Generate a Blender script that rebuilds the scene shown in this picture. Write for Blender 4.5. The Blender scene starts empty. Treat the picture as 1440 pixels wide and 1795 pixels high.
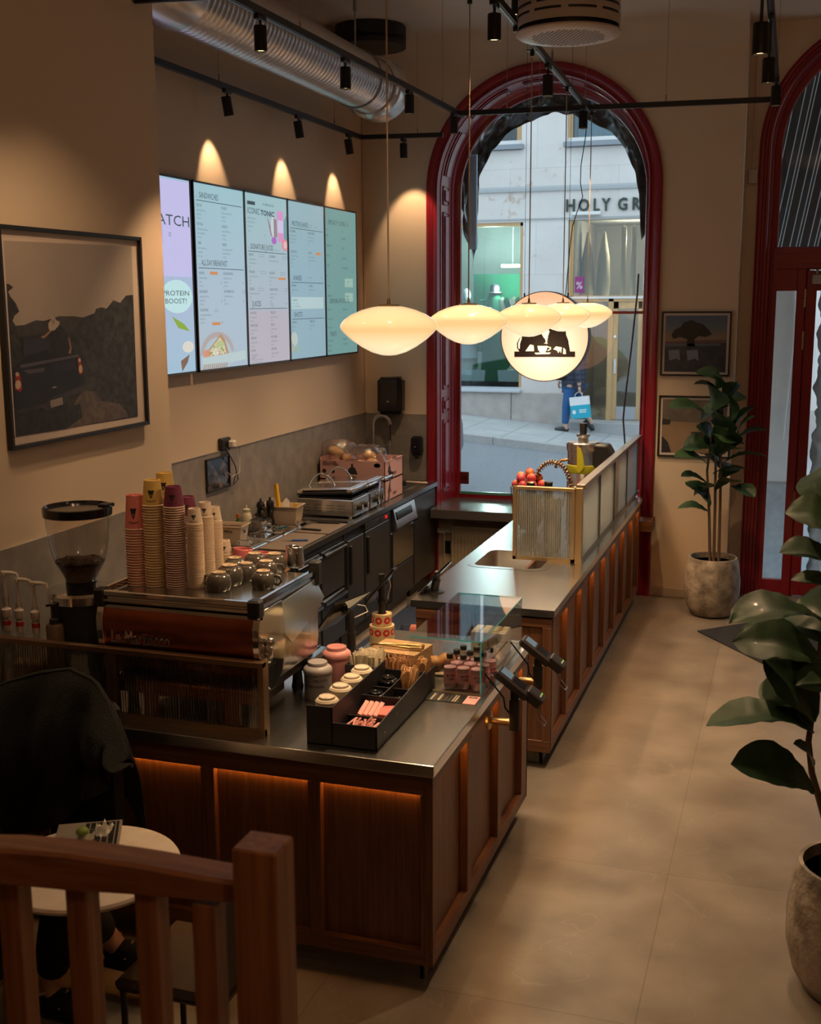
import bpy, math, random
from mathutils import Vector, Matrix, noise as mnoise
random.seed(7)
PI = math.pi
sc = bpy.context.scene
COL = sc.collection

# ------------------------------------------------------------ camera
CH = 2.63
YAW, PIT, ROL, FPX = math.radians(18.192), math.radians(10.318), math.radians(-0.292), 2031.0
_f = Vector((-math.sin(YAW)*math.cos(PIT), math.cos(YAW)*math.cos(PIT), -math.sin(PIT)))
_r = _f.cross(Vector((0, 0, 1))).normalized(); _u = _r.cross(_f)
_r2 = _r*math.cos(ROL) + _u*math.sin(ROL); _u2 = -_r*math.sin(ROL) + _u*math.cos(ROL)
cam_d = bpy.data.cameras.new('camera'); cam = bpy.data.objects.new('camera', cam_d); COL.objects.link(cam)
cam.matrix_world = Matrix(((_r2.x, _u2.x, -_f.x, 0), (_r2.y, _u2.y, -_f.y, 0), (_r2.z, _u2.z, -_f.z, CH), (0, 0, 0, 1)))
cam_d.sensor_fit = 'HORIZONTAL'; cam_d.sensor_width = 36; cam_d.lens = FPX*36/1440
cam_d.clip_start = 0.05; cam_d.clip_end = 200
cam_d.dof.use_dof = True; cam_d.dof.focus_distance = 6.6; cam_d.dof.aperture_fstop = 6.3
sc.camera = cam

def at(px, py, ax, v):
    """the place seen at pixel (px, py) of the photograph on the plane ax = v"""
    d = _r2*(px-720) + _u2*(897.5-py) + _f*FPX
    i = 'xyz'.index(ax); t = (v - (0, 0, CH)[i])/d[i]
    return Vector((0, 0, CH)) + d*t

# ------------------------------------------------------------ world and exposure
w = bpy.data.worlds.new('overcast_sky'); sc.world = w; w.use_nodes = True
nt = w.node_tree; bg = nt.nodes['Background']
bg.inputs[0].default_value = (0.68, 0.84, 1.0, 1); bg.inputs[1].default_value = 1.75
sc.view_settings.view_transform = 'Standard'; sc.view_settings.look = 'None'
sc.view_settings.gamma = 1; sc.view_settings.exposure = 0.0; sc.view_settings.use_curve_mapping = False
cy = sc.cycles
cy.use_denoising = True; cy.max_bounces = 10; cy.transparent_max_bounces = 24
cy.diffuse_bounces = 5; cy.glossy_bounces = 5; cy.transmission_bounces = 8
cy.sample_clamp_indirect = 4.0; cy.caustics_reflective = False; cy.caustics_refractive = False

WARM = (1.0, 0.64, 0.345)
def lamp(kind, name, loc, energy, color=WARM, target=None, **kw):
    l = bpy.data.lights.new(name, kind); l.energy = energy; l.color = color
    for k, v in kw.items(): setattr(l, k, v)
    o = bpy.data.objects.new(name, l); COL.objects.link(o); o.location = loc
    if target is not None:
        o.rotation_euler = (Vector(target)-Vector(loc)).to_track_quat('-Z', 'Y').to_euler()
    return o
# daylight portals in the two openings
for nm, x, z, sx, sz in (('window_daylight', -2.18, 2.6, 1.75, 3.7), ('door_daylight', 0.69, 2.4, 1.9, 4.7)):
    p = lamp('AREA', nm, (x, 10.98, z), 1, (1, 1, 1), (x, 5, z), shape='RECTANGLE', size=sx, size_y=sz)
    p.data.cycles.is_portal = True

# ------------------------------------------------------------ materials
MATS = {}
def mat(name, col=(0.5, 0.5, 0.5), rough=0.5, metal=0.0, emit=None, es=1.0, noise=None, bump=None, trans=0, alpha=1, coat=0, wood=None, spec=None, sheen=0):
    if name in MATS: return MATS[name]
    m = bpy.data.materials.new(name); m.use_nodes = True; MATS[name] = m
    nt = m.node_tree; N = nt.nodes; L = nt.links; b = N['Principled BSDF']
    b.inputs['Base Color'].default_value = (*col, 1); b.inputs['Roughness'].default_value = rough
    b.inputs['Metallic'].default_value = metal; b.inputs['Coat Weight'].default_value = coat
    b.inputs['Coat Roughness'].default_value = 0.08
    b.inputs['Transmission Weight'].default_value = trans; b.inputs['Alpha'].default_value = alpha
    if sheen: b.inputs['Sheen Weight'].default_value = sheen
    if spec is not None: b.inputs['Specular IOR Level'].default_value = spec
    if emit: b.inputs['Emission Color'].default_value = (*emit, 1); b.inputs['Emission Strength'].default_value = es
    if noise or bump or wood:
        tc = N.new('ShaderNodeTexCoord')
    if noise:   # (scale, colour2, detail, lo, hi)
        s, c2, det, lo, hi = noise
        n = N.new('ShaderNodeTexNoise'); n.inputs['Scale'].default_value = s; n.inputs['Detail'].default_value = det
        L.new(tc.outputs['Object'], n.inputs['Vector'])
        r = N.new('ShaderNodeValToRGB'); r.color_ramp.elements[0].position = lo; r.color_ramp.elements[1].position = hi
        r.color_ramp.elements[0].color = (*col, 1); r.color_ramp.elements[1].color = (*c2, 1)
        L.new(n.outputs['Fac'], r.inputs[0]); L.new(r.outputs[0], b.inputs['Base Color'])
    if wood:    # (axis, scale, colour2)
        ax, s, c2 = wood
        mp = N.new('ShaderNodeMapping'); sv = [s, s, s]; sv['xyz'.index(ax)] = s*0.04; mp.inputs['Scale'].default_value = sv
        L.new(tc.outputs['Object'], mp.inputs['Vector'])
        n = N.new('ShaderNodeTexNoise'); n.inputs['Scale'].default_value = 1; n.inputs['Detail'].default_value = 6; n.inputs['Roughness'].default_value = 0.65
        L.new(mp.outputs[0], n.inputs['Vector'])
        r = N.new('ShaderNodeValToRGB'); r.color_ramp.elements[0].position = 0.32; r.color_ramp.elements[1].position = 0.68
        r.color_ramp.elements[0].color = (*col, 1); r.color_ramp.elements[1].color = (*c2, 1)
        L.new(n.outputs['Fac'], r.inputs[0]); L.new(r.outputs[0], b.inputs['Base Color'])
        bp = N.new('ShaderNodeBump'); bp.inputs['Strength'].default_value = 0.15; bp.inputs['Distance'].default_value = 0.002
        L.new(n.outputs['Fac'], bp.inputs['Height']); L.new(bp.outputs[0], b.inputs['Normal'])
    if bump:    # (scale, strength)
        n2 = N.new('ShaderNodeTexNoise'); n2.inputs['Scale'].default_value = bump[0]; n2.inputs['Detail'].default_value = 5
        L.new(tc.outputs['Object'], n2.inputs['Vector'])
        bp = N.new('ShaderNodeBump'); bp.inputs['Strength'].default_value = bump[1]; bp.inputs['Distance'].default_value = 0.01
        L.new(n2.outputs['Fac'], bp.inputs['Height']); L.new(bp.outputs[0], b.inputs['Normal'])
    return m
def glass(name, tint=(0.97, 0.99, 0.99), refl=1.0, rough=0.02, frost=0.0):
    """thin sheet glass: sees through, mirrors by angle"""
    if name in MATS: return MATS[name]
    m = bpy.data.materials.new(name); m.use_nodes = True; MATS[name] = m
    nt = m.node_tree; N = nt.nodes; L = nt.links; N.remove(N['Principled BSDF']); out = N['Material Output']
    t = N.new('ShaderNodeBsdfTransparent'); t.inputs[0].default_value = (*tint, 1)
    g = N.new('ShaderNodeBsdfGlossy'); g.inputs['Roughness'].default_value = rough
    fr = N.new('ShaderNodeLayerWeight'); fr.inputs[0].default_value = 0.5
    pw = N.new('ShaderNodeMath'); pw.operation = 'POWER'; pw.inputs[1].default_value = 4.0; L.new(fr.outputs['Facing'], pw.inputs[0])
    mu = N.new('ShaderNodeMath'); mu.operation = 'MULTIPLY_ADD'; mu.inputs[1].default_value = 0.6*refl; mu.inputs[2].default_value = 0.045*refl; mu.use_clamp = True
    L.new(pw.outputs[0], mu.inputs[0]); mx = N.new('ShaderNodeMixShader'); L.new(mu.outputs[0], mx.inputs[0])
    src = t
    if frost:
        d = N.new('ShaderNodeBsdfTranslucent'); d.inputs[0].default_value = (*tint, 1)
        mf = N.new('ShaderNodeMixShader'); mf.inputs[0].default_value = frost
        L.new(t.outputs[0], mf.inputs[1]); L.new(d.outputs[0], mf.inputs[2]); src = mf
    L.new(src.outputs[0], mx.inputs[1]); L.new(g.outputs[0], mx.inputs[2]); L.new(mx.outputs[0], out.inputs[0])
    return m

# ------------------------------------------------------------ mesh builder
def basis(z):
    z = Vector(z).normalized(); a = Vector((0, 0, 1)) if abs(z.z) < 0.9 else Vector((1, 0, 0))
    x = a.cross(z).normalized(); return x, z.cross(x), z
TXT = {}
def text_geo(s, bold):
    k = (s, bold)
    if k not in TXT:
        c = bpy.data.curves.new('t', 'FONT'); c.body = s; c.size = 1; c.resolution_u = 2; c.offset = bold
        o = bpy.data.objects.new('t', c); COL.objects.link(o); bpy.context.view_layer.update()
        me = bpy.data.meshes.new_from_object(o.evaluated_get(bpy.context.evaluated_depsgraph_get()))
        vs = [v.co.copy() for v in me.vertices]; fs = [tuple(p.vertices) for p in me.polygons]
        bpy.data.objects.remove(o); bpy.data.curves.remove(c); bpy.data.meshes.remove(me)
        wd = (max(v.x for v in vs)-min(v.x for v in vs)) if vs else 0
        x0 = min(v.x for v in vs) if vs else 0
        TXT[k] = ([Vector((v.x-x0, v.y, 0)) for v in vs], fs, wd)
    return TXT[k]
class B:
    def __init__(s): s.v = []; s.f = []; s.m = []
    def add(s, vs, fs, m=0, T=None):
        n = len(s.v)
        s.v += [T @ Vector(v) if T is not None else Vector(v) for v in vs]
        s.f += [tuple(i+n for i in f) for f in fs]; s.m += [m]*len(fs); return s
    def box(s, x0, x1, y0, y1, z0, z1, m=0, T=None, bev=0):
        if bev > 0:
            b = min(bev, abs(x1-x0)*.45, abs(y1-y0)*.45, abs(z1-z0)*.45)
            vs = []; idx = {}
            for i, X in enumerate((x0, x1)):
                for j, Y in enumerate((y0, y1)):
                    for k, Z in enumerate((z0, z1)):
                        sx, sy, sz = (b if i == 0 else -b), (b if j == 0 else -b), (b if k == 0 else -b)
                        for a, p in (('x', (X, Y+sy, Z+sz)), ('y', (X+sx, Y, Z+sz)), ('z', (X+sx, Y+sy, Z))):
                            idx[(i, j, k, a)] = len(vs); vs.append(p)
            g = lambda *t: idx[t]
            fs = []
            for i in (0, 1):
                q = [g(i, 0, 0, 'x'), g(i, 0, 1, 'x'), g(i, 1, 1, 'x'), g(i, 1, 0, 'x')]; fs.append(q if i == 0 else q[::-1])
                q = [g(0, i, 0, 'y'), g(1, i, 0, 'y'), g(1, i, 1, 'y'), g(0, i, 1, 'y')]; fs.append(q if i == 0 else q[::-1])
                q = [g(0, 0, i, 'z'), g(0, 1, i, 'z'), g(1, 1, i, 'z'), g(1, 0, i, 'z')]; fs.append(q if i == 0 else q[::-1])
            for i in (0, 1):
                for j in (0, 1):
                    fs.append([g(i, j, 0, 'x'), g(i, j, 1, 'x'), g(i, j, 1, 'y'), g(i, j, 0, 'y')])
                    fs.append([g(i, 0, j, 'x'), g(i, 1, j, 'x'), g(i, 1, j, 'z'), g(i, 0, j, 'z')])
                    fs.append([g(0, i, j, 'y'), g(1, i, j, 'y'), g(1, i, j, 'z'), g(0, i, j, 'z')])
                    for k in (0, 1): fs.append([g(i, j, k, 'x'), g(i, j, k, 'y'), g(i, j, k, 'z')])
            return s.add(vs, fs, m, T)
        vs = [(x0, y0, z0), (x1, y0, z0), (x1, y1, z0), (x0, y1, z0), (x0, y0, z1), (x1, y0, z1), (x1, y1, z1), (x0, y1, z1)]
        return s.add(vs, [(0, 3, 2, 1), (4, 5, 6, 7), (0, 1, 5, 4), (1, 2, 6, 5), (2, 3, 7, 6), (3, 0, 4, 7)], m, T)
    def lathe(s, prof, n=24, m=0, T=None, o=(0, 0, 0), cap0=True, cap1=True):
        """prof: (radius, z) pairs turned about z through o"""
        vs = []; fs = []; o = Vector(o)
        for r, z in prof:
            for i in range(n):
                a = 2*PI*i/n; vs.append(o+Vector((r*math.cos(a), r*math.sin(a), z)))
        for k in range(len(prof)-1):
            for i in range(n):
                j = (i+1) % n; fs.append((k*n+i, k*n+j, (k+1)*n+j, (k+1)*n+i))
        if cap0 and prof[0][0] > 1e-5: fs.append(tuple(range(n))[::-1])
        if cap1 and prof[-1][0] > 1e-5: fs.append(tuple((len(prof)-1)*n+i for i in range(n)))
        return s.add(vs, fs, m, T)
    def cyl(s, p0, p1, r0, r1=None, n=16, m=0, T=None):
        p0, p1 = Vector(p0), Vector(p1); x, y, z = basis(p1-p0); r1 = r0 if r1 is None else r1
        vs = [p0+(x*math.cos(a)+y*math.sin(a))*r0 for a in [2*PI*i/n for i in range(n)]]
        vs += [p1+(x*math.cos(a)+y*math.sin(a))*r1 for a in [2*PI*i/n for i in range(n)]]
        fs = [(i, (i+1) % n, n+(i+1) % n, n+i) for i in range(n)] + [tuple(range(n))[::-1], tuple(range(n, 2*n))]
        return s.add(vs, fs, m, T)
    def bar(s, p0, p1, wx, wy, m=0, up=(0, 0, 1), T=None):
        """rectangular bar from p0 to p1: wx sideways, wy along up"""
        p0, p1 = Vector(p0), Vector(p1); z = (p1-p0).normalized(); u = Vector(up); x = z.cross(u).normalized(); u = x.cross(z)
        vs = [p+x*a*wx/2+u*b*wy/2 for p in (p0, p1) for a, b in ((-1, -1), (1, -1), (1, 1), (-1, 1))]
        return s.add(vs, [(0, 1, 2, 3), (7, 6, 5, 4), (0, 4, 5, 1), (1, 5, 6, 2), (2, 6, 7, 3), (3, 7, 4, 0)], m, T)
    def tube(s, pts, r, n=8, m=0, T=None, closed=False):
        pts = [Vector(p) for p in pts]; rs = r if isinstance(r, (list, tuple)) else [r]*len(pts)
        vs = []; fs = []; K = len(pts); xp = None
        for i, p in enumerate(pts):
            d = (pts[(i+1) % K] if (closed or i < K-1) else p) - (pts[i-1] if (closed or i > 0) else p)
            if d.length < 1e-9: d = Vector((0, 0, 1))
            d.normalize()
            if xp is None: xp = basis(d)[0]
            x = (xp - d*xp.dot(d))
            x = x.normalized() if x.length > 1e-6 else basis(d)[0]
            y = d.cross(x); xp = x
            for k in range(n):
                a = 2*PI*k/n; vs.append(p+(x*math.cos(a)+y*math.sin(a))*rs[i])
        for i in range(K if closed else K-1):
            for k in range(n):
                a, b = i*n, ((i+1) % K)*n; fs.append((a+k, a+(k+1) % n, b+(k+1) % n, b+k))
        if not closed: fs += [tuple(range(n))[::-1], tuple((K-1)*n+k for k in range(n))]
        return s.add(vs, fs, m, T)
    def prism(s, poly, ax, v0, v1, m=0, T=None):
        """poly in the two other axes (in xyz order), extruded along ax from v0 to v1"""
        def P(a, b, v): return {'x': (v, a, b), 'y': (a, v, b), 'z': (a, b, v)}[ax]
        n = len(poly); vs = [P(a, b, v0) for a, b in poly]+[P(a, b, v1) for a, b in poly]
        fs = [(i, (i+1) % n, n+(i+1) % n, n+i) for i in range(n)] + [tuple(range(n))[::-1], tuple(range(n, 2*n))]
        return s.add(vs, fs, m, T)
    def ball(s, c, r, n=16, k=10, m=0, T=None, jit=0):
        c = Vector(c); r = r if isinstance(r, (tuple, list)) else (r, r, r); vs = [c+Vector((0, 0, -r[2]))]; fs = []
        for j in range(1, k):
            b = -PI/2+PI*j/k
            for i in range(n):
                a = 2*PI*i/n; d = Vector((math.cos(a)*math.cos(b), math.sin(a)*math.cos(b), math.sin(b)))
                q = 1+(jit*mnoise.noise((c+d)*3.1*max(1, .1/max(r))) if jit else 0)
                vs.append(c+Vector((d.x*r[0], d.y*r[1], d.z*r[2]))*q)
        vs.append(c+Vector((0, 0, r[2])))
        for i in range(n): fs.append((0, 1+(i+1) % n, 1+i))
        for j in range(k-2):
            for i in range(n): fs.append((1+j*n+i, 1+j*n+(i+1) % n, 1+(j+1)*n+(i+1) % n, 1+(j+1)*n+i))
        t = len(vs)-1; o = 1+(k-2)*n
        for i in range(n): fs.append((o+i, o+(i+1) % n, t))
        return s.add(vs, fs, m, T)
    def grid(s, fn, nu, nv, m=0, T=None, thick=0):
        vs = [Vector(fn(i/nu, j/nv)) for j in range(nv+1) for i in range(nu+1)]
        fs = [(j*(nu+1)+i, j*(nu+1)+i+1, (j+1)*(nu+1)+i+1, (j+1)*(nu+1)+i) for j in range(nv) for i in range(nu)]
        return s.add(vs, fs, m, T)
    def text(s, st, o, size, x=(1, 0, 0), y=(0, 0, 1), sx=1.0, m=0, width=None, bold=0.0, depth=0.0, align=0.0):
        vs, fs, wd = text_geo(st, bold); x, y = Vector(x).normalized(), Vector(y).normalized(); o = Vector(o)
        if width and wd: sx = width/(wd*size)
        sh = wd*size*sx*align
        P = [o+x*(v.x*size*sx-sh)+y*(v.y*size) for v in vs]
        s.add(P, fs, m)
        if depth:
            nz = x.cross(y).normalized(); n = len(P)
            E = {}
            for f in fs:
                for a, b in zip(f, f[1:]+f[:1]): E[(a, b)] = E.get((a, b), 0)+1
            sd = [(a, b, b+n, a+n) for (a, b) in E if (b, a) not in E]
            s.add([p for p in P]+[p-nz*depth for p in P], sd, m)
        return wd*size*sx

MW = {}
def obj(name, b, mats, parent=None, origin=None, smooth=None, solid=0, sub=0, bevel=0):
    me = bpy.data.meshes.new(name)
    if parent is not None: MWp = MW[parent.name]
    elif origin is not None: MWp = Matrix.Translation(origin)
    else: MWp = Matrix.Identity(4)
    inv = MWp.inverted()
    me.from_pydata([inv @ v for v in b.v], [], b.f)
    ms = mats if isinstance(mats, (list, tuple)) else [mats]
    for m in ms: me.materials.append(m)
    if len(ms) > 1: me.polygons.foreach_set('material_index', b.m)
    me.validate(); me.update()
    o = bpy.data.objects.new(name, me); COL.objects.link(o)
    if parent is not None: o.parent = parent
    elif origin is not None: o.location = origin
    MW[o.name] = MWp
    if smooth:
        me.polygons.foreach_set('use_smooth', [True]*len(me.polygons))
        try: me.set_sharp_from_angle(angle=math.radians(smooth if smooth is not True else 40))
        except Exception: pass
    if solid:
        md = o.modifiers.new('thickness', 'SOLIDIFY'); md.thickness = solid; md.offset = 0
    if sub:
        md = o.modifiers.new('smooth', 'SUBSURF'); md.levels = sub; md.render_levels = sub
    if bevel:
        md = o.modifiers.new('bevel', 'BEVEL'); md.width = bevel; md.segments = 2; md.limit_method = 'ANGLE'
    return o
def tag(o, label=None, cat=None, group=None, kind=None):
    if label: o['label'] = label
    if cat: o['category'] = cat
    if group: o['group'] = group
    if kind: o['kind'] = kind
    return o
def thing(name, label, cat, loc=(0, 0, 0), rz=0, group=None):
    o = bpy.data.objects.new(name, None); COL.objects.link(o); o.empty_display_size = 0.05
    o.location = loc; o.rotation_euler = (0, 0, rz)
    MW[o.name] = Matrix.Translation(loc) @ Matrix.Rotation(rz, 4, 'Z')
    return tag(o, label, cat, group)
def local(o): MW[o.name] = Matrix.Identity(4); return o     # children will be built in the thing's own axes
def struct(o): o['kind'] = 'structure'; return o
def dup(root, loc, rz=None, label=None, group=None):
    r = root.copy(); COL.objects.link(r); r.location = loc
    if rz is not None: r.rotation_euler = (0, 0, rz)
    if label: r['label'] = label
    if group: r['group'] = group
    for ch in list(root.children):
        c = ch.copy(); COL.objects.link(c); c.parent = r
        for g in list(ch.children):
            d = g.copy(); COL.objects.link(d); d.parent = c
    return r
def single(name, b, mats, label, cat, origin, group=None, **kw):
    return tag(obj(name, b, mats, origin=origin, **kw), label, cat, group)

# palette
M_wall = mat('beige_plaster', (0.74, 0.60, 0.46), 0.85, bump=(60, 0.06))
M_ceil = mat('ceiling_plaster', (0.70, 0.60, 0.50), 0.9)
M_red = mat('oxblood_paint', (0.26, 0.008, 0.020), 0.32, coat=0.25)
M_oakd = mat('dark_oak', (0.085, 0.033, 0.016), 0.45, wood=('z', 60, (0.19, 0.082, 0.040)))
M_oakx = mat('dark_oak_rail', (0.085, 0.033, 0.016), 0.45, wood=('x', 60, (0.19, 0.082, 0.040)))
M_oaky = mat('dark_oak_side_rail', (0.085, 0.033, 0.016), 0.45, wood=('y', 60, (0.19, 0.082, 0.040)))
M_steel = mat('brushed_steel', (0.76, 0.75, 0.73), 0.23, 1.0, bump=(14, 0.012))
M_steeld = mat('dark_steel', (0.16, 0.16, 0.165), 0.38, 0.9)
M_chrome = mat('chrome', (0.78, 0.77, 0.75), 0.08, 1.0)
M_black = mat('matt_black', (0.012, 0.012, 0.013), 0.45)
M_blackg = mat('gloss_black', (0.01, 0.01, 0.012), 0.12)
M_blackm = mat('black_metal', (0.015, 0.015, 0.016), 0.4, 0.3)
M_white = mat('white_plastic', (0.75, 0.72, 0.68), 0.4)
M_brass = mat('brass', (0.50, 0.36, 0.20), 0.35, 0.9)
M_pink = mat('pink_card', (0.80, 0.34, 0.36), 0.6)
M_stone = mat('grey_stone', (0.22, 0.20, 0.185), 0.55, noise=(9, (0.33, 0.30, 0.27), 9, 0.3, 0.72), bump=(40, 0.08))
M_glass = glass('clear_glass')
M_pane = glass('window_pane', refl=0.6)
M_led = mat('led_strip', (1, 0.4, 0.1), 0.5, emit=(1.0, 0.33, 0.06), es=14)
# ============================================================ the room
YB, YD, YO = 10.34, 10.66, 11.1     # inner face of the window wall, of the door wall, outer face
XL, XP, ZC = -3.85, -3.20, 4.90
WX, WR, WZ = -2.175, 1.05, 3.60     # window arch: centre, outer radius, springing height
DX, DR, DZ = 0.69, 1.05, 3.88       # door arch

# floor: large stone tiles with thin joints
fm = mat('stone_tile_floor', (0.165, 0.140, 0.118), 0.33, noise=(3.2, (0.275, 0.238, 0.205), 10, 0.28, 0.75), bump=(30, 0.03))
N, L = fm.node_tree.nodes, fm.node_tree.links
bk = N.new('ShaderNodeTexBrick'); tcn = N.new('ShaderNodeTexCoord'); mp = N.new('ShaderNodeMapping')
mp.inputs['Location'].default_value = (0.43, -0.32, 0); L.new(tcn.outputs['Object'], mp.inputs['Vector']); L.new(mp.outputs[0], bk.inputs['Vector'])
bk.offset = 0.0; bk.inputs['Scale'].default_value = 1; bk.inputs['Brick Width'].default_value = 1.2; bk.inputs['Row Height'].default_value = 1.2
bk.inputs['Mortar Size'].default_value = 0.0022; bk.inputs['Color1'].default_value = (1, 1, 1, 1); bk.inputs['Color2'].default_value = (0.90, 0.90, 0.90, 1)
bk.inputs['Mortar'].default_value = (0.62, 0.60, 0.57, 1)
vr = [n for n in N if n.type == 'VALTORGB'][0]; mx = N.new('ShaderNodeMix'); mx.data_type = 'RGBA'; mx.blend_type = 'MULTIPLY'; mx.inputs[0].default_value = 1
L.new(vr.outputs[0], mx.inputs[6]); L.new(bk.outputs['Color'], mx.inputs[7])
# pale veins
nv = N.new('ShaderNodeTexNoise'); nv.inputs['Scale'].default_value = 1.3; nv.inputs['Detail'].default_value = 3; nv.inputs['Distortion'].default_value = 1.2
L.new(tcn.outputs['Object'], nv.inputs['Vector']); rv = N.new('ShaderNodeValToRGB'); e = rv.color_ramp.elements
e[0].position = 0.497; e[0].color = (0, 0, 0, 1); e[1].position = 0.50; e[1].color = (0.09, 0.09, 0.09, 1); k = rv.color_ramp.elements.new(0.503); k.color = (0, 0, 0, 1)
L.new(nv.outputs['Fac'], rv.inputs[0]); m2 = N.new('ShaderNodeMix'); m2.data_type = 'RGBA'; m2.inputs[7].default_value = (0.62, 0.55, 0.46, 1)
L.new(rv.outputs[0], m2.inputs[0]); L.new(mx.outputs[2], m2.inputs[6]); L.new(m2.outputs[2], N['Principled BSDF'].inputs['Base Color'])
struct(obj('floor', B().box(-4.2, 3.2, -3.2, YO, -0.12, 0), fm))
b = B().box(-4.2, 3.2, -3.2, YO, ZC, ZC+0.15)
# cove between ceiling and window wall
pts = [(YB+0.02, ZC+0.02), (YB+0.02, ZC-0.22)] + [(YB-0.22+0.22*math.cos(a), ZC-0.22+0.22*math.sin(a)) for a in [PI/2*i/8 for i in range(9)]]
b.prism(pts, 'x', -3.85, -0.47)
struct(obj('ceiling', b, M_ceil, smooth=30))
struct(obj('wall_left', B().box(XL-0.2, XL, 5.0, YO, 0, ZC), M_wall))
struct(obj('wall_left_near', B().box(XP-0.85, XP, -3.2, 5.56, 0, ZC, bev=0.004), M_wall))
struct(obj('wall_right', B().box(3.0, 3.2, -3.2, YO, 0, ZC), M_wall))
struct(obj('wall_rear', B().box(-4.05, 3.0, -3.2, -3.0, 0, ZC), M_wall))

def arch_pts(cx, zs, r, n=28):
    return [(cx-r*math.cos(PI*i/n), zs+r*math.sin(PI*i/n)) for i in range(n+1)]
def arch_wall(x0, x1, y0, y1, cx, zs, r, zsill, b, m=0):
    """wall slab with an arched opening, built in strips"""
    z1 = ZC
    if zsill > 0: b.box(x0, x1, y0, y1, 0, zsill, m)
    b.box(x0, cx-r, y0, y1, zsill, z1, m); b.box(cx+r, x1, y0, y1, zsill, z1, m)
    P = arch_pts(cx, zs, r)
    for (a0, b0), (a1, b1) in zip(P, P[1:]):
        vs = [(a0, y0, b0), (a1, y0, b1), (a1, y0, z1), (a0, y0, z1), (a0, y1, b0), (a1, y1, b1), (a1, y1, z1), (a0, y1, z1)]
        b.add(vs, [(0, 1, 2, 3), (7, 6, 5, 4), (0, 4, 5, 1), (3, 2, 6, 7)], m)
    return b
struct(obj('wall_back', arch_wall(-4.05, -0.47, YB, YO, WX, WZ, 0.99, 0.70, B()), M_wall))
struct(obj('wall_back_right', arch_wall(-0.47, 3.2, YD, YO, DX, DZ, 0.99, 0, B()), M_wall))
# plinths
bb = B().box(-1.2, -0.475, YB-0.014, YB, 0, 0.085, bev=0.003)
struct(obj('baseboard_back', bb, mat('baseboard_paint', (0.50, 0.43, 0.34), 0.6)))
bb = B().box(-0.47, -0.365, YD-0.014, YD, 0, 0.085)
struct(obj('baseboard_back_right', bb, MATS['baseboard_paint']))
# stone splashback
b = B().box(XL, XL+0.014, 5.6, YB, 0.90, 1.585); b.box(XL+0.014, XL+0.018, 5.6, YB, 1.585, 1.592)
struct(obj('trim_1', b, M_stone))
struct(obj('trim_2', B().box(XL+0.014, -3.225, YB-0.014, YB, 0.90, 1.585), M_stone))
struct(obj('trim_3', B().box(XP, XP+0.014, -2.0, 5.56, 0.90, 1.585), M_stone))
# corner bead lines on the window wall by the left corner
struct(obj('trim_4', B().box(XL+0.002, XL+0.03, YB-0.010, YB, 1.60, 4.6).box(XL+0.012, XL+0.018, YB-0.016, YB-0.009, 1.6, 4.6), M_wall))

def sweep(cx, zs, z0, prof, n=36, straight=True):
    """sweep a (radius, y) profile up one jamb, over the arch and down the other"""
    path = [(-1, 0, z0)] if straight else []
    b = B(); rows = []
    if straight: rows.append([(cx-r, y, z0) for r, y in prof])
    for i in range(n+1):
        a = PI*i/n; rows.append([(cx-r*math.cos(a), y, zs+r*math.sin(a)) for r, y in prof])
    if straight: rows.append([(cx+r, y, z0) for r, y in prof])
    K = len(prof); vs = [p for row in rows for p in row]
    fs = [(i*K+k, i*K+k+1, (i+1)*K+k+1, (i+1)*K+k) for i in range(len(rows)-1) for k in range(K-1)]
    return b.add(vs, fs)
# ---- arched shop window
win = struct(thing('window_1', None, None, (WX, YB, 0.74)))
b = sweep(WX, WZ, 0.0, [(1.05, YB+0.005), (1.05, YB-0.028), (1.035, YB-0.034), (1.00, YB-0.030), (0.985, YB-0.022), (0.965, YB-0.022), (0.955, YB-0.034), (0.945, YB-0.034), (0.94, YB+0.01)])
obj('window_casing', b, M_red, win, smooth=25)
b = sweep(WX, WZ, 0.74, [(0.94, YB), (0.938, YB+0.03), (0.93, YB+0.04), (0.925, YB+0.34), (0.915, YB+0.35), (0.91, YB+0.40), (0.895, YB+0.41), (0.89, YB+0.44), (0.875, YB+0.445), (0.87, YB+0.50), (0.99, YB+0.52)])
obj('window_reveal', b, M_red, win, smooth=25)
b = B()
for sx in (-1, 1):      # fielded panels on both jambs
    for z0, z1 in ((0.84, 1.53), (1.59, 1.74), (1.81, 3.43), (3.49, 3.66)):
        X = WX+sx*0.927; t = -sx
        for k, (d, ins) in enumerate(((0.008, 0), (0.016, 0.035))):
            y0, y1 = YB+0.09+ins, YB+0.27-ins
            za, zb = z0+ins, z1-ins
            if zb-za < 0.02: continue
            if k == 0:
                for q in ((y0, y0+0.014, za, zb), (y1-0.014, y1, za, zb), (y0, y1, za, za+0.014), (y0, y1, zb-0.014, zb)):
                    b.box(min(X, X+t*d), max(X, X+t*d), q[0], q[1], q[2], q[3], bev=0.003)
            else: b.box(min(X, X+t*d), max(X, X+t*d), y0, y1, za, zb, bev=0.006)
obj('reveal_panel', b, M_red, win)
b = B()
for k in range(5):      # curved panels under the arch
    a0, a1 = PI*(0.05+0.19*k), PI*(0.05+0.19*k+0.14)
    for (y0, y1, r0) in ((YB+0.09, YB+0.104, 0.918), (YB+0.256, YB+0.27, 0.918), (YB+0.125, YB+0.235, 0.912)):
        P = [(WX-r*math.cos(a0+(a1-a0)*i/10), WZ+r*math.sin(a0+(a1-a0)*i/10)) for r in (0.928,) for i in range(11)] + \
            [(WX-r0*math.cos(a1+(a0-a1)*i/10), WZ+r0*math.sin(a1+(a0-a1)*i/10)) for i in range(11)]
        b.prism(P, 'y', y0, y1)
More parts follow.
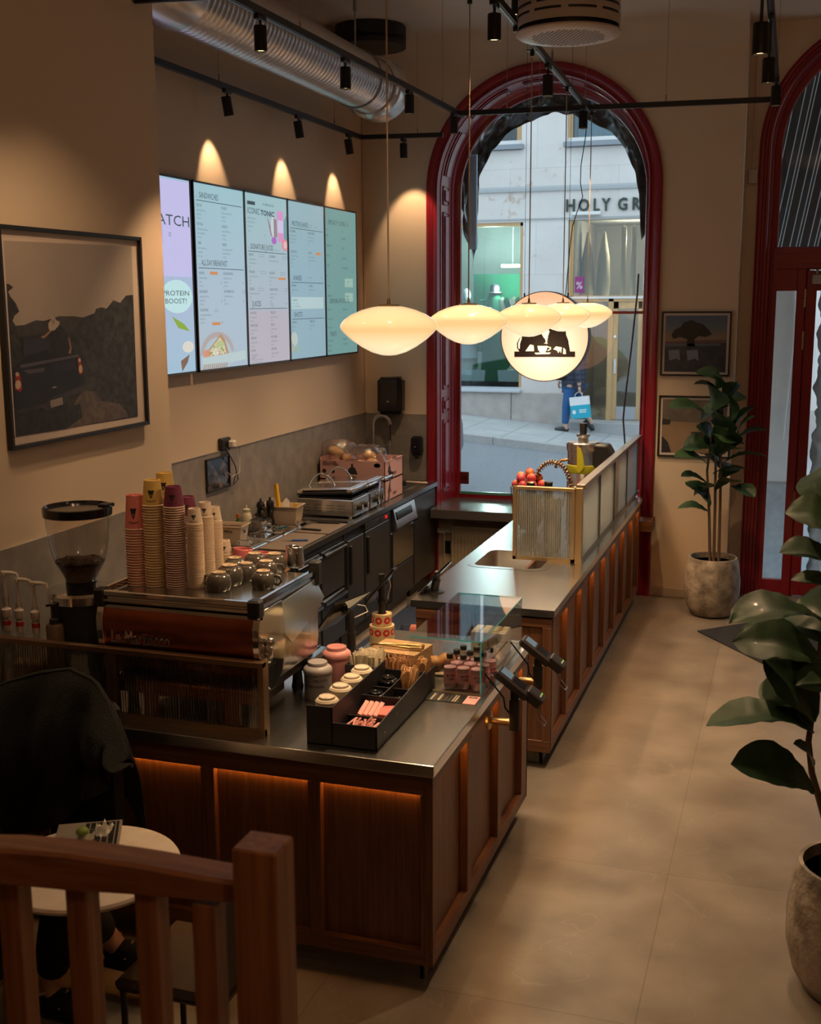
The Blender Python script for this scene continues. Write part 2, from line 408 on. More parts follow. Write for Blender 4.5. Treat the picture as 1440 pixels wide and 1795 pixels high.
obj('reveal_panel', b, M_red, win)
b = sweep(WX, WZ, 0.74, [(0.875, YB+0.44), (0.86, YB+0.445), (0.855, YB+0.47), (0.875, YB+0.475)])
b.box(WX-0.87, WX+0.87, YB+0.45, YB+0.475, 2.505, 2.53); b.box(WX-0.87, WX+0.87, YB+0.44, YB+0.48, 0.74, 0.775)
obj('window_frame', b, M_red, win, smooth=25)
P = arch_pts(WX, WZ, 0.862)
poly = [(WX-0.862, 0.775)]+P+[(WX+0.862, 0.775)]
b = B().prism(poly, 'y', YB+0.456, YB+0.462); obj('pane', b, M_pane, win)
b = B().box(WX-0.86, WX+0.86, YB+0.435, YB+0.452, 0.776, 0.80); obj('glass_edge_strip', b, mat('green_glass_edge', (0.10, 0.30, 0.26), 0.2), win)
o = obj('alarm_tag', B().box(WX-0.86, WX-0.77, YB+0.447, YB+0.453, 0.87, 0.99, bev=0.002).add([(WX-0.85, YB+0.446, 0.91), (WX-0.78, YB+0.446, 0.91), (WX-0.815, YB+0.446, 0.96)], [(0, 1, 2)], 1), [mat('maroon_sticker', (0.12, 0.02, 0.02), 0.3), mat('maroon_mark', (0.04, 0.008, 0.01), 0.3)], win)
# sill
sl = struct(obj('trim_5', B().box(-3.115, -1.25, 10.06, YB+0.45, 0.655, 0.74, bev=0.004), mat('dark_sill_stone', (0.075, 0.066, 0.062), 0.16)))
struct(obj('trim_6', B().box(-1.25, -1.10, 10.10, YB, 0.63, 0.725, bev=0.004), M_oakx))

# ---- arched entrance door
door = struct(thing('door_1', None, None, (DX, YD, 0)))
b = sweep(DX, DZ, 0.0, [(1.05, YD+0.01), (1.05, YD-0.03), (1.03, YD-0.042), (1.01, YD-0.042), (1.00, YD-0.03), (0.985, YD-0.03), (0.975, YD-0.04), (0.955, YD-0.04), (0.945, YD-0.024), (0.925, YD-0.024), (0.92, YD+0.01), (0.915, YD+0.03)])
obj('door_casing', b, M_red, door, smooth=25)
b = sweep(DX, DZ, 0.0, [(0.92, YD+0.0), (0.92, YD+0.02), (0.87, YD+0.03), (0.865, YD+0.12), (0.93, YD+0.13)])
b.box(DX-0.90, DX+0.90, YD+0.02, YD+0.12, 2.88, 3.07, bev=0.01); b.box(DX-0.90, DX+0.90, YD+0.005, YD+0.02, 2.93, 2.96); b.box(DX-0.90, DX+0.90, YD+0.005, YD+0.02, 3.02, 3.04)
b.box(-0.20, -0.165, YD+0.02, YD+0.10, 0, 2.89); b.box(0.0, 0.075, YD+0.02, YD+0.10, 0, 2.89, bev=0.006); b.box(1.31, 1.385, YD+0.02, YD+0.10, 0, 2.89); b.box(1.545, 1.58, YD+0.02, YD+0.10, 0, 2.89)
for x0, x1 in ((-0.17, 0.0), (1.385, 1.545)): b.box(x0, x1, YD+0.03, YD+0.09, 0, 0.14); b.box(x0, x1, YD+0.03, YD+0.09, 2.70, 2.89)
obj('door_frame', b, M_red, door, smooth=25)
b = B().box(0.062, 0.10, YD+0.085, YD+0.10, 0, 2.89).box(1.29, 1.33, YD+0.085, YD+0.10, 0, 2.89).box(0.08, 0.165, YD+0.03, YD+0.085, 0.01, 2.87, bev=0.004).box(1.21, 1.305, YD+0.03, YD+0.085, 0.01, 2.87).box(0.165, 1.21, YD+0.03, YD+0.085, 0.01, 0.14).box(0.165, 1.21, YD+0.03, YD+0.085, 2.70, 2.87)
leaf = obj('door_leaf', b, M_red, door)
for z in (2.56, 2.20, 0.80): obj('hinge', B().cyl((0.073, YD+0.016, z), (0.073, YD+0.016, z+0.075), 0.009, n=10).cyl((0.073, YD+0.016, z+0.08), (0.073, YD+0.016, z+0.155), 0.009, n=10), M_brass, leaf)
obj('door_closer', B().box(0.12, 0.40, YD-0.03, YD+0.03, 2.755, 2.835, bev=0.006).cyl((0.16, YD-0.01, 2.84), (0.16, YD-0.01, 2.875), 0.012).bar((0.14, YD-0.01, 2.875), (0.40, YD-0.01, 2.89), 0.02, 0.008), mat('grey_closer', (0.42, 0.42, 0.42), 0.4, 0.5), leaf)
obj('door_handle', B().cyl((1.16, YD-0.02, 0.9), (1.16, YD-0.02, 1.4), 0.012).cyl((1.16, YD-0.02, 0.95), (1.21, YD+0.03, 0.95), 0.008).cyl((1.16, YD-0.02, 1.35), (1.21, YD+0.03, 1.35), 0.008), M_brass, leaf)
b = B().box(-0.165, 0.0, YD+0.055, YD+0.061, 0.14, 2.70).box(0.165, 1.21, YD+0.055, YD+0.061, 0.14, 2.70).box(1.385, 1.545, YD+0.055, YD+0.061, 0.14, 2.70)
b.prism([(DX-0.87, 3.07)]+arch_pts(DX, DZ, 0.87)+[(DX+0.87, 3.07)], 'y', YD+0.07, YD+0.076)
obj('pane', b, M_pane, door)
# ============================================================ counters
M_glow = mat('led_diffuser', (1, 0.45, 0.12), 0.5, emit=(1.0, 0.40, 0.07), es=55)
def panelled(b, bl, axis, face, outn, a0, a1, z0, z1, stiles, rail_t=0.055, rail_b=0.06, rec=0.034):
    """frame-and-panel facing. axis = 'x' or 'y' along the run; face = coordinate of the outer face; outn = +1/-1 outward"""
    fi = face - outn*rec; bk = face - outn*(rec+0.02)
    def bx(c0, c1, d0, d1, zz0, zz1, t=b, m=0, bev=0.002):
        d0, d1 = min(d0, d1), max(d0, d1)
        if axis == 'x': t.box(c0, c1, d0, d1, zz0, zz1, m, bev=bev)
        else: t.box(d0, d1, c0, c1, zz0, zz1, m, bev=bev)
    bx(a0+(.04 if axis == 'y' else 0), a1, fi, bk, z0, z1, bev=0)
    bx(a0, a1, face, fi, z1-rail_t, z1, m=1); bx(a0, a1, face, fi, z0, z0+rail_b, m=1)
    for s0, s1 in stiles: bx(s0, s1, face, fi, z0+rail_b, z1-rail_t)
    S = sorted(stiles)
    for (p0, p1), (q0, q1) in zip(S, S[1:]):      # a light line behind the top rail and along one stile
        bx(p1+0.004, q0-0.004, fi+outn*0.001, fi+outn*0.007, z1-rail_t-0.0028, z1-rail_t-0.0004, t=bl, bev=0)
# ---- L shaped bar in front
bar = thing('bar_counter', 'dark oak panelled bar counter with steel top, nearest the camera', 'counter', (-2.2, 3.9, 0))
b = B(); bl = B()
panelled(b, bl, 'x', 3.90, -1, -3.19, -1.2342, 0.10, 0.885, [(-3.19, -3.10), (-2.645, -2.585), (-2.175, -2.115), (-1.71, -1.655), (-1.25, -1.2342)], 0.085)
obj('front_panelling', b, [M_oakd, M_oakx], bar)
obj('light_strip', bl, M_glow, bar)
b = B(); bl = B()
panelled(b, bl, 'y', -1.20, 1, 3.90, 5.56, 0.10, 0.885, [(3.90, 3.945), (4.40, 4.47), (4.93, 5.0), (5.43, 5.56)], 0.05)
obj('side_panelling', b, [M_oakd, M_oaky], bar)
obj('light_strip', bl, M_glow, bar)
b = B().box(-1.93, -1.20, 5.54, 5.56, 0.10, 0.885).box(-1.95, -1.93, 4.75, 5.56, 0.10, 0.885).box(-3.19, -1.95, 4.73, 4.75, 0.10, 0.885)
b.box(-3.19, -1.24, 3.93, 4.0, 0.10, 0.12)
obj('carcass', b, M_blackm, bar)
b = B().box(-3.19, -1.25, 3.97, 3.985, 0, 0.10).box(-1.275, -1.26, 3.97, 5.5, 0, 0.10).box(-1.9, -1.26, 5.49, 5.505, 0, 0.10)
obj('plinth', b, mat('plinth_board', (0.17, 0.15, 0.13), 0.5, bump=(30, .1)), bar)
def L_top(z0, z1, e):
    P = [(-3.19, 3.86+e), (-1.183-e, 3.86+e), (-1.183-e, 5.53-e), (-1.96+e, 5.53-e), (-1.96+e, 4.76-e), (-3.19, 4.76-e)]
    return P, z0, z1
P, z0, z1 = L_top(0.893, 0.94, 0)
wt = B().prism(P, 'z', z0, z1)
worktop = tag(obj('worktop', wt, M_steel, bar, bevel=0.0025), 'brushed steel top')
obj('worktop_joint', B().box(-1.4655, -1.4635, 3.862, 4.78, 0.9401, 0.9405).box(-1.96, -1.185, 4.775, 4.777, 0.9401, 0.9405), M_steeld, bar)
b = B().box(-3.19, -1.205, 3.885, 3.90, 0.885, 0.894).box(-1.21, -1.195, 3.885, 5.53, 0.885, 0.894); obj('top_trim', b, M_oakx, bar)

# ---- long counter to the window
lc = thing('service_counter', 'long dark oak panelled counter running to the arched window', 'counter', (-1.6, 8.0, 0))
b = B(); bl = B()
st = [(6.17, 6.24)] + [(y, y+0.075) for y in (6.64, 7.13, 7.62, 8.11, 8.60, 9.08, 9.57)] + [(10.0, 10.06)]
panelled(b, bl, 'y', -1.20, 1, 6.17, 10.06, 0.10, 0.885, st, 0.05)
obj('side_panelling', b, [M_oakd, M_oaky], lc); obj('light_strip', bl, M_glow, lc)
b = B().box(-1.62, -1.20, 6.17, 6.19, 0.10, 0.885).box(-1.66, -1.20, 6.155, 6.17, 0.835, 0.885, 1, bev=.002).box(-1.66, -1.20, 6.155, 6.17, 0.10, 0.17, 1, bev=.002).box(-1.25, -1.20, 6.155, 6.17, 0.17, 0.835, bev=.002).box(-1.66, -1.60, 6.155, 6.17, 0.17, 0.835, bev=.002)
b.box(-1.62, -1.60, 6.19, 10.0, 0.10, 0.885)
obj('end_panelling', b, [M_oakd, M_oakx], lc)
b = B().box(-2.0, -1.985, 6.56, 10.0, 0.10, 0.88).box(-1.985, -1.63, 6.56, 6.57, 0.10, 0.88)
obj('carcass', b, M_blackm, lc)
b = B().box(-1.275, -1.26, 6.24, 10.06, 0, 0.10).box(-1.9, -1.26, 6.24, 6.255, 0, 0.10)
obj('plinth', b, MATS['plinth_board'], lc)
# top with the sink cut out
SX0, SX1, SY0, SY1 = -1.93, -1.45, 7.08, 7.62
b = B()
for x0, x1, y0, y1 in ((-2.02, -1.183, 6.14, SY0), (-2.02, -1.183, SY1, 10.06), (-2.02, SX0, SY0, SY1), (SX1, -1.183, SY0, SY1)):
    b.box(x0, x1, y0, y1, 0.90, 0.94)
obj('worktop', b, M_steel, lc)
def rrect(x0, x1, y0, y1, r, n=5):
    out = []
    for cx, cy_, a0 in ((x1-r, y1-r, 0), (x0+r, y1-r, 90), (x0+r, y0+r, 180), (x1-r, y0+r, 270)):
        for i in range(n+1):
            a = math.radians(a0+90*i/n); out.append((cx+r*math.cos(a), cy_+r*math.sin(a)))
    return out
def basin(b, x0, x1, y0, y1, zt, dep, rim=0.02, m=0, r=0.06):
    A = rrect(x0-rim, x1+rim, y0-rim, y1+rim, r+rim); I = rrect(x0, x1, y0, y1, r); J = rrect(x0+.02, x1-.02, y0+.02, y1-.02, r)
    n = len(A); vs = [(x, y, zt) for x, y in A]+[(x, y, zt+.0005) for x, y in I]+[(x, y, zt-dep+.02) for x, y in I]+[(x, y, zt-dep) for x, y in J]
    fs = []
    for k in range(3):
        for i in range(n): fs.append((k*n+i, k*n+(i+1) % n, (k+1)*n+(i+1) % n, (k+1)*n+i))
    fs.append(tuple(range(3*n, 4*n))); b.add(vs, fs, m)
    # corner fill between square cut-out and round basin is covered by the rim
    return b
obj('sink_basin', basin(B(), SX0+.02, SX1-.02, SY0+.02, SY1-.02, 0.9412, 0.16, rim=.05), M_steel, lc, smooth=40)

# open pigeonholes at the staff end of the long counter, cups lie in them
sh = thing('cup_rack', 'dark wooden cup pigeonholes under the near left corner of the long counter', 'rack', (-1.83, 6.2, 0.3))
b = B().box(-1.99, -1.665, 6.15, 6.165, 0.30, 0.895).box(-1.98, -1.665, 6.52, 6.535, 0.30, 0.895).box(-1.675, -1.665, 6.165, 6.52, 0.30, 0.895)
for z in (0.30, 0.52, 0.66, 0.80): b.box(-1.98, -1.675, 6.165, 6.52, z, z+.012)
b.box(-1.992, -1.665, 6.142, 6.15, 0.835, 0.885, 0, bev=.002).box(-1.992, -1.665, 6.142, 6.15, 0.66, 0.70, 0, bev=.002)
obj('rack_body', b, M_oakx, sh)

# ---- steel back counter along the wall
bc = thing('kitchen_worktop', 'long steel kitchen worktop along the wall under the menu screens', 'worktop', (-3.5, 8.6, 0.92))
b = B()
KX0, KX1, KY0, KY1 = -3.62, -3.24, 9.72, 10.20
for x0, x1, y0, y1 in ((-3.832, -3.12, 6.95, KY0), (-3.832, -3.12, KY1, YB-.014), (-3.832, KX0, KY0, KY1), (KX1, -3.12, KY0, KY1)): b.box(x0, x1, y0, y1, 0.92, 0.96)
obj('top', b, mat('worn_steel', (0.36, 0.35, 0.34), 0.30, 1.0, bump=(18, 0.03)), bc)
obj('sink_basin', basin(B(), KX0+.02, KX1-.02, KY0+.02, KY1-.02, 0.9612, 0.16, rim=.05), M_steel, bc, smooth=40)
obj('end_board', B().box(-3.83, -3.14, 6.62, 6.95, 0.86, 0.885), mat('orange_wood_board', (0.42, 0.19, 0.08), 0.5, wood=('y', 50, (0.55, 0.27, 0.12))), bc)
obj('end_panel', B().box(-3.83, -3.14, 6.95, 6.97, 0.10, 0.92).box(-3.83, -3.14, 6.60, 6.62, 0.10, 0.86), M_steeld, bc)
# units below it: (name, y0, y1)
FX = -3.135
un = thing('drawer_fridge', 'dark steel refrigerated drawer unit, nearest unit under the wall worktop', 'fridge', (-3.45, 7.3, 0))
b = B().box(-3.80, FX-.03, 6.98, 7.98, 0.12, 0.915).box(-3.75, FX-.06, 7.0, 7.96, 0, 0.12)
obj('body', b, M_black, un)
for y0, y1 in ((7.02, 7.46), (7.50, 7.94)):
    for z0, z1 in ((0.14, 0.50), (0.52, 0.86)):
        d = obj('drawer', B().box(FX-.03, FX, y0, y1, z0, z1, bev=.004), M_steeld, un)
        obj('handle', B().prism([(FX, z1-.005), (FX+.03, z1-.02), (FX+.03, z1-.035), (FX, z1-.05)], 'y', y0+.01, y1-.01), M_chrome, d)
un = thing('door_fridge', 'dark steel fridge cabinet with plain doors between drawer unit and glass washer', 'fridge', (-3.45, 8.4, 0))
b = B().box(-3.80, FX-.03, 8.0, 9.02, 0.12, 0.915).box(-3.75, FX-.06, 8.0, 9.0, 0, 0.12)
obj('body', b, M_black, un)
for y0, y1 in ((8.02, 8.36), (8.40, 8.98)):
    d = obj('door', B().box(FX-.03, FX, y0, y1, 0.14, 0.84, bev=.004), M_steeld, un)
    obj('handle', B().box(FX, FX+.02, y0+.015, y0+.045, 0.50, 0.80, bev=.005), M_blackm, d)
cp = obj('control_panel', B().box(FX-.03, FX+.002, 8.40, 8.98, 0.85, 0.905, bev=.003), M_steeld, un)
obj('power_switch', B().box(FX+.002, FX+.008, 8.86, 8.90, 0.865, 0.89), mat('red_switch', (0.6, 0.02, 0.02), 0.3, emit=(0.8, 0.02, 0.02), es=0.6), cp)
obj('knob', B().cyl((FX+.002, 8.72, 0.878), (FX+.012, 8.72, 0.878), 0.012), M_chrome, cp)
dw = thing('glass_washer', 'undercounter steel glass washer with sloped control panel under the sink end', 'dishwasher', (-3.45, 9.3, 0))
obj('body', B().box(-3.80, FX-.02, 9.04, 9.62, 0.10, 0.915).box(-3.75, FX-.06, 9.06, 9.6, 0, 0.10), M_steeld, dw)
obj('door', B().box(FX-.02, FX+.004, 9.05, 9.61, 0.40, 0.70, bev=.003), M_steel, dw)
obj('lower_panel', B().box(FX-.02, FX, 9.05, 9.61, 0.10, 0.385, bev=.003), M_steeld, dw)
pn = obj('control_panel', B().prism([(FX-.02, 0.905), (FX+.01, 0.905), (FX+.045, 0.745), (FX+.045, 0.725), (FX-.02, 0.71)], 'y', 9.05, 9.61), M_steel, dw)
n_ = Vector((0.16, 0, 0.035)).normalized()
b = B().bar((FX+.027, 9.09, 0.845), (FX+.027, 9.50, 0.845), 0.004, 0.065, up=(-0.035, 0, .16)); obj('display', b, M_blackg, pn)
ec = thing('end_cabinet', 'dark steel end cabinet beside the window under the kitchen sink', 'cabinet', (-3.45, 10.0, 0))
obj('body', B().box(-3.80, FX-.02, 9.64, 10.30, 0.10, 0.915), M_steeld, ec)
obj('door', B().box(FX-.02, FX, 9.65, 10.29, 0.12, 0.90, bev=.003), M_steeld, ec)
obj('plinth', B().box(-3.75, FX-.05, 9.66, 10.28, 0, 0.10), M_black, ec)
# dark rubber mat on the floor behind the bar
single('floor_mat', B().box(-3.1, -2.05, 5.0, 9.9, 0.0, 0.012, bev=.004), mat('navy_rubber', (0.02, 0.03, 0.06), 0.55, bump=(80, .2)), 'long dark navy rubber mat on the floor behind the counters', 'mat', (-2.6, 7.5, 0))

# ---- radiator below the sill
rd = thing('radiator', 'cream panel radiator under the dark window sill', 'radiator', (-2.45, 10.26, 0.2))
b = B().box(-2.97, -2.05, 10.24, 10.29, 0.16, 0.56, bev=.006)
for i in range(28): b.box(-2.96+i*.0325, -2.945+i*.0325, 10.228, 10.24, 0.18, 0.54, bev=.004)
obj('panel', b, mat('cream_enamel', (0.50, 0.42, 0.29), 0.4), rd)
obj('valve', B().cyl((-2.97, 10.26, 0.50), (-3.07, 10.26, 0.50), 0.014).cyl((-3.03, 10.26, 0.50), (-3.10, 10.26, 0.50), 0.026, 0.022), M_white, rd)
obj('pipe', B().tube([(-3.04, 10.26, 0.5), (-3.04, 10.26, 0.02)], 0.009).tube([(-2.97, 10.26, 0.18), (-3.02, 10.26, 0.18), (-3.02, 10.26, 0.02)], 0.009), MATS['cream_enamel'], rd)
b = B().box(-3.07, -2.99, 10.325, YB, 0.27, 0.39, bev=.005)
sk = single('wall_socket', b, M_black, 'small black socket on the wall left of the radiator', 'socket', (-3.03, 10.33, 0.33))
# ============================================================ ceiling fixtures
ZT = 4.07
def wires(b, pts, z, m=1):
    for x, y in pts:
        b.cyl((x, y, z), (x, y, ZC), 0.0018, n=5, m=m); b.cyl((x, y, z), (x, y, z+0.05), 0.006, n=8, m=m)
M_wire = mat('grey_wire', (0.35, 0.33, 0.30), 0.5, 0.3)
def track(label, segs, z, wpts):
    t = thing('lighting_track', label, 'light track', (*segs[0][0], z), group='suspended lighting tracks')
    b = B()
    for (p, q) in segs:
        b.bar((*p, z), (*q, z), 0.034, 0.036); b.bar((*p, z-0.019), (*q, z-0.019), 0.010, 0.004, m=1)
    obj('rail', b, [M_black, M_steeld], t)
    for wp in wpts:
        b = B(); wires(b, [wp], z+0.015, 0); obj('suspension_wire', b, M_wire, t)
track('black lighting track close to the menu wall, turning along the window wall', [((-3.70, 5.7), (-3.70, 9.92)), ((-3.70, 9.92), (-2.98, 10.02))], 4.045, [(-3.70, 7.25), (-3.70, 9.3), (-3.2, 9.99)])
track('black lighting track from top left past the pendant cords to the window', [((-2.68, 3.6), (-2.58, 9.2))], ZT, [(-2.67, 5.4), (-2.66, 6.2), (-2.64, 7.6), (-2.62, 8.8)])
track('black lighting track above the row of pendant lamps, passing behind the round diffuser', [((-1.375, 3.6), (-1.587, 9.20))], ZT, [(-1.50, 7.4), (-1.57, 9.0)])
track('black lighting track on the right leading towards the door arch', [((-0.19, 3.6), (-0.20, 9.42))], ZT, [(-0.2, 6.5), (-0.2, 8.6)])
track('black lighting track crossing in front of the arched window', [((-2.56, 9.10), (-0.22, 9.27))], ZT-0.001, [(-2.2, 9.13), (-1.95, 9.15), (-1.0, 9.21)])
track('short black lighting track coming out of the near wall at top left', [((-3.19, 5.37), (-1.42, 5.62))], ZT+0.036, [(-2.9, 5.41)])
M_lens = mat('lamp_lens', (1, .8, .5), 0.3, emit=(1.0, 0.62, 0.28), es=6)
def spot(px, py, ax, v, label, power=100, tilt=(0, 0), zt=ZT, size=82, aim=None):
    c = at(px, py, ax, v)
    if ax == 'z':      # put the lamp exactly under its track
        for _ in range(4): c = at(px, py, 'x', tx(c.y))
    x, y, z = c.x, c.y, c.z
    t = thing('track_spotlight', label, 'spotlight', (x, y, zt-0.018), group=None)
    b = B().box(x-.014, x+.014, y-.05, y+.05, zt-.045, zt-.018, bev=.004).cyl((x, y, zt-.045), (x, y, z+.055), 0.007)
    obj('track_adapter', b, M_black, t)
    T = Matrix.Translation((x, y, z)) @ Matrix.Rotation(tilt[0], 4, 'X') @ Matrix.Rotation(tilt[1], 4, 'Y')
    h = obj('lamp_housing', B().lathe([(0.0, .062), (.031, .062), (.033, .058), (.033, -.062), (.029, -.062), (.027, -.050), (.0, -.049)], 20, T=T), M_blackm, t, smooth=40)
    obj('lamp_lens', B().lathe([(0.0, -.0495), (.0265, -.0505), (.0265, -.053), (0, -.053)], 16, T=T), M_lens, h)
    p = T @ Vector((0, 0, -.075)); q = T @ Vector((0, 0, -1.0))
    if aim: q = Vector(aim)
    lamp('SPOT', 'spotlight_beam', p, power, WARM, q, spot_size=math.radians(size), spot_blend=0.5, shadow_soft_size=0.02)
tx = lambda y: -2.68+.10*(y-3.6)/5.6
SB = [(457, 68, 3.89, 'nearest spotlight on the middle track, above the duct'), (606, 137, 3.89, 'second spotlight along the middle track, in front of the duct'),
      (718, 183, 3.89, 'third spotlight along the middle track, beside the duct end cap'), (796, 220, 3.89, 'spotlight on the middle track against the red arch casing')]
for px, py, z, l in SB: spot(px, py, 'z', z, 'black cylinder '+l)
TC = lambda y: -1.375-.212*(y-3.6)/5.6
TD = lambda y: -.195
for px, py, z, l in ((908, 5, 3.89, 'nearest spotlight above the diffuser, cut by the top edge'), (867, 48, 3.89, 'spotlight left of the round ceiling diffuser'), (961, 150, 3.89, 'spotlight in front of the top of the arch'), (1023, 210, 3.89, 'spotlight at the crossing of tracks before the window'),
                     (1334, 68, 3.89, 'spotlight on the right track, uppermost in view'), (1348, 124, 3.89, 'spotlight on the right track, middle of three'), (1361, 168, 3.89, 'spotlight at the right end of the crossing track')):
    tx = TD if px > 1100 else TC
    spot(px, py, 'z', z, 'black cylinder '+l)
for px, py, l in ((399, 186, 'leftmost tilted wall-washing spotlight above the sandwich menu screen'), (524, 227, 'tilted wall-washing spotlight above the protein shakes menu screen'), (612, 257, 'tilted wall-washing spotlight above the coffee menu screen')):
    c = at(px, py, 'x', -3.68)
    spot(px, py, 'x', -3.68, 'black '+l, 17, (0.15, -0.10), 4.045, 60, aim=(c.x-0.26, c.y+0.10, c.z-0.72))
c = at(708, 264, 'y', 10.0); spot(708, 264, 'y', 10.0, 'black wall-washing spotlight above the paper towel dispenser', 24, (0.05, 0), 4.045, 58, aim=(c.x-0.02, c.y+0.30, c.z-0.62))
# unseen track spotlights added above the frame to light the near area
for k, (x, y) in enumerate(((-2.66, 3.8), (-1.33, 3.9), (-0.19, 4.0))):
    t = None
    lamp('SPOT', 'spotlight_beam', (x, y, 3.9), (34, 30, 12)[k], WARM, (x, y, 0), spot_size=math.radians(110), spot_blend=1.0, shadow_soft_size=0.03)

lamp('SPOT', 'near_wall_fill_beam', (-2.45, 4.1, 3.9), 36, WARM, (-3.2, 4.95, 1.5), spot_size=math.radians(75), spot_blend=1.0, shadow_soft_size=0.04)  # unseen spot added to brighten the near wall and its picture
# ---- pendants
pm = mat('opal_glass', (0.75, 0.62, 0.42), 0.12, emit=(1.0, 0.60, 0.24), es=1.12, coat=0.6)
N, L = pm.node_tree.nodes, pm.node_tree.links
tcn = N.new('ShaderNodeTexCoord'); sp = N.new('ShaderNodeSeparateXYZ'); L.new(tcn.outputs['Object'], sp.inputs[0])
r = N.new('ShaderNodeMapRange'); r.inputs[1].default_value = -0.11; r.inputs[2].default_value = 0.10; L.new(sp.outputs['Z'], r.inputs[0])
cr = N.new('ShaderNodeValToRGB'); e = cr.color_ramp.elements
e[0].position = 0.0; e[0].color = (1.0, 0.82, 0.52, 1); e[1].position = 1.0; e[1].color = (0.96, 0.68, 0.36, 1)
k = cr.color_ramp.elements.new(0.50); k.color = (0.86, 0.55, 0.23, 1); k = cr.color_ramp.elements.new(0.25); k.color = (1.0, 0.76, 0.44, 1)
L.new(r.outputs[0], cr.inputs[0]); L.new(cr.outputs[0], N['Principled BSDF'].inputs['Emission Color'])
PEN = [(-1.55, 4.45, 'nearest and largest opal glass pendant lamp, in front of the menu wall edge'), (-1.55, 5.66, 'second opal glass pendant lamp, in front of the left window jamb'), (-1.525, 6.94, 'third opal glass pendant lamp, in front of the round sign'),
       (-1.55, 8.16, 'fourth opal glass pendant lamp, over the right of the round sign'), (-1.56, 9.24, 'farthest and smallest opal glass pendant lamp, right of the round sign')]
p0 = local(thing('pendant_lamp', PEN[0][2], 'pendant lamp', (0, 0, 0), group='row of opal pendant lamps'))
prof = [(0.0, -.108), (.03, -.106), (.07, -.094), (.11, -.073), (.15, -.045), (.178, -.020), (.192, -.004), (.196, .008), (.193, .020), (.180, .036), (.15, .056), (.11, .073), (.07, .084), (.045, .088), (.0, .088)]
obj('lamp_shade', B().lathe(prof, 48), pm, p0, smooth=60)
obj('cap', B().lathe([(0, .087), (.045, .087), (.045, .094), (.008, .097), (.006, .12), (0, .12)], 24), M_brass, p0, smooth=40)
obj('cord', B().cyl((0, 0, .10), (0, 0, ZT-2.522), 0.0035, n=8).cyl((0, 0, ZT-2.522-.05), (0, 0, ZT-2.522-.015), 0.012, n=10, m=1).box(-.03, .03, -.02, .02, ZT-2.522-.022, ZT-2.522-.016, 1), [mat('pale_cord', (0.45, 0.36, 0.28), 0.6), M_black], p0)
for i, (x, y, l) in enumerate(PEN):
    if i == 0: p0.location = (x, y, 2.522)
    else: dup(p0, (x, y, 2.522), label=l)
    lamp('SPOT', 'pendant_light', (x, y, 2.522-.125), 58, (1.0, 0.66, 0.34), (x, y, 0), shadow_soft_size=0.08, spot_size=math.radians(150), spot_blend=1.0)

# ---- ventilation duct
M_galv = mat('galvanised_duct', (0.62, 0.57, 0.54), 0.30, 0.75)
du = thing('ventilation_duct', 'large spiral galvanised ventilation duct along the top of the menu wall', 'duct', (-3.3, 7.5, 4.30))
b = B(); R0 = 0.205; pts = []; rr = []
y = 5.95
while y < 9.05:
    for dy, rad in ((0, R0), (.040, R0), (.044, R0+.004), (.050, R0+.004), (.054, R0)):
        pts.append((-3.30, y+dy, 4.31)); rr.append(rad)
    y += .055
b.tube(pts, rr, 40); obj('duct_body', b, M_galv, du, smooth=50)
b = B(); pts = []; rr = []       # flexible bend at the near end, turning left and up
for i in range(64):
    a = (i/63)*1.25; R = 0.62
    pts.append((-3.30-R*(1-math.cos(a))*0.55, 5.98-R*math.sin(a), 4.31+R*(1-math.cos(a))*0.55)); rr.append(R0+.012+(.006 if i % 2 else 0))
b.tube(pts, rr, 36); obj('flexible_bend', b, M_galv, du, smooth=50)
b = B().lathe([(0, 0), (.19, .0), (.235, .02), (.245, .05), (.245, .08), (.24, .09), (.24, .26), (.248, .265), (.248, .28), (.22, .33), (.0, .33)], 44, T=Matrix.Translation((-3.30, 9.38, 4.31)) @ Matrix.Rotation(PI/2, 4, 'X'))
obj('end_cap', b, mat('duct_end_cap', (0.66, 0.60, 0.56), 0.22, 0.6), du, smooth=40)
b = B().cyl((-3.30, 8.75, 4.52), (-3.30, 8.75, ZC), 0.007, n=8).cyl((-3.30, 8.75, 4.80), (-3.30, 8.75, 4.88), 0.016, n=8).cyl((-3.3, 6.6, 4.52), (-3.3, 6.6, ZC), 0.007, n=8)
b.tube([(-3.3+.215*math.cos(a), 8.75, 4.31+.215*math.sin(a)) for a in [2*PI*i/32 for i in range(32)]], .006, 6, closed=True)
obj('hanger', b, M_wire, du)
obj('wall_collar', B().lathe([(.30, 0), (.30, .03), (0, .03)], 30, T=Matrix.Translation((-3.52, 9.7, ZC-.13))).lathe([(.30, 0), (.30, .16), (0, .16)], 30, T=Matrix.Translation((-3.52, 9.7, ZC-.17))), M_black, du, smooth=40)

# ---- round supply diffuser
df = thing('ceiling_diffuser', 'round white perforated air diffuser hanging at the top of the room', 'air diffuser', (-1.19, 6.32, 4.0))
T = Matrix.Translation((-1.19, 6.28, -.068)) @ Matrix.Diagonal((.92, .92, 1, 1))
b = B().lathe([(.278, 4.085), (.285, 4.08), (.285, 4.30), (.278, 4.31), (0, 4.31)], 56, T=T, cap0=False)
obj('drum', b, mat('diffuser_white', (0.55, 0.47, 0.42), 0.45), df, smooth=40)
b = B()
for row in range(4):
    for s in range(9):
        a0 = 2*PI*s/9+.05*row; a1 = a0+2*PI/9*.80; z = 4.125+row*.040
        P = [(a0+(a1-a0)*i/10) for i in range(11)]
        b.add([T @ Vector((.2862*math.cos(a), .2862*math.sin(a), zz)) for zz in (z, z+.012) for a in P], [(i, i+1, 12+i, 11+i) for i in range(10)])
obj('side_slots', b, M_black, df)
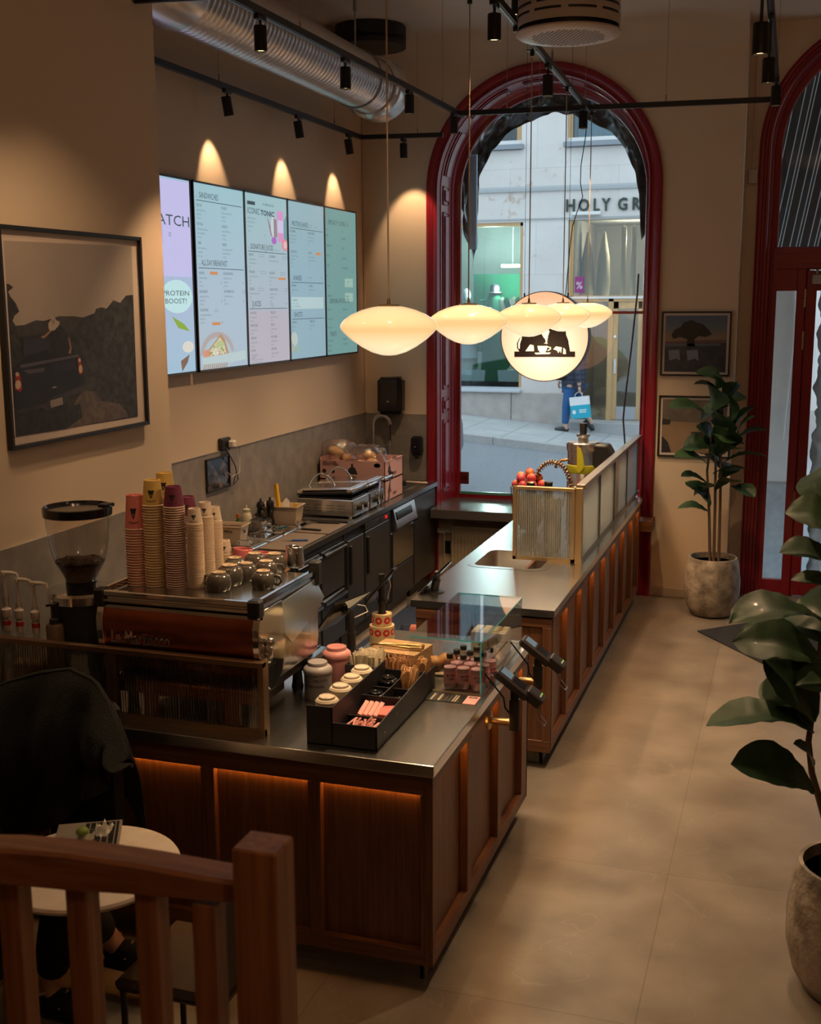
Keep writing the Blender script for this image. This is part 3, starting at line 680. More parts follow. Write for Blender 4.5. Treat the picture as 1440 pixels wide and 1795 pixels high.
b = B().lathe([(.10, 4.31), (.10, ZC+.08)], 30, T=T); obj('supply_pipe', b, M_galv, df, smooth=40)
b = B().lathe([(0, 4.035), (.22, 4.035), (.285, 4.042), (.295, 4.048), (.295, 4.056), (.22, 4.062), (0, 4.062)], 56, T=T)
pl = obj('face_plate', b, MATS['diffuser_white'], df, smooth=30)
b = B()
for i in range(-9, 10):
    for j in range(-9, 10):
        x, y = i*.026+(.013 if j % 2 else 0), j*.0225
        if x*x+y*y < .205**2: b.lathe([(0.0085, 4.0344)], 8, T=T @ Matrix.Translation((x, y, 0)), cap0=True, cap1=False)
obj('perforations', b, mat('hole_brown', (0.03, 0.015, 0.01), 0.8), pl)
obj('gap_ring', B().lathe([(.262, 4.06), (.262, 4.09)], 48, T=T, cap0=False, cap1=False), M_black, df)

# ---- cable conduit by the door
cd = thing('wall_conduit', 'beige cable conduit running down to a small junction box between the arches', 'conduit', (-0.43, YD, 3.6))
obj('conduit', B().cyl((-0.405, YD-.012, 3.72), (-0.405, YD-.012, ZC), .011, n=10), M_wall, cd)
obj('junction_box', B().box(-0.445, -0.365, YD-.045, YD, 3.60, 3.72, bev=.006), mat('box_cream', (0.58, 0.52, 0.44), 0.5), cd)

# ---- lit round sign in the window
SX, SY, SZ, SR = -2.045, 9.95, 2.323, 0.385
sg = thing('hanging_round_sign', 'large round backlit sign hanging inside the arched window, black figures over a cup', 'sign', (SX, SY, SZ))
Rx = Matrix.Translation((SX, SY, SZ)) @ Matrix.Rotation(PI/2, 4, 'X')
obj('sign_drum', B().lathe([(SR-.007, .016), (SR, .016), (SR, -.10), (SR-.007, -.10)], 72, T=Rx, cap0=False, cap1=False), M_black, sg, smooth=40)
sm = mat('sign_face', (0.7, 0.5, 0.38), 0.4, emit=(1.0, 0.52, 0.30), es=0.95)
N, L = sm.node_tree.nodes, sm.node_tree.links
tcn = N.new('ShaderNodeTexCoord'); ln = N.new('ShaderNodeVectorMath'); ln.operation = 'DISTANCE'; ln.inputs[1].default_value = (0, 0, -0.08)
L.new(tcn.outputs['Object'], ln.inputs[0]); cr = N.new('ShaderNodeValToRGB'); e = cr.color_ramp.elements
e[0].position = 0.10; e[0].color = (1.15, 1.0, 0.74, 1); e[1].position = 0.42; e[1].color = (1.0, 0.50, 0.28, 1)
L.new(ln.outputs['Value'], cr.inputs[0]); L.new(cr.outputs[0], N['Principled BSDF'].inputs['Emission Color'])
face = obj('sign_face', B().lathe([(0, -.001), (SR-.004, -.001), (SR-.004, .012), (0, .012)], 72, T=Rx), sm, sg)
obj('sign_back', B().lathe([(0, -.088), (SR-.004, -.088)], 72, T=Rx), mat('sign_back_face', (0.7, 0.5, 0.38), 0.4, emit=(1.0, 0.55, 0.32), es=0.6), sg)
yf = SY-.016
def S(px, py): p = at(px, py, 'y', yf); return (p.x, p.z)
def Z7(x, y): return S(760+x/3.6, 480+y/3.6)
b = B()
b.prism([Z7(512, 490), Z7(895, 490), Z7(895, 525), Z7(512, 525)], 'y', yf-.004, yf+.004)
# two figures leaning to each other over the table
L_fig = [(545, 492), (530, 470), (528, 440), (545, 405), (575, 388), (620, 372), (650, 350), (668, 320), (690, 300), (708, 318), (706, 345), (690, 372), (705, 395), (712, 430), (690, 445), (640, 452), (612, 445), (590, 470), (580, 492)]
R_fig = [(862, 492), (866, 460), (852, 420), (838, 385), (836, 352), (815, 335), (780, 322), (750, 300), (728, 296), (712, 318), (716, 345), (735, 362), (722, 400), (716, 432), (742, 455), (770, 458), (800, 460), (835, 470), (842, 492)]
for F in (L_fig, R_fig): b.prism([Z7(x, y) for x, y in F], 'y', yf-.004, yf+.003)
b.prism([Z7(x, y) for x, y in [(575, 492), (575, 440), (860, 440), (860, 492)]], 'y', yf-.002, yf+.003)
lg = obj('sign_logo', b, mat('sign_black', (0.02, 0.010, 0.006), 0.5), sg)
M_lit = mat('sign_cutout', (0.9, 0.8, 0.6), 0.4, emit=(1.0, 0.90, 0.62), es=1.0)
b = B()
for P in ([(658, 455), (722, 455), (716, 482), (702, 500), (680, 500), (664, 482)], [(640, 498), (742, 496), (734, 506), (648, 508)], [(722, 458), (742, 462), (744, 476), (724, 488), (722, 482), (736, 474), (736, 467), (722, 464)],
          [(582, 488), (612, 446), (634, 452), (636, 488)], [(758, 476), (775, 458), (812, 464), (808, 502), (800, 484), (790, 500), (782, 484), (772, 480)], [(822, 465), (836, 480), (838, 506), (820, 506)],
          [(690, 372), (700, 392), (712, 352), (720, 368), (730, 360), (724, 400), (716, 445), (706, 410), (698, 402), (690, 388), (680, 372)],
          [(552, 402), (560, 402), (548, 440), (546, 474), (538, 470), (536, 440)], [(853, 405), (862, 440), (870, 480), (866, 490), (856, 440)]):
    b.prism([Z7(x, y) for x, y in P], 'y', yf-.0055, yf-.002)
obj('sign_cutout', b, M_lit, lg)
b = B()
for s in (-.19, .19): b.cyl((SX+s, SY+.04, SZ+.33), (SX+s*1.0, SY+.04, ZC), 0.0018, n=5).cyl((SX+s, SY+.04, SZ+.33), (SX+s, SY+.04, SZ+.37), .007, n=8)
obj('suspension_wire', b, M_black, sg)
pts = [at(x, y, 'y', SY+.03) for x, y in ((1030, 205), (1027, 240), (1019, 290), (1018, 320), (1022, 345), (1012, 372), (1004, 397), (999, 440), (995, 485), (992, 517))]
obj('power_cable', B().tube(pts, 0.004, 6), M_black, sg)
pts = [at(x, y, 'y', 10.72) for x, y in ((1120, 480), (1118, 513), (1107, 613), (1096, 702), (1093, 735), (1097, 790), (1100, 850))]
single('hanging_cable', B().tube(pts, 0.008, 8), mat('grey_cable', (0.06, 0.08, 0.10), 0.5), 'thick grey cable hanging down the right side of the arched window', 'cable', pts[2])
lamp('POINT', 'sign_light', (SX, SY-.25, SZ-.15), 2.5, (1.0, 0.66, 0.4), shadow_soft_size=0.15)
# ============================================================ the street
YF = 23.8
def gz(x): return 0.075-0.088*(x+4.5)
def slope(b, x0, x1, y0, y1, dz, h, m=0):
    vs = [(x, y, gz(x)+dz-(0 if t else h)) for t in (0, 1) for x, y in ((x0, y0), (x1, y0), (x1, y1), (x0, y1))]
    b.add(vs, [(0, 3, 2, 1), (4, 5, 6, 7), (0, 1, 5, 4), (1, 2, 6, 5), (2, 3, 7, 6), (3, 0, 4, 7)], m)
M_asph = mat('asphalt', (0.19, 0.20, 0.215), 0.8, noise=(40, (0.27, 0.28, 0.295), 6, 0.3, 0.7), bump=(150, .4))
b = B(); slope(b, -22, 14, 13.2, 20.75, -0.13, 0.4)
st = tag(obj('street_road', b, M_asph), kind='structure')
b = B(); slope(b, -22, 14, YO, 13.0, -0.6, 0.4); slope(b, -22, 14, 20.9, YF, 0.0, 0.3)
pv = mat('pavement_slabs', (0.40, 0.395, 0.39), 0.75, noise=(3, (0.47, 0.465, 0.455), 6, 0.3, 0.7))
N, L = pv.node_tree.nodes, pv.node_tree.links; bk = N.new('ShaderNodeTexBrick'); tcn = N.new('ShaderNodeTexCoord'); L.new(tcn.outputs['Object'], bk.inputs['Vector'])
bk.offset = 0; bk.inputs['Scale'].default_value = 1; bk.inputs['Brick Width'].default_value = 0.85; bk.inputs['Row Height'].default_value = 0.95; bk.inputs['Mortar Size'].default_value = 0.012
bk.inputs['Color1'].default_value = (1, 1, 1, 1); bk.inputs['Color2'].default_value = (.92, .93, .94, 1); bk.inputs['Mortar'].default_value = (.55, .55, .55, 1)
vr = [n for n in N if n.type == 'VALTORGB'][0]; mx = N.new('ShaderNodeMix'); mx.data_type = 'RGBA'; mx.blend_type = 'MULTIPLY'; mx.inputs[0].default_value = 1
L.new(vr.outputs[0], mx.inputs[6]); L.new(bk.outputs['Color'], mx.inputs[7]); L.new(mx.outputs[2], N['Principled BSDF'].inputs['Base Color'])
tag(obj('pavement', b, pv), kind='structure')
b = B()
for i in range(26): x0 = -22+i*1.4; slope(b, x0+.006, x0+1.394, 20.72, 20.92, 0.005, 0.4)
tag(obj('kerb', b, mat('granite_kerb', (0.36, 0.34, 0.32), 0.8, noise=(30, (.45, .43, .41), 4, .3, .7))), kind='structure')
# ---- building opposite
M_lime = mat('limestone', (0.66, 0.60, 0.55), 0.8, noise=(1.1, (0.74, 0.69, 0.64), 9, 0.35, 0.7))
N, L = M_lime.node_tree.nodes, M_lime.node_tree.links; bk = N.new('ShaderNodeTexBrick'); tcn = N.new('ShaderNodeTexCoord'); mp = N.new('ShaderNodeMapping')
mp.inputs['Rotation'].default_value = (PI/2, 0, 0); mp.inputs['Location'].default_value = (0.0, -0.3, 0)
sw = N.new('ShaderNodeSeparateXYZ'); cb = N.new('ShaderNodeCombineXYZ'); L.new(tcn.outputs['Object'], sw.inputs[0]); L.new(sw.outputs[0], cb.inputs[0]); L.new(sw.outputs[2], cb.inputs[1]); L.new(cb.outputs[0], bk.inputs['Vector'])
bk.offset = 0.5; bk.inputs['Scale'].default_value = 1; bk.inputs['Brick Width'].default_value = 1.1; bk.inputs['Row Height'].default_value = 1.05; bk.inputs['Mortar Size'].default_value = 0.006
bk.inputs['Color1'].default_value = (1, 1, 1, 1); bk.inputs['Color2'].default_value = (.97, .96, .95, 1); bk.inputs['Mortar'].default_value = (.80, .79, .78, 1)
ns = N.new('ShaderNodeTexNoise'); ns.inputs['Scale'].default_value = 7; ns.inputs['Detail'].default_value = 8; L.new(tcn.outputs['Object'], ns.inputs['Vector'])
ns2 = N.new('ShaderNodeTexNoise'); ns2.inputs['Scale'].default_value = 0.9; L.new(tcn.outputs['Object'], ns2.inputs['Vector']); mm = N.new('ShaderNodeMath'); mm.operation = 'MULTIPLY'; L.new(ns.outputs[0], mm.inputs[0]); L.new(ns2.outputs[0], mm.inputs[1])
rs = N.new('ShaderNodeValToRGB'); rs.color_ramp.elements[0].position = .33; rs.color_ramp.elements[1].position = .42; rs.color_ramp.elements[0].color = (1, 1, 1, 1); rs.color_ramp.elements[1].color = (.78, .66, .56, 1); L.new(mm.outputs[0], rs.inputs[0])
vr = [n for n in N if n.type == 'VALTORGB'][0]; mx = N.new('ShaderNodeMix'); mx.data_type = 'RGBA'; mx.blend_type = 'MULTIPLY'; mx.inputs[0].default_value = 1
L.new(vr.outputs[0], mx.inputs[6]); L.new(bk.outputs['Color'], mx.inputs[7]); mx3 = N.new('ShaderNodeMix'); mx3.data_type = 'RGBA'; mx3.blend_type = 'MULTIPLY'; mx3.inputs[0].default_value = 1
L.new(mx.outputs[2], mx3.inputs[6]); L.new(rs.outputs[0], mx3.inputs[7]); L.new(mx3.outputs[2], N['Principled BSDF'].inputs['Base Color'])
M_gran = mat('granite_plinth', (0.40, 0.35, 0.31), 0.7, noise=(5, (0.50, 0.45, 0.41), 9, 0.3, 0.7))
M_fwood = mat('shopfront_wood', (0.50, 0.30, 0.13), 0.5, wood=('z', 30, (0.60, 0.38, 0.18)))
M_sglass = glass('shop_glass', (0.66, 0.74, 0.76), 1.3)
bd = thing('building', 'pale limestone shop building across the street seen through the arched window', 'building', (-4, YF, 0))
D0, D1 = YF, YF+0.35
b = B()
W1 = (-8.2, -5.37, 0.80, 4.20); W2 = (-4.44, -2.2, 0.20, 4.22)   # shop window, shop entrance
U1 = (-7.4, -5.42, 5.72, 8.0); U2 = (-4.50, -2.2, 5.72, 8.0)
b.box(-16, W1[0], D0, D1, -1, 12); b.box(W1[1], W2[0], D0, D1, -1, 5.5); b.box(W2[1], 10, D0, D1, -1, 12)
b.box(W1[0], W1[1], D0, D1, -1, W1[2]); b.box(W1[0], W1[1], D0, D1, W1[3], 5.62); b.box(W2[0], W2[1], D0, D1, W2[3], 5.62)
b.box(W1[1], W2[0], D0, D1, 5.5, 5.62)
b.box(W1[0], U1[0], D0, D1, 5.62, 8.0); b.box(U1[1], U2[0], D0, D1, 5.62, 8.0); b.box(W1[0], -2.2, D0, D1, 8.0, 12)
obj('facade', b, M_lime, bd)
b = B(); xs = [-16+i*1.12 for i in range(12)]
for i in range(10):
    x0 = -15.6+i*1.115; x1 = min(x0+1.10, W2[0]-.02)
    if x1 > x0: b.box(x0, x1, D0-.05, D0, -1, 0.74, bev=.008)
b.box(-2.18, 8, D0-.05, D0, -1.2, 0.5)
obj('plinth', b, M_gran, bd)
obj('ledge', B().box(-16, -5.36, D0-.16, D0, 0.74, 0.80, bev=.01).box(-8.2, -5.37, D0, D0+.1, .80, .84), mat('lead_ledge', (0.50, 0.52, 0.54), 0.5), bd)
b = B().prism([(D0, 4.80), (D0-.05, 4.80), (D0-.05, 4.86), (D0-.02, 4.90), (D0, 4.90)], 'x', -16, 8).box(-16, 8, D0-.02, D0, 4.24, 4.27); obj('string_course', b, mat('course_grey', (0.40, 0.41, 0.40), 0.7), bd)
for (x0, x1, z0, z1), nm in ((U1, 'upper'), (U2, 'upper')):
    f = obj('upper_window', B().box(x0, x0+.09, D0+.1, D0+.2, z0, z1).box(x1-.12, x1, D0+.1, D0+.2, z0, z1).box(x0, x1, D0+.08, D0+.2, z0, z0+.10, 1).box(x0+1.15, x0+1.21, D0+.1, D0+.2, z0, z1, 1).box(x0-.05, x1+.05, D0-.14, D0+.1, z0-.09, z0, 2), [M_fwood, M_white, mat('lead_sill', (0.25, 0.27, 0.29), 0.5)], bd)
    obj('pane', B().box(x0+.05, x1-.05, D0+.14, D0+.15, z0+.05, z1), M_sglass, f)
    obj('curtain', B().grid(lambda u, v: (x0+.1+1.05*u, D0+.32+.03*math.sin(u*60), z0+.05+(z1-z0-.1)*v), 60, 1), mat('net_curtain', (0.55, 0.62, 0.66), 0.9), f)
    obj('room_dark', B().box(x0-.2, x1+.2, D0+1.2, D0+1.25, z0-.2, z1+.2), mat('dim_room', (0.10, 0.09, 0.09), 0.9), f)
# shop window with its display room
def room(b, x0, x1, z0, z1, d):
    b.box(x0, x1, D1+d, D1+d+.05, z0, z1); b.box(x0-.05, x0, D1, D1+d, z0, z1); b.box(x1, x1+.05, D1, D1+d, z0, z1); b.box(x0, x1, D1, D1+d, z1, z1+.05); b.box(x0, x1, D1, D1+d, z0-.05, z0)
b = B(); room(b, W1[0], W1[1], 0.80, 4.3, 1.7)
shop = obj('display_room', b, mat('shop_wall', (0.34, 0.38, 0.34), 0.8), bd)
f = obj('shop_window', B().box(W1[0], W1[0]+.07, D0+.05, D0+.15, W1[2], W1[3]).box(W1[1]-.06, W1[1], D0+.02, D0+.15, W1[2], W1[3]).box(W1[0], W1[1], D0+.02, D0+.15, W1[3]-.07, W1[3]), M_fwood, bd)
obj('pane', B().box(W1[0], W1[1], D0+.09, D0+.10, W1[2], W1[3]), M_sglass, f)
obj('dark_base_strip', B().box(W1[0], W1[1], D0+.11, D0+.14, 0.84, 0.95), M_black, f)
b = B(); room(b, W2[0], W2[1], 0.20, 4.3, 3.2)
shop2 = obj('entrance_room', b, mat('shop_wall_grey', (0.34, 0.31, 0.27), 0.8), bd)
for i in range(9): obj('stair_step', B().box(-3.2, -2.3, D1+1.0+.26*i, D1+1.3+.26*i, 0.2, 0.38+.17*i), mat('step_grey', (0.25, 0.24, 0.23), .7), shop2)
# shopfront joinery: transom, door, sidelights
b = B()
for x in (W2[0], -3.60, -2.92): b.box(x, x+.10, D0+.06, D0+.18, 0.20, 2.68 if x > -4.4 else 4.2)
b.box(W2[0], W2[1], D0+.06, D0+.18, 2.60, 2.72, 0).box(W2[0], W2[1], D0+.04, D0+.06, 2.66, 2.70, 1).box(W2[0]+.02, W2[0]+.06, D0+.03, D0+.06, .2, 4.2)
sf = obj('shopfront', b, [M_fwood, M_white], bd)
obj('pane', B().box(W2[0]+.08, W2[1], D0+.11, D0+.12, 2.72, W2[3]).box(W2[0]+.08, -3.62, D0+.11, D0+.12, 0.2, 2.60), M_sglass, sf)
for x0 in (-3.50, -2.82):
    d = obj('shop_door', B().box(x0, x0+.10, D0+.08, D0+.16, 0.22, 2.60).box(x0+.50, x0+.60, D0+.08, D0+.16, 0.22, 2.60).box(x0, x0+.6, D0+.08, D0+.16, 2.46, 2.60).box(x0+.1, x0+.5, D0+.07, D0+.16, .22, .48, 1), [M_fwood, mat('zinc_plate', (.42, .44, .46), .4, .5)], sf)
    obj('pane', B().box(x0+.1, x0+.5, D0+.11, D0+.12, .4, 2.46), M_sglass, d)
    obj('door_plate', B().box(x0+.02, x0+.07, D0+.065, D0+.08, 1.15, 1.45, bev=.01).cyl((x0+.045, D0+.06, 1.9), (x0+.045, D0+.08, 1.9), .03), M_steel, d)
b = B().box(W2[0]-.1, W2[1]+.6, D0-.55, D0+.1, -.6, 0.20, bev=.01); obj('entrance_step', b, mat('step_granite', (0.38, 0.37, 0.36), .75), bd)
ltr = B()
for ch_, xa_, xb_ in (('H', 838, 893), ('O', 915, 985), ('L', 1012, 1050), ('Y', 1062, 1118), ('G', 1165, 1225), ('R', 1257, 1310)):
    A_, C_ = at(760+xa_/3.6, 358, 'y', D0-.045), at(760+xb_/3.6, 358, 'y', D0-.045); ltr.text(ch_, (A_.x, D0-.045, 4.385), 0.335, bold=0.022, depth=0.035, width=C_.x-A_.x)
obj('shop_lettering', ltr, mat('letter_green', (0.03, 0.045, 0.03), 0.5), bd)
obj('sign_lamp', B().box(-4.36, -3.78, D0-.12, D0, 4.30, 4.37, bev=.01), M_white, bd)
b = B().box(-4.30, -4.12, D0+.085, D0+.09, 2.78, 3.10); b.text('%', (-4.27, D0+.08, 2.86), .2, m=1); obj('magenta_poster', b, [mat('magenta_paper', (0.30, 0.03, 0.18), .6), M_white], sf)
obj('intercom', B().box(-4.93, -4.83, D0-.03, D0, 1.02, 1.20, bev=.01), M_steel, bd)
# what stands in the two shops
def warmspot(x, y, z, e, c=(1, .82, .6)): lamp('POINT', 'shop_fill_light', (x, y, z), e, c, shadow_soft_size=.1)
warmspot(-6.0, D1+.15, 2.9, 170, (.9, 1, .92)); warmspot(-6.2, D1+.4, 3.9, 120, (.85, 1, .9)); warmspot(-3.4, D1+1.4, 3.9, 110); warmspot(-3.6, D1+1.0, 2.2, 30)  # unseen point lamps; the low front one added to brighten the display
tl = thing('shop_tube_light', 'yellowish tube lamp hanging inside the shop window across the street', 'lamp', (-5.8, D1+.6, 3.35))
obj('tube', B().cyl((-6.05, D1+.6, 3.36), (-5.50, D1+.6, 3.36), .035), mat('tube_glow', (1, .9, .5), .4, emit=(1, .85, .4), es=2), tl)
obj('cable', B().cyl((-5.8, D1+.6, 3.38), (-5.8, D1+.6, 4.3), .006), M_white, tl)
M_mann = mat('mannequin_white', (0.75, 0.77, 0.72), .45); M_green = mat('green_cloth', (0.01, 0.16, 0.07), .8); M_cream = mat('cream_cloth', (0.66, 0.66, 0.55), .85)
yS = D0+.6
def sp_(px, py): return at(px, py, 'y', yS)
mn = thing('mannequin', 'white mannequin with green scarf in the shop window across the street', 'mannequin', sp_(822, 690))
c = sp_(818, 518)
b = B().ball(c, (.10, .12, .15)).cyl(c-Vector((0, 0, .28)), c-Vector((0, 0, .1)), .05).lathe([(.0, -1.35), (.25, -1.32), (.22, -.9), (.17, -.6), (.21, -.38), (.17, -.28), (.06, -.22), (0, -.2)], 20, o=c)
obj('body', b, M_mann, mn, smooth=60); obj('scarf', B().ball(c+Vector((.10, 0, -.32)), (.23, .2, .13), jit=.3).lathe([(.3, -1.0), (.24, -.35), (.05, -.27)], 18, o=c+Vector((0.05, 0, 0))), M_green, mn, smooth=60)
c = sp_(868, 515)
hs = thing('hat_display', 'dark hat on a green draped stand in the shop window', 'hat display', sp_(868, 690))
obj('hat', B().lathe([(.16, 0), (.17, .02), (.11, .04), (.10, .16), (.06, .20), (0, .2)], 20, o=c), M_black, hs, smooth=50)
obj('stand', B().lathe([(.30, -1.9), (.26, -1.0), (.16, -.1), (.12, 0)], 20, o=c+Vector((0, 0, 0))), M_green, hs, smooth=50)
cz = sp_(890, 540)
pile = thing('folded_clothes', 'pile of green and cream knitwear hanging in the shop window', 'clothes', cz)
for k in range(5): obj('garment', B().tube([cz+Vector((-.30+.13*k, .02*k, .10)), cz+Vector((-.27+.13*k, -.05, .18)), cz+Vector((-.22+.13*k, 0, 0)), cz+Vector((-.24+.12*k, .03, -.35))], [.05, .08, .09, .07], 10), (M_green, M_cream)[k % 2], pile, smooth=60)
obj('rail', B().cyl(cz+Vector((-.6, 0, .16)), cz+Vector((.45, 0, .16)), .02), mat('green_rail', (.02, .4, .2), .4), pile)
single('display_plinth', B().box(-8.0, -5.45, D0+.35, D1+1.4, .80, 1.17), mat('plinth_white', (.66, .74, .70), .6), 'long white display plinth in the shop window across the street', 'plinth', (-6.5, D1, .8))
single('green_backdrop', B().box(-6.75, -5.7, D1+.9, D1+.93, 1.17, 3.2), M_green, 'dark green backdrop panel behind the tote bag in the shop window', 'panel', (-6.2, D1+.9, 1.17))
for px in (817, 905):
    c = sp_(px, 640); single('draped_cone', B().lathe([(.22, -.28), (.16, 0), (.06, .35), (.03, .5), (0, .52)], 14, o=c+Vector((0, .1, .02))), M_cream, 'cream draped cloth left of the tote bag' if px < 850 else 'cream draped cloth right of the tote bag', 'cloth', c, smooth=60)
c = sp_(857, 632); tb = thing('tote_bag', 'cream canvas tote bag with dark stripes in the shop window', 'bag', c-Vector((0, 0, .15)))
z0 = 1.175
obj('bag', B().prism([(c.x-.21, z0), (c.x+.19, z0), (c.x+.23, z0+.36), (c.x-.22, z0+.38)], 'y', yS-.10, yS+.05), M_cream, tb, bevel=.01)
obj('stripe', B().box(c.x-.10, c.x-.08, yS-.105, yS-.10, z0, z0+.34).box(c.x-.05, c.x-.03, yS-.105, yS-.10, z0, z0+.34).box(c.x+.03, c.x+.05, yS-.105, yS-.10, z0, z0+.34).box(c.x+.08, c.x+.10, yS-.105, yS-.10, z0, z0+.34), M_black, tb)
obj('handle', B().tube([(c.x-.06, yS-.11, z0+.3), (c.x-.05, yS-.11, z0+.42), (c.x, yS-.11, z0+.36), (c.x+.05, yS-.11, z0+.42), (c.x+.06, yS-.11, z0+.3)], .008, 6), M_black, tb)
for i, px in enumerate((1030, 1058, 1092, 1110)):      # tall pale fabric columns behind the entrance glass
    c = at(px, 500, 'y', D1+1.2)
    single('pleated_column', B().lathe([(.13, 2.75), (.15, 3.0), (.12, 3.6), (.03, 4.1), (0, 4.12)] if i < 2 else [(.05, 2.75), (.06, 4.2), (0, 4.25)], 16, o=(c.x, c.y, -.05)), mat('pleated_cream', (.60, .50, .33), .7), ('tall pointed pale column lamp left behind the shop entrance glass', 'small pointed pale column lamp in the middle behind the entrance glass', 'slim pale pipe behind the entrance glass', 'slim pale pipe at the right behind the entrance glass')[i], 'column', (c.x, c.y, 2.7), smooth=50)
# ---- passer-by with a carrier bag (walking along the far pavement)
def skin_body(name, joints, edges, m, parent, root=0, sub=2):
    """one continuous surface grown over a skeleton: joints = [(xyz, radius)]"""
    me = bpy.data.meshes.new(name); inv = MW[parent.name].inverted()
    me.from_pydata([inv @ Vector(j[0]) for j in joints], edges, []); me.materials.append(m)
    o = bpy.data.objects.new(name, me); COL.objects.link(o); o.parent = parent; MW[o.name] = MW[parent.name]
    sk = o.modifiers.new('skin', 'SKIN'); sk.use_smooth_shade = True
    if not me.skin_vertices: me.attributes.new('skin_vertex', 'FLOAT', 'POINT')
    for i, j in enumerate(joints):
        d = me.skin_vertices[0].data[i]; r = j[1] if isinstance(j[1], tuple) else (j[1], j[1]); d.radius = r; d.use_root = (i == root)
    s = o.modifiers.new('smooth', 'SUBSURF'); s.levels = sub; s.render_levels = sub
    dg = bpy.context.evaluated_depsgraph_get(); bpy.context.view_layer.update()
    m2 = bpy.data.meshes.new_from_object(o.evaluated_get(bpy.context.evaluated_depsgraph_get()))
    o.modifiers.clear(); o.data = m2
    for p in m2.polygons: p.use_smooth = True
    return o
M_skin = mat('skin', (0.55, 0.33, 0.24), .5)
fx, fy = -4.15, 23.0
g0 = gz(fx)
ps = thing('person', 'person in dark puffer coat and blue jeans walking past the shop with a carrier bag', 'person', (fx, fy, g0))
def q(dx, dz, dy=0): return (fx+dx, fy+dy, g0+dz)
# walking to the left: front leg left and straight, rear leg right with heel lifted
J = [(q(0.02, .92), .15), (q(0.03, 1.15), (.15, .13)), (q(.03, 1.36), (.19, .13)), (q(.0, 1.50), .06), (q(-.02, 1.56), .055), (q(-.03, 1.66), (.085, .10)), (q(-.03, 1.75), .06),
     (q(-.02, .80, -.09), .10), (q(-.08, .48, -.09), .065), (q(-.10, .10, -.09), .045), (q(-.06, .04, -.09), .04), (q(-.22, .03, -.09), .035),
     (q(.05, .80, .09), .10), (q(.08, .50, .09), .065), (q(.30, .24, .09), .045), (q(.34, .16, .09), .04), (q(.26, .07, .09), .035),
     (q(.05, 1.38, -.2), .07), (q(.14, 1.12, -.24), .05), (q(.17, .88, -.26), .035),
     (q(-.02, 1.38, .2), .07), (q(-.14, 1.12, .24), .05), (q(-.26, .95, .2), .035)]
Ed = [(0, 1), (1, 2), (2, 3), (3, 4), (4, 5), (5, 6), (0, 7), (7, 8), (8, 9), (9, 10), (10, 11), (0, 12), (12, 13), (13, 14), (14, 15), (15, 16), (2, 17), (17, 18), (18, 19), (2, 20), (20, 21), (21, 22)]
skin_body('body', J, Ed, M_skin, ps)
def hand(o, c, d, s=1.0, side=1):
    """palm, four fingers and a thumb reaching along d"""
    c = Vector(c); d = Vector(d).normalized(); a = Vector((0, 1, 0)); a = (a-d*a.dot(d)).normalized(); n = d.cross(a)*side
    b = B().ball(c+d*.04*s, (.026*s, .038*s, .046*s), 10, 8)
    for i, (ln, off) in enumerate(((.072, -.027), (.080, -.009), (.074, .009), (.060, .026))):
        p = c+a*off*s+d*.07*s; b.tube([p, p+d*ln*.45*s+n*.012*s, p+d*ln*.75*s+n*.032*s, p+d*ln*.8*s+n*.055*s], [.0095*s, .009*s, .008*s, .006*s], 8)
    p = c-a*.03*s+d*.02*s; b.tube([p, p-a*.02*s+d*.025*s+n*.012*s, p-a*.015*s+d*.055*s+n*.03*s], [.012*s, .010*s, .007*s], 8)
    return obj('hand', b, M_skin, o, smooth=60)
hand(ps, q(.17, .87, -.26), (0.05, 0, -1)); hand(ps, q(-.27, .94, .2), (-.3, 0, -1))
M_jean = mat('blue_denim', (0.02, 0.10, 0.26), .8); M_coat = mat('puffer_fabric', (0.022, 0.028, 0.05), .55)
skin_body('jeans', [(q(.02, .90), .17)]+[(j[0], j[1]+.022 if not isinstance(j[1], tuple) else j[1]) for j in (J[7], J[8])]+[(q(-.10, .13, -.09), .065)]+[(j[0], j[1]+.022) for j in (J[12], J[13])]+[(q(.29, .26, .09), .062)], [(0, 1), (1, 2), (2, 3), (0, 4), (4, 5), (5, 6)], M_jean, ps)
b = B(); pr = []
for i in range(41):
    z = .74+.82*i/40; base = .215+.02*math.sin(i/40*PI)-(.10*max(0, (i-33)/7)**1.5 if i > 33 else 0); pr.append((base-.014*abs(math.sin(i*PI/4.5)), z))
b.lathe(pr, 28, T=Matrix.Translation((fx+.02, fy, g0)) @ Matrix.Diagonal((1, .82, 1, 1)))
for sgn, pts in ((-1, [q(.03, 1.44, -.17), q(.08, 1.30, -.23), q(.14, 1.12, -.26), q(.165, .93, -.27)]), (1, [q(-.01, 1.44, .17), q(-.06, 1.3, .23), q(-.14, 1.12, .25), q(-.25, .98, .21)])):
    P = []; Rr = []
    for k in range(len(pts)-1):
        for t in range(8): f_ = t/8; P.append(Vector(pts[k]).lerp(Vector(pts[k+1]), f_)); Rr.append(.080-.006*(k+f_)-.012*abs(math.sin((k*8+t)*PI/4)))
    b.tube(P, Rr, 14)
obj('coat', b, M_coat, ps, smooth=70)
obj('hair', B().ball(q(-.02, 1.70), (.105, .115, .11), 16, 10, jit=.1).ball(q(.03, 1.62), (.07, .10, .10)), mat('brown_hair', (0.06, 0.03, 0.015), .6), ps, smooth=60)
for (x, z, dy, t) in ((-.16, .045, -.09, 0), (.31, .12, .09, .9)):
    T = Matrix.Translation(q(x, z, dy)) @ Matrix.Rotation(t, 4, 'Y'); obj('shoe', B().ball((0, 0, 0), (.135, .05, .05), 16, 8, T=T).box(-.13, .12, -.045, .045, -.05, -.025, T=T, bev=.01), mat('black_leather', (.02, .02, .022), .4), ps, smooth=50)
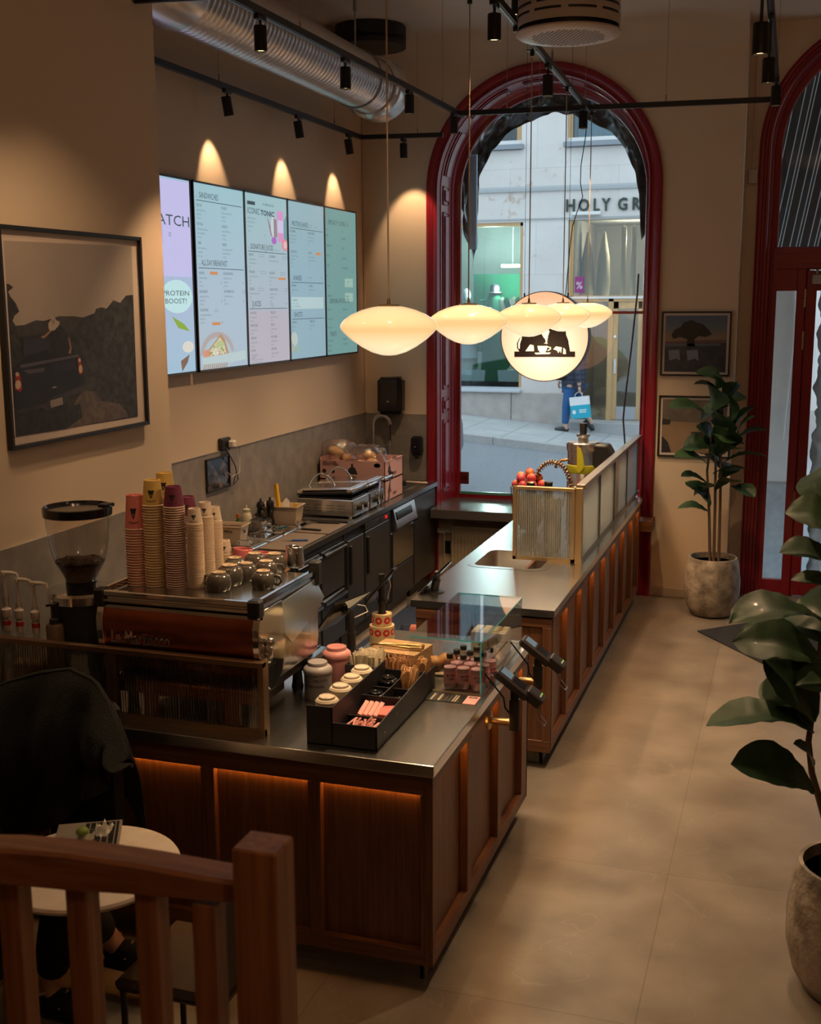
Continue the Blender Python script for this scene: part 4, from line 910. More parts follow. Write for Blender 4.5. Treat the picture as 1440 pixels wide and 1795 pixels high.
obj('shoulder_bag', B().box(fx-.30, fx-.10, fy-.24, fy-.14, g0+.98, g0+1.18, bev=.04), M_blackm, ps)
ps.scale = (1.12, 1.12, 1.05)
cb_ = thing('carrier_bag', 'white and turquoise paper carrier bag in the hand of the passer-by', 'bag', q(.22, .32, -.3))
T = Matrix.Translation(q(.24, .30, -.27)) @ Matrix.Rotation(-.12, 4, 'Y')
b = B().box(-.19, .19, -.06, .06, 0, .26, 1, T=T).box(-.19, .19, -.06, .06, .26, .42, 0, T=T)
obj('bag_body', b, [mat('white_paper', (.78, .76, .74), .6), mat('turquoise_print', (.02, .38, .50), .6)], cb_)
b = B(); b.ball((-.12, -.061, .13), (.035, .002, .04), 10, 6, T=T); b.box(-.02, .13, -.062, -.060, .15, .17, T=T); b.box(-.02, .12, -.062, -.060, .11, .13, T=T)
obj('print', b, MATS['white_paper'], cb_)
b = B().tube([T @ Vector(p) for p in ((-.07, -.06, .40), (-.07, -.06, .47), (0, -.03, .52), (.07, -.06, .47), (.07, -.06, .40))], .006, 6)
obj('handle', b, MATS['white_paper'], cb_)

# ---- parked car whose tail just shows at the left jamb
ex = at(813, 790, 'y', 16.0).x
car = thing('car', 'dark grey car with a green stripe, only its tail showing past the left window jamb', 'car', (ex-2.0, 15.2, gz(ex-2)-.13))
gzz = gz(ex-2.0)-.13
body = [(ex-4.2, .35), (ex-4.15, .75), (ex-3.2, .92), (ex-2.5, 1.42), (ex-.75, 1.45), (ex-.12, .98), (ex, .85), (ex+.02, .45), (ex-.1, .28), (ex-4.1, .28)]
obj('body_shell', B().prism([(x, gzz+z) for x, z in body], 'y', 14.4, 16.0), mat('car_paint', (.05, .07, .09), .25, coat=.6), car, bevel=.06)
obj('roof_stripe', B().prism([(x, gzz+z) for x, z in [(ex-2.5, 1.425), (ex-.75, 1.455), (ex-.13, .99), (ex-.13, 1.02), (ex-.75, 1.49), (ex-2.5, 1.46)]], 'y', 14.42, 15.98), mat('lime_green', (.15, .75, .12), .4), car)
for xx in (ex-.75, ex-3.35):
    for yy in (14.38, 15.86): obj('wheel', B().cyl((xx, yy, gzz+.31), (xx, yy+.2, gzz+.31), .31, n=28).cyl((xx, yy-.005, gzz+.31), (xx, yy, gzz+.31), .18, m=1), [M_black, M_steel], car)
obj('number_plate', B().box(ex+.02, ex+.035, 14.9, 15.4, gzz+.45, gzz+.56), M_white, car)
obj('side_window', B().prism([(ex-2.9, gzz+.98), (ex-2.45, gzz+1.36), (ex-.85, gzz+1.38), (ex-.5, gzz+1.0)], 'y', 14.385, 14.395), M_blackg, car)

# ---- folded awning fabric outside the top of the arch
YT = YO+.24
lower = [(829, 470), (834, 400), (839, 347), (843, 310), (865, 263), (902, 224), (938, 206), (965, 200), (1004, 202), (1032, 210), (1074, 233), (1096, 260), (1115, 300), (1121, 347), (1124, 420)]
LW = [at(x, y, 'y', YT) for x, y in lower]
def tarp(u, v):
    t = u*(len(LW)-1); i = min(int(t), len(LW)-2); p = LW[i].lerp(LW[i+1], t-i)
    a = PI*(-.20+1.40*u); a = PI*u if 0 < a < PI else PI*u
    z_ = Vector((WX-1.04*math.cos(PI*u), YT, max(WZ+1.04*math.sin(PI*u), p.z)))
    r = p.lerp(z_, v); n = mnoise.noise(Vector((u*14, v*2.0, 3)))*.6+mnoise.noise(Vector((u*30, v*5, 9)))*.4
    r.y += .16*n+.05*math.sin(v*9+u*20); r.z += .03*mnoise.noise(Vector((u*22, v*2, 1)))
    return r
single('folded_awning', B().grid(tarp, 130, 22), mat('black_tarpaulin', (0.055, 0.055, 0.06), 0.22, bump=(12, .3)), 'crumpled black awning fabric hanging outside around the top of the arched window', 'awning', (WX, YT, 4.3), smooth=60, solid=.002)
# blue tinted slats of the awning mechanism at left
b = B()
for k in range(5): b.box(-3.03+.016*k, -3.022+.016*k, YO-.03, YO+.01, 3.12, 4.0)
single('awning_bracket', b, mat('blue_grey_metal', (.38, .50, .62), .5), 'blue grey slatted metal bracket outside the left edge of the arched window', 'bracket', (-3.0, YO, 3.2))
# ---- striped awning and pier outside the door
b = B()
for k in range(-5, 12):
    x0 = -.25+.17*k
    b.grid(lambda u, v, x0=x0: (x0+.17*u+(v)*.35, YO+.25+1.1*(1-v)+.03*math.sin(u*PI), 2.98+1.95*v), 3, 6, m=0)
    for s in (.02, .05, .13):
        b.grid(lambda u, v, x0=x0, s=s: (x0+s+.008*u+(v)*.35, YO+.24+1.1*(1-v), 2.98+1.95*v), 1, 6, m=1)
single('striped_awning', b, [mat('dark_awning_cloth', (.035, .033, .032), .8), mat('pale_stripe', (.60, .66, .68), .7)], 'black awning with pale stripes outside the fanlight of the door', 'awning', (.7, YO+.8, 3.4))
pr_ = thing('outside_pier', 'pale plaster pier with grey base standing outside the door sidelight', 'pier', (0, 12.6, -.3))
obj('shaft', B().box(-.20, .16, 12.5, 13.1, .75, 4.5), mat('pier_plaster', (.50, .50, .48), .8, noise=(4, (.58, .57, .55), 6, .3, .7)), pr_)
obj('base', B().box(-.22, .18, 12.48, 13.1, -.6, .75), mat('pier_base', (.25, .28, .29), .8, noise=(14, (.33, .35, .36), 6, .3, .7)), pr_)
obj('cable', B().tube([(-.02, 12.49, 2.9), (0, 12.48, 2.5), (.06, 12.48, 2.2), (.10, 12.48, 1.9), (.11, 12.48, 1.5)], .006, 6).tube([(0, 12.48, 2.9), (-.01, 12.48, 2.5), (0, 12.48, 2.2), (-.05, 12.48, 1.2)], .004, 6), M_white, pr_)
def rock(u, v): 
    a = u*2*PI; p = Vector((.47+.22*math.cos(a), 12.8+.22*math.sin(a), -.6+3.6*v)); return p+Vector((math.cos(a), math.sin(a), 0))*.06*mnoise.noise(p*9)
single('rough_stone_column', B().grid(rock, 60, 160), mat('rough_stone', (.40, .38, .36), .9, bump=(30, .8)), 'rough hewn stone column seen through the entrance door glass', 'column', (.42, 12.8, -.6), smooth=40)
# ============================================================ menu wall
SY0_, SW_, SZ0, SZ1 = 7.005, 0.755, 2.165, 3.418
M_ink = mat('menu_ink', (0.01, 0.02, 0.03), 0.6, emit=(0.045, 0.07, 0.085), es=1)
M_ink2 = mat('menu_ink_soft', (0.01, 0.02, 0.03), 0.6, emit=(0.13, 0.19, 0.215), es=1)
M_orange = mat('menu_orange', (0.3, 0.1, 0.02), 0.6, emit=(0.55, 0.24, 0.10), es=1)
M_frame = mat('screen_bezel', (0.012, 0.011, 0.012), 0.35)
def screen_mat(name, c0, c1, c2=None):
    m = mat(name, (0.02, 0.02, 0.02), 0.35, emit=c0, es=0.92); N, L = m.node_tree.nodes, m.node_tree.links
    tcn = N.new('ShaderNodeTexCoord'); sp = N.new('ShaderNodeSeparateXYZ'); L.new(tcn.outputs['Object'], sp.inputs[0])
    r = N.new('ShaderNodeMapRange'); r.inputs[1].default_value = -.62; r.inputs[2].default_value = .62; L.new(sp.outputs['Z'], r.inputs[0])
    cr = N.new('ShaderNodeValToRGB'); e = cr.color_ramp.elements; e[0].color = (*c0, 1); e[1].color = (*c1, 1)
    if c2: k = e.new(.45); k.color = (*c2, 1)
    L.new(r.outputs[0], cr.inputs[0]); L.new(cr.outputs[0], N['Principled BSDF'].inputs['Emission Color']); return m
XS = XL+0.055
def menu(i, y0, y1, label, sm, build):
    t = thing('menu_screen', label, 'menu screen', (XL, (y0+y1)/2, (SZ0+SZ1)/2), group='row of menu screens')
    obj('screen_housing', B().box(XL+.005, XS-.002, y0+.003, y1-.003, SZ0+.003, SZ1-.003), M_frame, t)
    b = B()
    for a in ((y0, y0+.013, SZ0, SZ1), (y1-.013, y1, SZ0, SZ1), (y0, y1, SZ0, SZ0+.013), (y0, y1, SZ1-.013, SZ1)): b.box(XS-.006, XS+.004, *a)
    obj('bezel', b, M_frame, t)
    d = obj('display', B().box(XS-.003, XS, y0+.013, y1-.013, SZ0+.013, SZ1-.013), sm, t)
    K = {0: B(), 1: B(), 2: B()}; W = y1-y0; H = SZ1-SZ0
    def tx(s, u, v, h, w=None, k=0, sx=.62, bold=.0): return K[k].text(s, (XS+.0008, y0+u*W, SZ1-v*H), h, x=(0, 1, 0), y=(0, 0, 1), sx=sx, width=w*W if w else None, bold=bold)
    def bx(u0, u1, v0, v1, k=0, dx=.0004): K[k].box(XS, XS+dx, y0+u0*W, y0+u1*W, SZ1-v1*H, SZ1-v0*H)
    def outline(u0, u1, v0, v1, k=1):
        e_ = .0016
        bx(u0, u1, v0, v0+e_, k); bx(u0, u1, v1-e_, v1, k); bx(u0, u0+e_*1.5, v0, v1, k); bx(u1-e_*1.5, u1, v0, v1, k)
    pics = B(); PM = []
    def poly(P, m):
        if m not in PM: PM.append(m)
        n = len(pics.v); pics.v += [Vector((XS+.0006+.00006*len(pics.f), y0+u*W, SZ1-v*H)) for u, v in P]; pics.f.append(tuple(range(n, n+len(P)))); pics.m.append(PM.index(m))
    def ell(u, v, ru, rv, m, n=20, a0=0, a1=2*PI): poly([(u+ru*math.cos(a0+(a1-a0)*k/n), v+rv*math.sin(a0+(a1-a0)*k/n)) for k in range(n)], m)
    build(tx, bx, outline, poly, ell)
    for k, (nm, m) in enumerate((('menu_headings', M_ink), ('menu_small_print', M_ink2), ('menu_badges', M_orange))):
        if K[k].v: obj(nm, K[k], m, d)
    if pics.v: obj('menu_pictures', pics, PM, d)
    return t
def E_(name, c): return mat('print_'+name, tuple(x*.15 for x in c), .6, emit=c, es=1)
def head(tx, bx, s, v, w, pre=True):
    if pre: tx('THE', .06, v, .016, k=1)
    tx(s, .115 if pre else .06, v, .055, w=w); bx(.06, .95, v+.012, v+.0155)
def item(tx, u, v, name, lines, price='', w=None, badge=None, outline=None):
    wd = tx(name, u, v, .026, w=w, sx=.55)/SW_
    for k, l in enumerate(lines): tx(l, u, v+.024+.021*k, .0185, k=1, sx=.60)
    if price: tx(price, u, v+.024+.021*len(lines), .017, k=1, sx=.6)
    return u+wd
def m0(tx, bx, outline, poly, ell):
    poly([(0.02, .02), (.98, .02), (.98, .5), (.02, .5)], E_('lilac', (.52, .50, .78)))
    tx('MATCH', .28, .245, .095, w=.68); tx('ICE', .60, .30, .035, k=0)
    ell(.70, .60, .27, .085, E_('pale_mint', (.50, .72, .74))); tx('PROTEIN', .46, .595, .045, w=.45, k=0); tx('BOOST!', .50, .635, .045, w=.36, k=0)
    poly([(.60, .70), (.80, .74), (.90, .78), (.70, .76)], E_('leaf_green', (.25, .38, .05)))
    ell(.86, .86, .10, .03, E_('shell_cream', (.66, .64, .58))); poly([(.72, .93), (.88, .90), (.84, .94), (.74, .985)], E_('brown_stick', (.20, .12, .09)))
def m1(tx, bx, outline, poly, ell):
    head(tx, bx, 'SANDWICHES', .085, .36)
    A = [("JOE'S CLUB", ['Kyckling, Avokado, Tomat,', 'Vegansk Pesto']), ('SPICY TUNA', ['Tonfisk Mousse, Tomat, Jalapeno,', 'Tabasco, Vegansk Pesto']), ('TURKEY', ['Kalkon, Mozzarella, Tomat,', 'Vegansk Pesto'])]
    Bn = [('TUNACADO', ['Tonfisk Mousse, Avokado, Tomat,', 'Vegansk Pesto']), ('AVOCADO O', ['Avokado, Mozzarella, Tomat,', 'Vegansk Pesto']), ('SERRANO', ['Serrano Skinka, Avokado, Tomat,', 'Mozzarella, Vegansk Pesto'])]
    for k in range(3): item(tx, .06, .13+.098*k, *A[k], '340 / 412 kcal'); item(tx, .53, .128+.098*k, *Bn[k], '373 / 552 kcal')
    head(tx, bx, 'ALL DAY BREAKFAST', .435, .50)
    C = [('ACAI BOWL', ['Acai, Banan, Mandelsmor,', 'Granola']), ('EGGCADO BOWL', ['Agg Sallad, Avokado, Tomat,', 'Spenat, Sriracha']), ('YOGHURT BOWL', ['Greek Style Yoghurt, Blabarsspott,', 'Blabar, Granola'])]
    D = [('EGGCADO SANDWICH', ['Agg Sallad, Avokado, Tomat,', 'Spenat, Sriracha']), ("JOE'S OVERNIGHT OATS", ['Overnight Oats, Blabarsspott,', 'Blabar'])]
    for k in range(3): item(tx, .06, .482+.098*k, *C[k], '330 / 412 kcal')
    for k in range(2): item(tx, .53, .480+.098*k, *D[k], '340 / 364 kcal'); 
    bx(.27, .42, .466, .482, 2); bx(.28, .44, .738, .754, 2); outline(.34, .40, .668, .682); outline(.92, .98, .565, .58)
    for v in (.53, .63, .745): tx('85', .47, v, .022, k=1)
    for v in (.53, .63): tx('85', .92, v, .022, k=1)
    P = E_('plate_rim', (.42, .36, .36)); ell(.37, .915, .33, .125, P, 28, PI, 2*PI); ell(.37, .925, .28, .105, E_('plate_inner', (.40, .50, .56)), 28, PI, 2*PI)
    poly([(.10, .915), (.30, .85), (.44, .802), (.52, .84), (.60, .925), (.10, .925)], E_('bread_crust', (.42, .26, .14)))
    poly([(.16, .91), (.30, .86), (.42, .82), (.50, .86), (.55, .92), (.16, .92)], E_('topping', (.60, .54, .38)))
    ell(.42, .865, .09, .025, E_('avocado', (.45, .50, .25))); ell(.16, .905, .07, .022, E_('tomato', (.62, .28, .18)))
    random.seed(3)
    for k in range(26): ell(.2+.33*random.random(), .87+.05*random.random(), .02, .004+.004*random.random(), E_(('feta', 'spice', 'herb')[k % 3], ((.66, .66, .6), (.45, .25, .12), (.3, .36, .14))[k % 3]), 8)
    poly([(.06, .925), (.94, .905), (.94, .955), (.08, .985)], E_('caption_panel', (.46, .56, .58)))
    for k in range(12): poly([(.06+.04*k, .995), (.085+.04*k, .995), (.115+.04*k, .962), (.09+.04*k, .962)], E_('weave', (.36, .29, .24)))
    tx('EXTRA TOPPING / GLUTEN FREE BREAD', .11, .945, .020, k=0, sx=.5); tx('+ 10 kr / ask for allergens', .13, .965, .018, k=1)
    tx('@joethejuice', .70, .955, .016, k=1)
def m2(tx, bx, outline, poly, ell):
    poly([(.02, .99), (.98, .99), (.98, .68), (.02, .68)], E_('blush_low', (.44, .42, .48)))
    bx(.07, .24, .055, .075); tx('BY PARIS HILTON', .42, .068, .024, w=.25, k=0)
    tx('ICONIC', .07, .125, .062, w=.27); tx('TONIC', .36, .125, .052, w=.32, bold=.03)
    for k, l in enumerate(['Jordgubbar, Ananas, Apple,', 'Hibiscus, Kokos Vatten,', 'Vegansk Kollagen']): tx(l, .06, .155+.023*k, .020, k=1)
    tx('330 kcal', .07, .23, .018, k=1); tx('85', .44, .245, .02, k=1)
    poly([(.50, .12), (.58, .235), (.66, .25), (.60, .19)], E_('coconut_shell', (.28, .22, .26))); ell(.66, .185, .07, .065, E_('coconut_white', (.52, .60, .66))); poly([(.66, .13), (.73, .14), (.74, .24), (.66, .25)], E_('coconut_edge', (.30, .22, .24)))
    poly([(.85, .27), (.90, .14), (.98, .10), (.98, .26)], E_('agave', (.16, .32, .34)))
    poly([(.74, .10), (.76, .085), (.87, .085), (.89, .10), (.90, .27), (.76, .27)], E_('pink_drink', (.62, .28, .52))); poly([(.755, .14), (.895, .14), (.895, .215), (.755, .215)], E_('drink_label', (.58, .50, .72)))
    tx('PARIS', .765, .175, .025, w=.12, bold=.02); tx('HILTON', .765, .20, .022, w=.12, bold=.02)
    ell(.66, .265, .06, .022, E_('orchid', (.38, .14, .50))); ell(.92, .285, .08, .035, E_('strawberry', (.66, .26, .30))); ell(.93, .285, .04, .022, E_('strawberry_core', (.70, .48, .48)))
    head(tx, bx, 'SIGNATURE JUICES', .325, .52); tx('Medium / Large', .68, .325, .016, k=1); tx('73', .92, .325, .02, k=1)
    A = [('HERB TONIC', ['Gurkmeja, Ingefara, Ananas,', 'Mynta, Granatapple, Apple'], '82 kcal'), ('GREEN SHIELD', ['Gronkal, Ingefara, Gurka, Citron,', 'Apple'], '78 kcal'), ('FEEL GOOD', ['Gurkmeja, Citron, Ingefara, Morot,', 'Apple'], '83 kcal')]
    C = [("JOE'S GREEN MILE", ['Kiwi, Spenat, Avokado, Citron, Apple'], ''), ("JOE'S IDENTITY", ['Gronkal, Selleri, Spenat, Citron,', 'Gurka'], '82 kcal'), ('HYDRATION STATION', ['Kokosvatten, Citron, Banan,', 'Ingefara, Apple'], '90 kcal')]
    for k in range(3): item(tx, .07, .365+.098*k, *A[k]); item(tx, .53, .367+.098*k, *C[k])
    for u, v in ((.30, .352), (.86, .355), (.33, .450), (.80, .452), (.27, .548), (.89, .548)): outline(u, u+.11, v, v+.016)
    bx(.74, .92, .483, .497, 2)
    head(tx, bx, 'JUICES', .655, .20); tx('Medium / Large', .53, .645, .016, k=1); tx('65 75', .90, .645, .018, k=1); tx('Apple, Orange, Carrot', .53, .658, .013, k=1)
    R = [('GO AWAY DOC', 'Morot, Ingefara, Apple', 'SPORTS JUICE', 'Passionsfrukt, Ananas, Apple'), ('PRINCE OF GREEN', 'Ananas, Citron, Gurka', 'PICK ME UP', 'Jordgubbar, Banan, Apple'), ('GREEN TONIC', 'Gronkal, Citron, Gurka', 'HELL OF A NERVE', 'Jordgubbar, Flader, Fikon'), ('IRON MAN', 'Kiwi, Jordgubbar, Apple', 'STRESS DOWN', 'Jordgubbar, Ingefara, Apple')]
    for k, r in enumerate(R): item(tx, .07, .70+.073*k, r[0], [r[1]], '89 / 75 kcal'); item(tx, .53, .70+.073*k, r[2], [r[3]], '88 / 75 kcal')
    for k in range(3): tx('VANLIGA KRYDDOR'[:14] if k == 0 else 'Dina juicer kan innehalla spar av allergener, fraga personalen', .07, .955+.015*k, .013, k=1, sx=.62)
def m3(tx, bx, outline, poly, ell):
    head(tx, bx, 'PROTEIN SHAKES', .16, .42); outline(.56, .64, .14, .158); tx('Medium 80', .72, .155, .016, k=1); tx('8', .92, .155, .02, k=1)
    item(tx, .06, .20, 'BEETS & BERRIES', ['Jordgubbar, Rodbeta, Banan,', 'Hasselnot, Apelsin, Vegan', 'Protein, Oatdryck']); item(tx, .53, .20, 'BIG MATCHA ENERGY', ['Matcha, Banan, Jordgubb, Minst', 'Vegan Protein, Oatdryck'], '86 kcal')
    item(tx, .06, .325, 'CHOCOLATE FLEX', ['Rapunzel kakao, Banan, Jordnot', 'Vaniljprotein, Kaka', 'Oatdryck'], '30 kcal'); item(tx, .53, .325, 'THE NUTTY', ['Jordnotssmor, Banan, Datum', 'Chokladprotein, Protein, Mandel', 'Mjolk'], '35 kcal'); bx(.74, .88, .31, .327, 2)
    head(tx, bx, 'SHAKES', .495, .22); tx('Medium 80 / Large 95', .50, .48, .016, k=1); tx('75 85', .88, .48, .018, k=1)
    item(tx, .06, .535, 'POWER SHAKE', ['Jordgubbe, Banan, Vaniljmjolk'], '67 kcal'); item(tx, .53, .535, 'AVO SHAKE', ['Avokado, Banan, Vaniljmjolk'], '89 kcal')
    poly([(.06, .60), (.93, .60), (.93, .675), (.06, .675)], E_('extras_panel', (.42, .56, .58))); tx('SHAKES ADD ONS', .10, .625, .02, k=0, sx=.5); tx('Collagen        Blueberry', .10, .645, .016, k=1); tx('Jordnots / protein   Espresso shot', .10, .663, .016, k=1); tx('+ 10', .84, .625, .018, k=1)
    head(tx, bx, 'SHOTS', .725, .22); tx('4 cl', .76, .72, .016, k=1); tx('30', .90, .72, .02, k=1)
    item(tx, .06, .765, 'GINGER SHOT', ['Ingefara, Apple'], '23 kcal'); item(tx, .53, .765, 'TURMERIC SHOT', ['Gurkmeja, Citron, Apple'], '31 kcal')
    ell(.11, .865, .09, .045, E_('cream_bowl', (.46, .52, .48))); poly([(.03, .87), (.08, .90), (.12, .90), (.05, .92)], E_('bowl_shade', (.36, .38, .36)))
    ell(.18, .93, .045, .022, E_('herb_leaf', (.32, .42, .30))); ell(.06, .925, .04, .02, E_('nut_shell', (.40, .40, .34)), 10)
def m4(tx, bx, outline, poly, ell):
    poly([(.02, .015), (.98, .015), (.98, .985), (.02, .985)], E_('teal_screen', (.16, .31, .30)))
    head(tx, bx, 'SPECIALTY COFFEE', .115, .52); tx('BALLS', .68, .09, .022, k=0); tx('& COFFEE', .66, .11, .022, k=0)
    tx('HOT', .05, .155, .018, k=0); tx('COLD', .52, .155, .018, k=0)
    for k, s in enumerate(('ESPRESSO', 'ESPRESSO MACCHIATO', 'AMERICANO', 'FLAT WHITE', 'LATTE', 'CAPPUCCINO', 'GINGERBREAD LATTE')): tx(s, .05, .195+.067*k, .022, k=0, sx=.5); tx('35', .43, .215+.067*k, .018, k=0, sx=.5); bx(.05, .47, .228+.067*k, .229+.067*k, 1)
    for k, s in enumerate(('ICED AMERICANO', 'ICED LATTE', 'ICED VANILLA LATTE', 'ICED GINGERBREAD LATTE')): tx(s, .52, .205+.067*k, .022, k=0, sx=.5); tx('45 50', .84, .228+.067*k, .018, k=0, sx=.5); bx(.52, .95, .238+.067*k, .239+.067*k, 1)
    for v in (.47, .57): poly([(.60, v), (.86, v), (.86, v+.06), (.60, v+.06)], E_('note_panel', (.30, .46, .40)))
    tx('SWAP IT', .68, .50, .02, k=0, sx=.5); tx('HAVRE MJOLK', .63, .60, .022, k=0, sx=.5); tx('+ 6 kr', .68, .52, .015, k=0); tx('+ oat', .66, .615, .015, k=0)
    head(tx, bx, 'CEREMONIAL MATCHA & TEA', .64, .62)
    for k, (a, c) in enumerate((('MATCHA OAT LATTE', 'ICED MATCHA OAT LATTE'), ('VANILLA MATCHA OAT LATTE', 'ICED VANILLA MATCHA OAT LATTE'))): tx(a, .05, .69+.062*k, .020, k=0, sx=.48); tx(c, .52, .69+.062*k, .020, k=0, sx=.48); tx('50 58', .38, .71+.062*k, .018, k=0, sx=.5); tx('50 58', .84, .71+.062*k, .018, k=0, sx=.5)
    tx('TEA   Green, White, Mint', .05, .81, .018, k=0, sx=.5); tx('35', .43, .83, .018, k=0)
    head(tx, bx, 'TREATS', .865, .20)
    for k, (a, c) in enumerate((('CHOCOLATE BROWNIE', 'BLUEBERRY MUFFIN'), ('CARROT CAKE', 'CHOCOLATE MUFFIN'), ('BANANA BREAD', ''))): tx(a, .05, .90+.034*k, .022, k=0, sx=.5); (c and tx(c, .52, .898+.034*k, .022, k=0, sx=.5))
    bx(.32, .47, .955, .972, 2)
SMs = [screen_mat('screen_lilac', (.34, .52, .66), (.36, .54, .68), (.40, .50, .68)), screen_mat('screen_blue', (.40, .50, .60), (.33, .54, .60), (.40, .52, .62)), screen_mat('screen_mint', (.42, .47, .55), (.32, .52, .55), (.40, .48, .55)), screen_mat('screen_sky', (.28, .43, .50), (.27, .44, .50), (.28, .44, .52)), screen_mat('screen_teal', (.16, .31, .30), (.18, .32, .33))]
LB = ['leftmost menu screen, lilac and mostly hidden by the near wall', 'menu screen headed SANDWICHES with a plated toast picture', 'menu screen with a pink drink picture and SIGNATURE JUICES', 'menu screen headed PROTEIN SHAKES and SHOTS', 'rightmost menu screen, dark teal, headed SPECIALTY COFFEE']
ye = [SY0_-SW_-.01, SY0_, SY0_+SW_, SY0_+2*SW_-.0, SY0_+3*SW_, SY0_+4*SW_]
for i, f in enumerate((m0, m1, m2, m3, m4)):
    y0, y1 = (SY0_-.03-SW_, SY0_-.03) if i == 0 else (SY0_+(i-1)*SW_+.001, SY0_+i*SW_-.001)
    menu(i, y0, y1, LB[i], SMs[i], f)

# ============================================================ framed pictures
def frame(b, ax, face, sgn, a0, a1, z0, z1, w, d, m=0):
    def bx(p0, p1, q0, q1):
        lo, hi = min(face, face+sgn*d), max(face, face+sgn*d)
        if ax == 'x': b.box(lo, hi, p0, p1, q0, q1, m, bev=.002)
        else: b.box(p0, p1, lo, hi, q0, q1, m, bev=.002)
    bx(a0, a0+w, z0, z1); bx(a1-w, a1, z0, z1); bx(a0+w, a1-w, z0, z0+w); bx(a0+w, a1-w, z1-w, z1)
# big print of a pick-up truck on the near wall
fx0 = XP+.002; yA, yB_, zA, zB = 4.17, 5.30, 2.005, 2.955
pc = thing('framed_photo', 'large black framed photograph of a pick-up truck on the near wall', 'picture', (XP, 4.73, 2.48))
b = B(); frame(b, 'x', fx0, 1, yA, yB_, zA, zB, .018, .03); obj('frame', b, M_black, pc)
obj('mount', B().box(fx0, fx0+.012, yA+.015, yB_-.015, zA+.015, zB-.015), mat('mount_board', (.66, .56, .50), .7), pc)
ip = at(110, 600, 'x', XP+.016).x
pics = B(); PM = []
def pp(P, m, lay):
    if m not in PM: PM.append(m)
    X = XP+.0145+.0003*lay; n = len(pics.v)
    pics.v += [at(*(p), 'x', X) for p in P]; pics.f.append(tuple(range(n, n+len(P)))[::-1]); pics.m.append(PM.index(m))
def Z4(P): return [(x*320/1368, 380+y*420/1795) for x, y in P]
gm = lambda n, c, c2=None, s=8: mat('photo_'+n, c, .5, noise=(s, c2, 8, .35, .65) if c2 else None)
pp(Z4([(25, 178), (985, 222), (1034, 1498), (118, 1648)]), gm('sky', (.37, .31, .27), (.42, .36, .31), 2), 0)
pp(Z4([(48, 500), (70, 505), (100, 530), (60, 560), (80, 600), (120, 650), (145, 710), (110, 740), (95, 780), (118, 818), (180, 812), (270, 775), (330, 780), (380, 765), (440, 745), (560, 745), (620, 755), (710, 722), (720, 690), (760, 678), (800, 688), (850, 625), (900, 645), (945, 590), (998, 585), (1034, 1498), (118, 1648)]), gm('foliage', (.012, .013, .012), (.045, .048, .04), 28), 1)
pp(Z4([(118, 815), (180, 812), (270, 775), (330, 780), (380, 765), (440, 745), (560, 745), (610, 757), (560, 850), (300, 880), (140, 900)]), gm('hill', (.04, .038, .036), (.06, .056, .05), 20), 2)
pp(Z4([(430, 1600), (600, 1330), (640, 1300), (700, 1310), (760, 1380), (900, 1400), (950, 1460), (960, 1500)]), gm('path', (.09, .062, .055), (.14, .11, .085), 30), 3)
pp(Z4([(118, 1648), (110, 1450), (400, 1460), (600, 1400), (620, 1500), (500, 1588)]), gm('shade_ground', (.010, .010, .012), (.03, .03, .025), 30), 4)
pp(Z4([(100, 1140), (135, 1100), (165, 1060), (168, 930), (185, 905), (385, 880), (400, 930), (400, 1040), (540, 1015), (595, 1030), (628, 1180), (640, 1280), (630, 1310), (500, 1360), (340, 1430), (150, 1470), (110, 1440)]), gm('truck_body', (.010, .011, .018), (.02, .021, .03), 6), 5)
pp(Z4([(180, 925), (385, 888), (392, 985), (178, 1045)]), gm('truck_window', (.035, .035, .055), (.02, .02, .03), 9), 6)
pp(Z4([(150, 1110), (590, 1030), (592, 1048), (155, 1135)]), gm('tailgate_edge', (.10, .09, .11)), 6)
pp(Z4([(175, 1150), (340, 1130), (330, 1160), (210, 1178)]), gm('tailgate_glint', (.09, .085, .11)), 7)
pp(Z4([(400, 1100), (560, 1070), (570, 1140), (420, 1170), (200, 1200), (200, 1185), (400, 1150)]), gm('tailgate_panel', (.02, .02, .034)), 6)
for P in ([(115, 1190), (150, 1180), (168, 1290), (155, 1312), (112, 1295)], [(583, 1055), (603, 1050), (624, 1165), (612, 1180), (592, 1178)]): pp(Z4(P), gm('tail_lamp', (.35, .03, .015)), 7)
for cx, cy_, rx, ry in ((136, 1258, 22, 34), (604, 1140, 14, 30), (130, 1180, 14, 16), (596, 1075, 9, 14)): pp(Z4([(cx+rx*math.cos(2*PI*k/16), cy_+ry*math.sin(2*PI*k/16)) for k in range(16)]), gm('lamp_cream', (.62, .45, .33)), 8)
pp(Z4([(130, 1450), (330, 1400), (400, 1350), (620, 1265), (640, 1275), (630, 1310), (500, 1350), (480, 1400), (400, 1450), (350, 1460), (320, 1430), (140, 1475)]), gm('bumper', (.06, .052, .06), (.03, .03, .035), 12), 7)
pp(Z4([(376, 1378), (468, 1350), (472, 1405), (382, 1432)]), gm('number_plate', (.30, .26, .24)), 8)
pp(Z4([(388, 1285), (405, 1270), (432, 1275), (420, 1280), (400, 1284)]), gm('handle_glint', (.35, .30, .28)), 8)
pp(Z4([(345, 1010), (400, 935), (395, 880), (400, 840), (450, 810), (490, 850), (520, 920), (535, 985), (520, 1030), (400, 1045)]), gm('person_shirt', (.012, .010, .010), (.03, .028, .026), 30), 8)
pp(Z4([(305, 895), (330, 890), (375, 850), (382, 862), (340, 905), (322, 912)]), gm('arm', (.34, .19, .13)), 9)
pp(Z4([(510, 900), (524, 915), (538, 985), (530, 1030), (512, 1020), (524, 985)]), gm('arm', (.34, .19, .13)), 9)
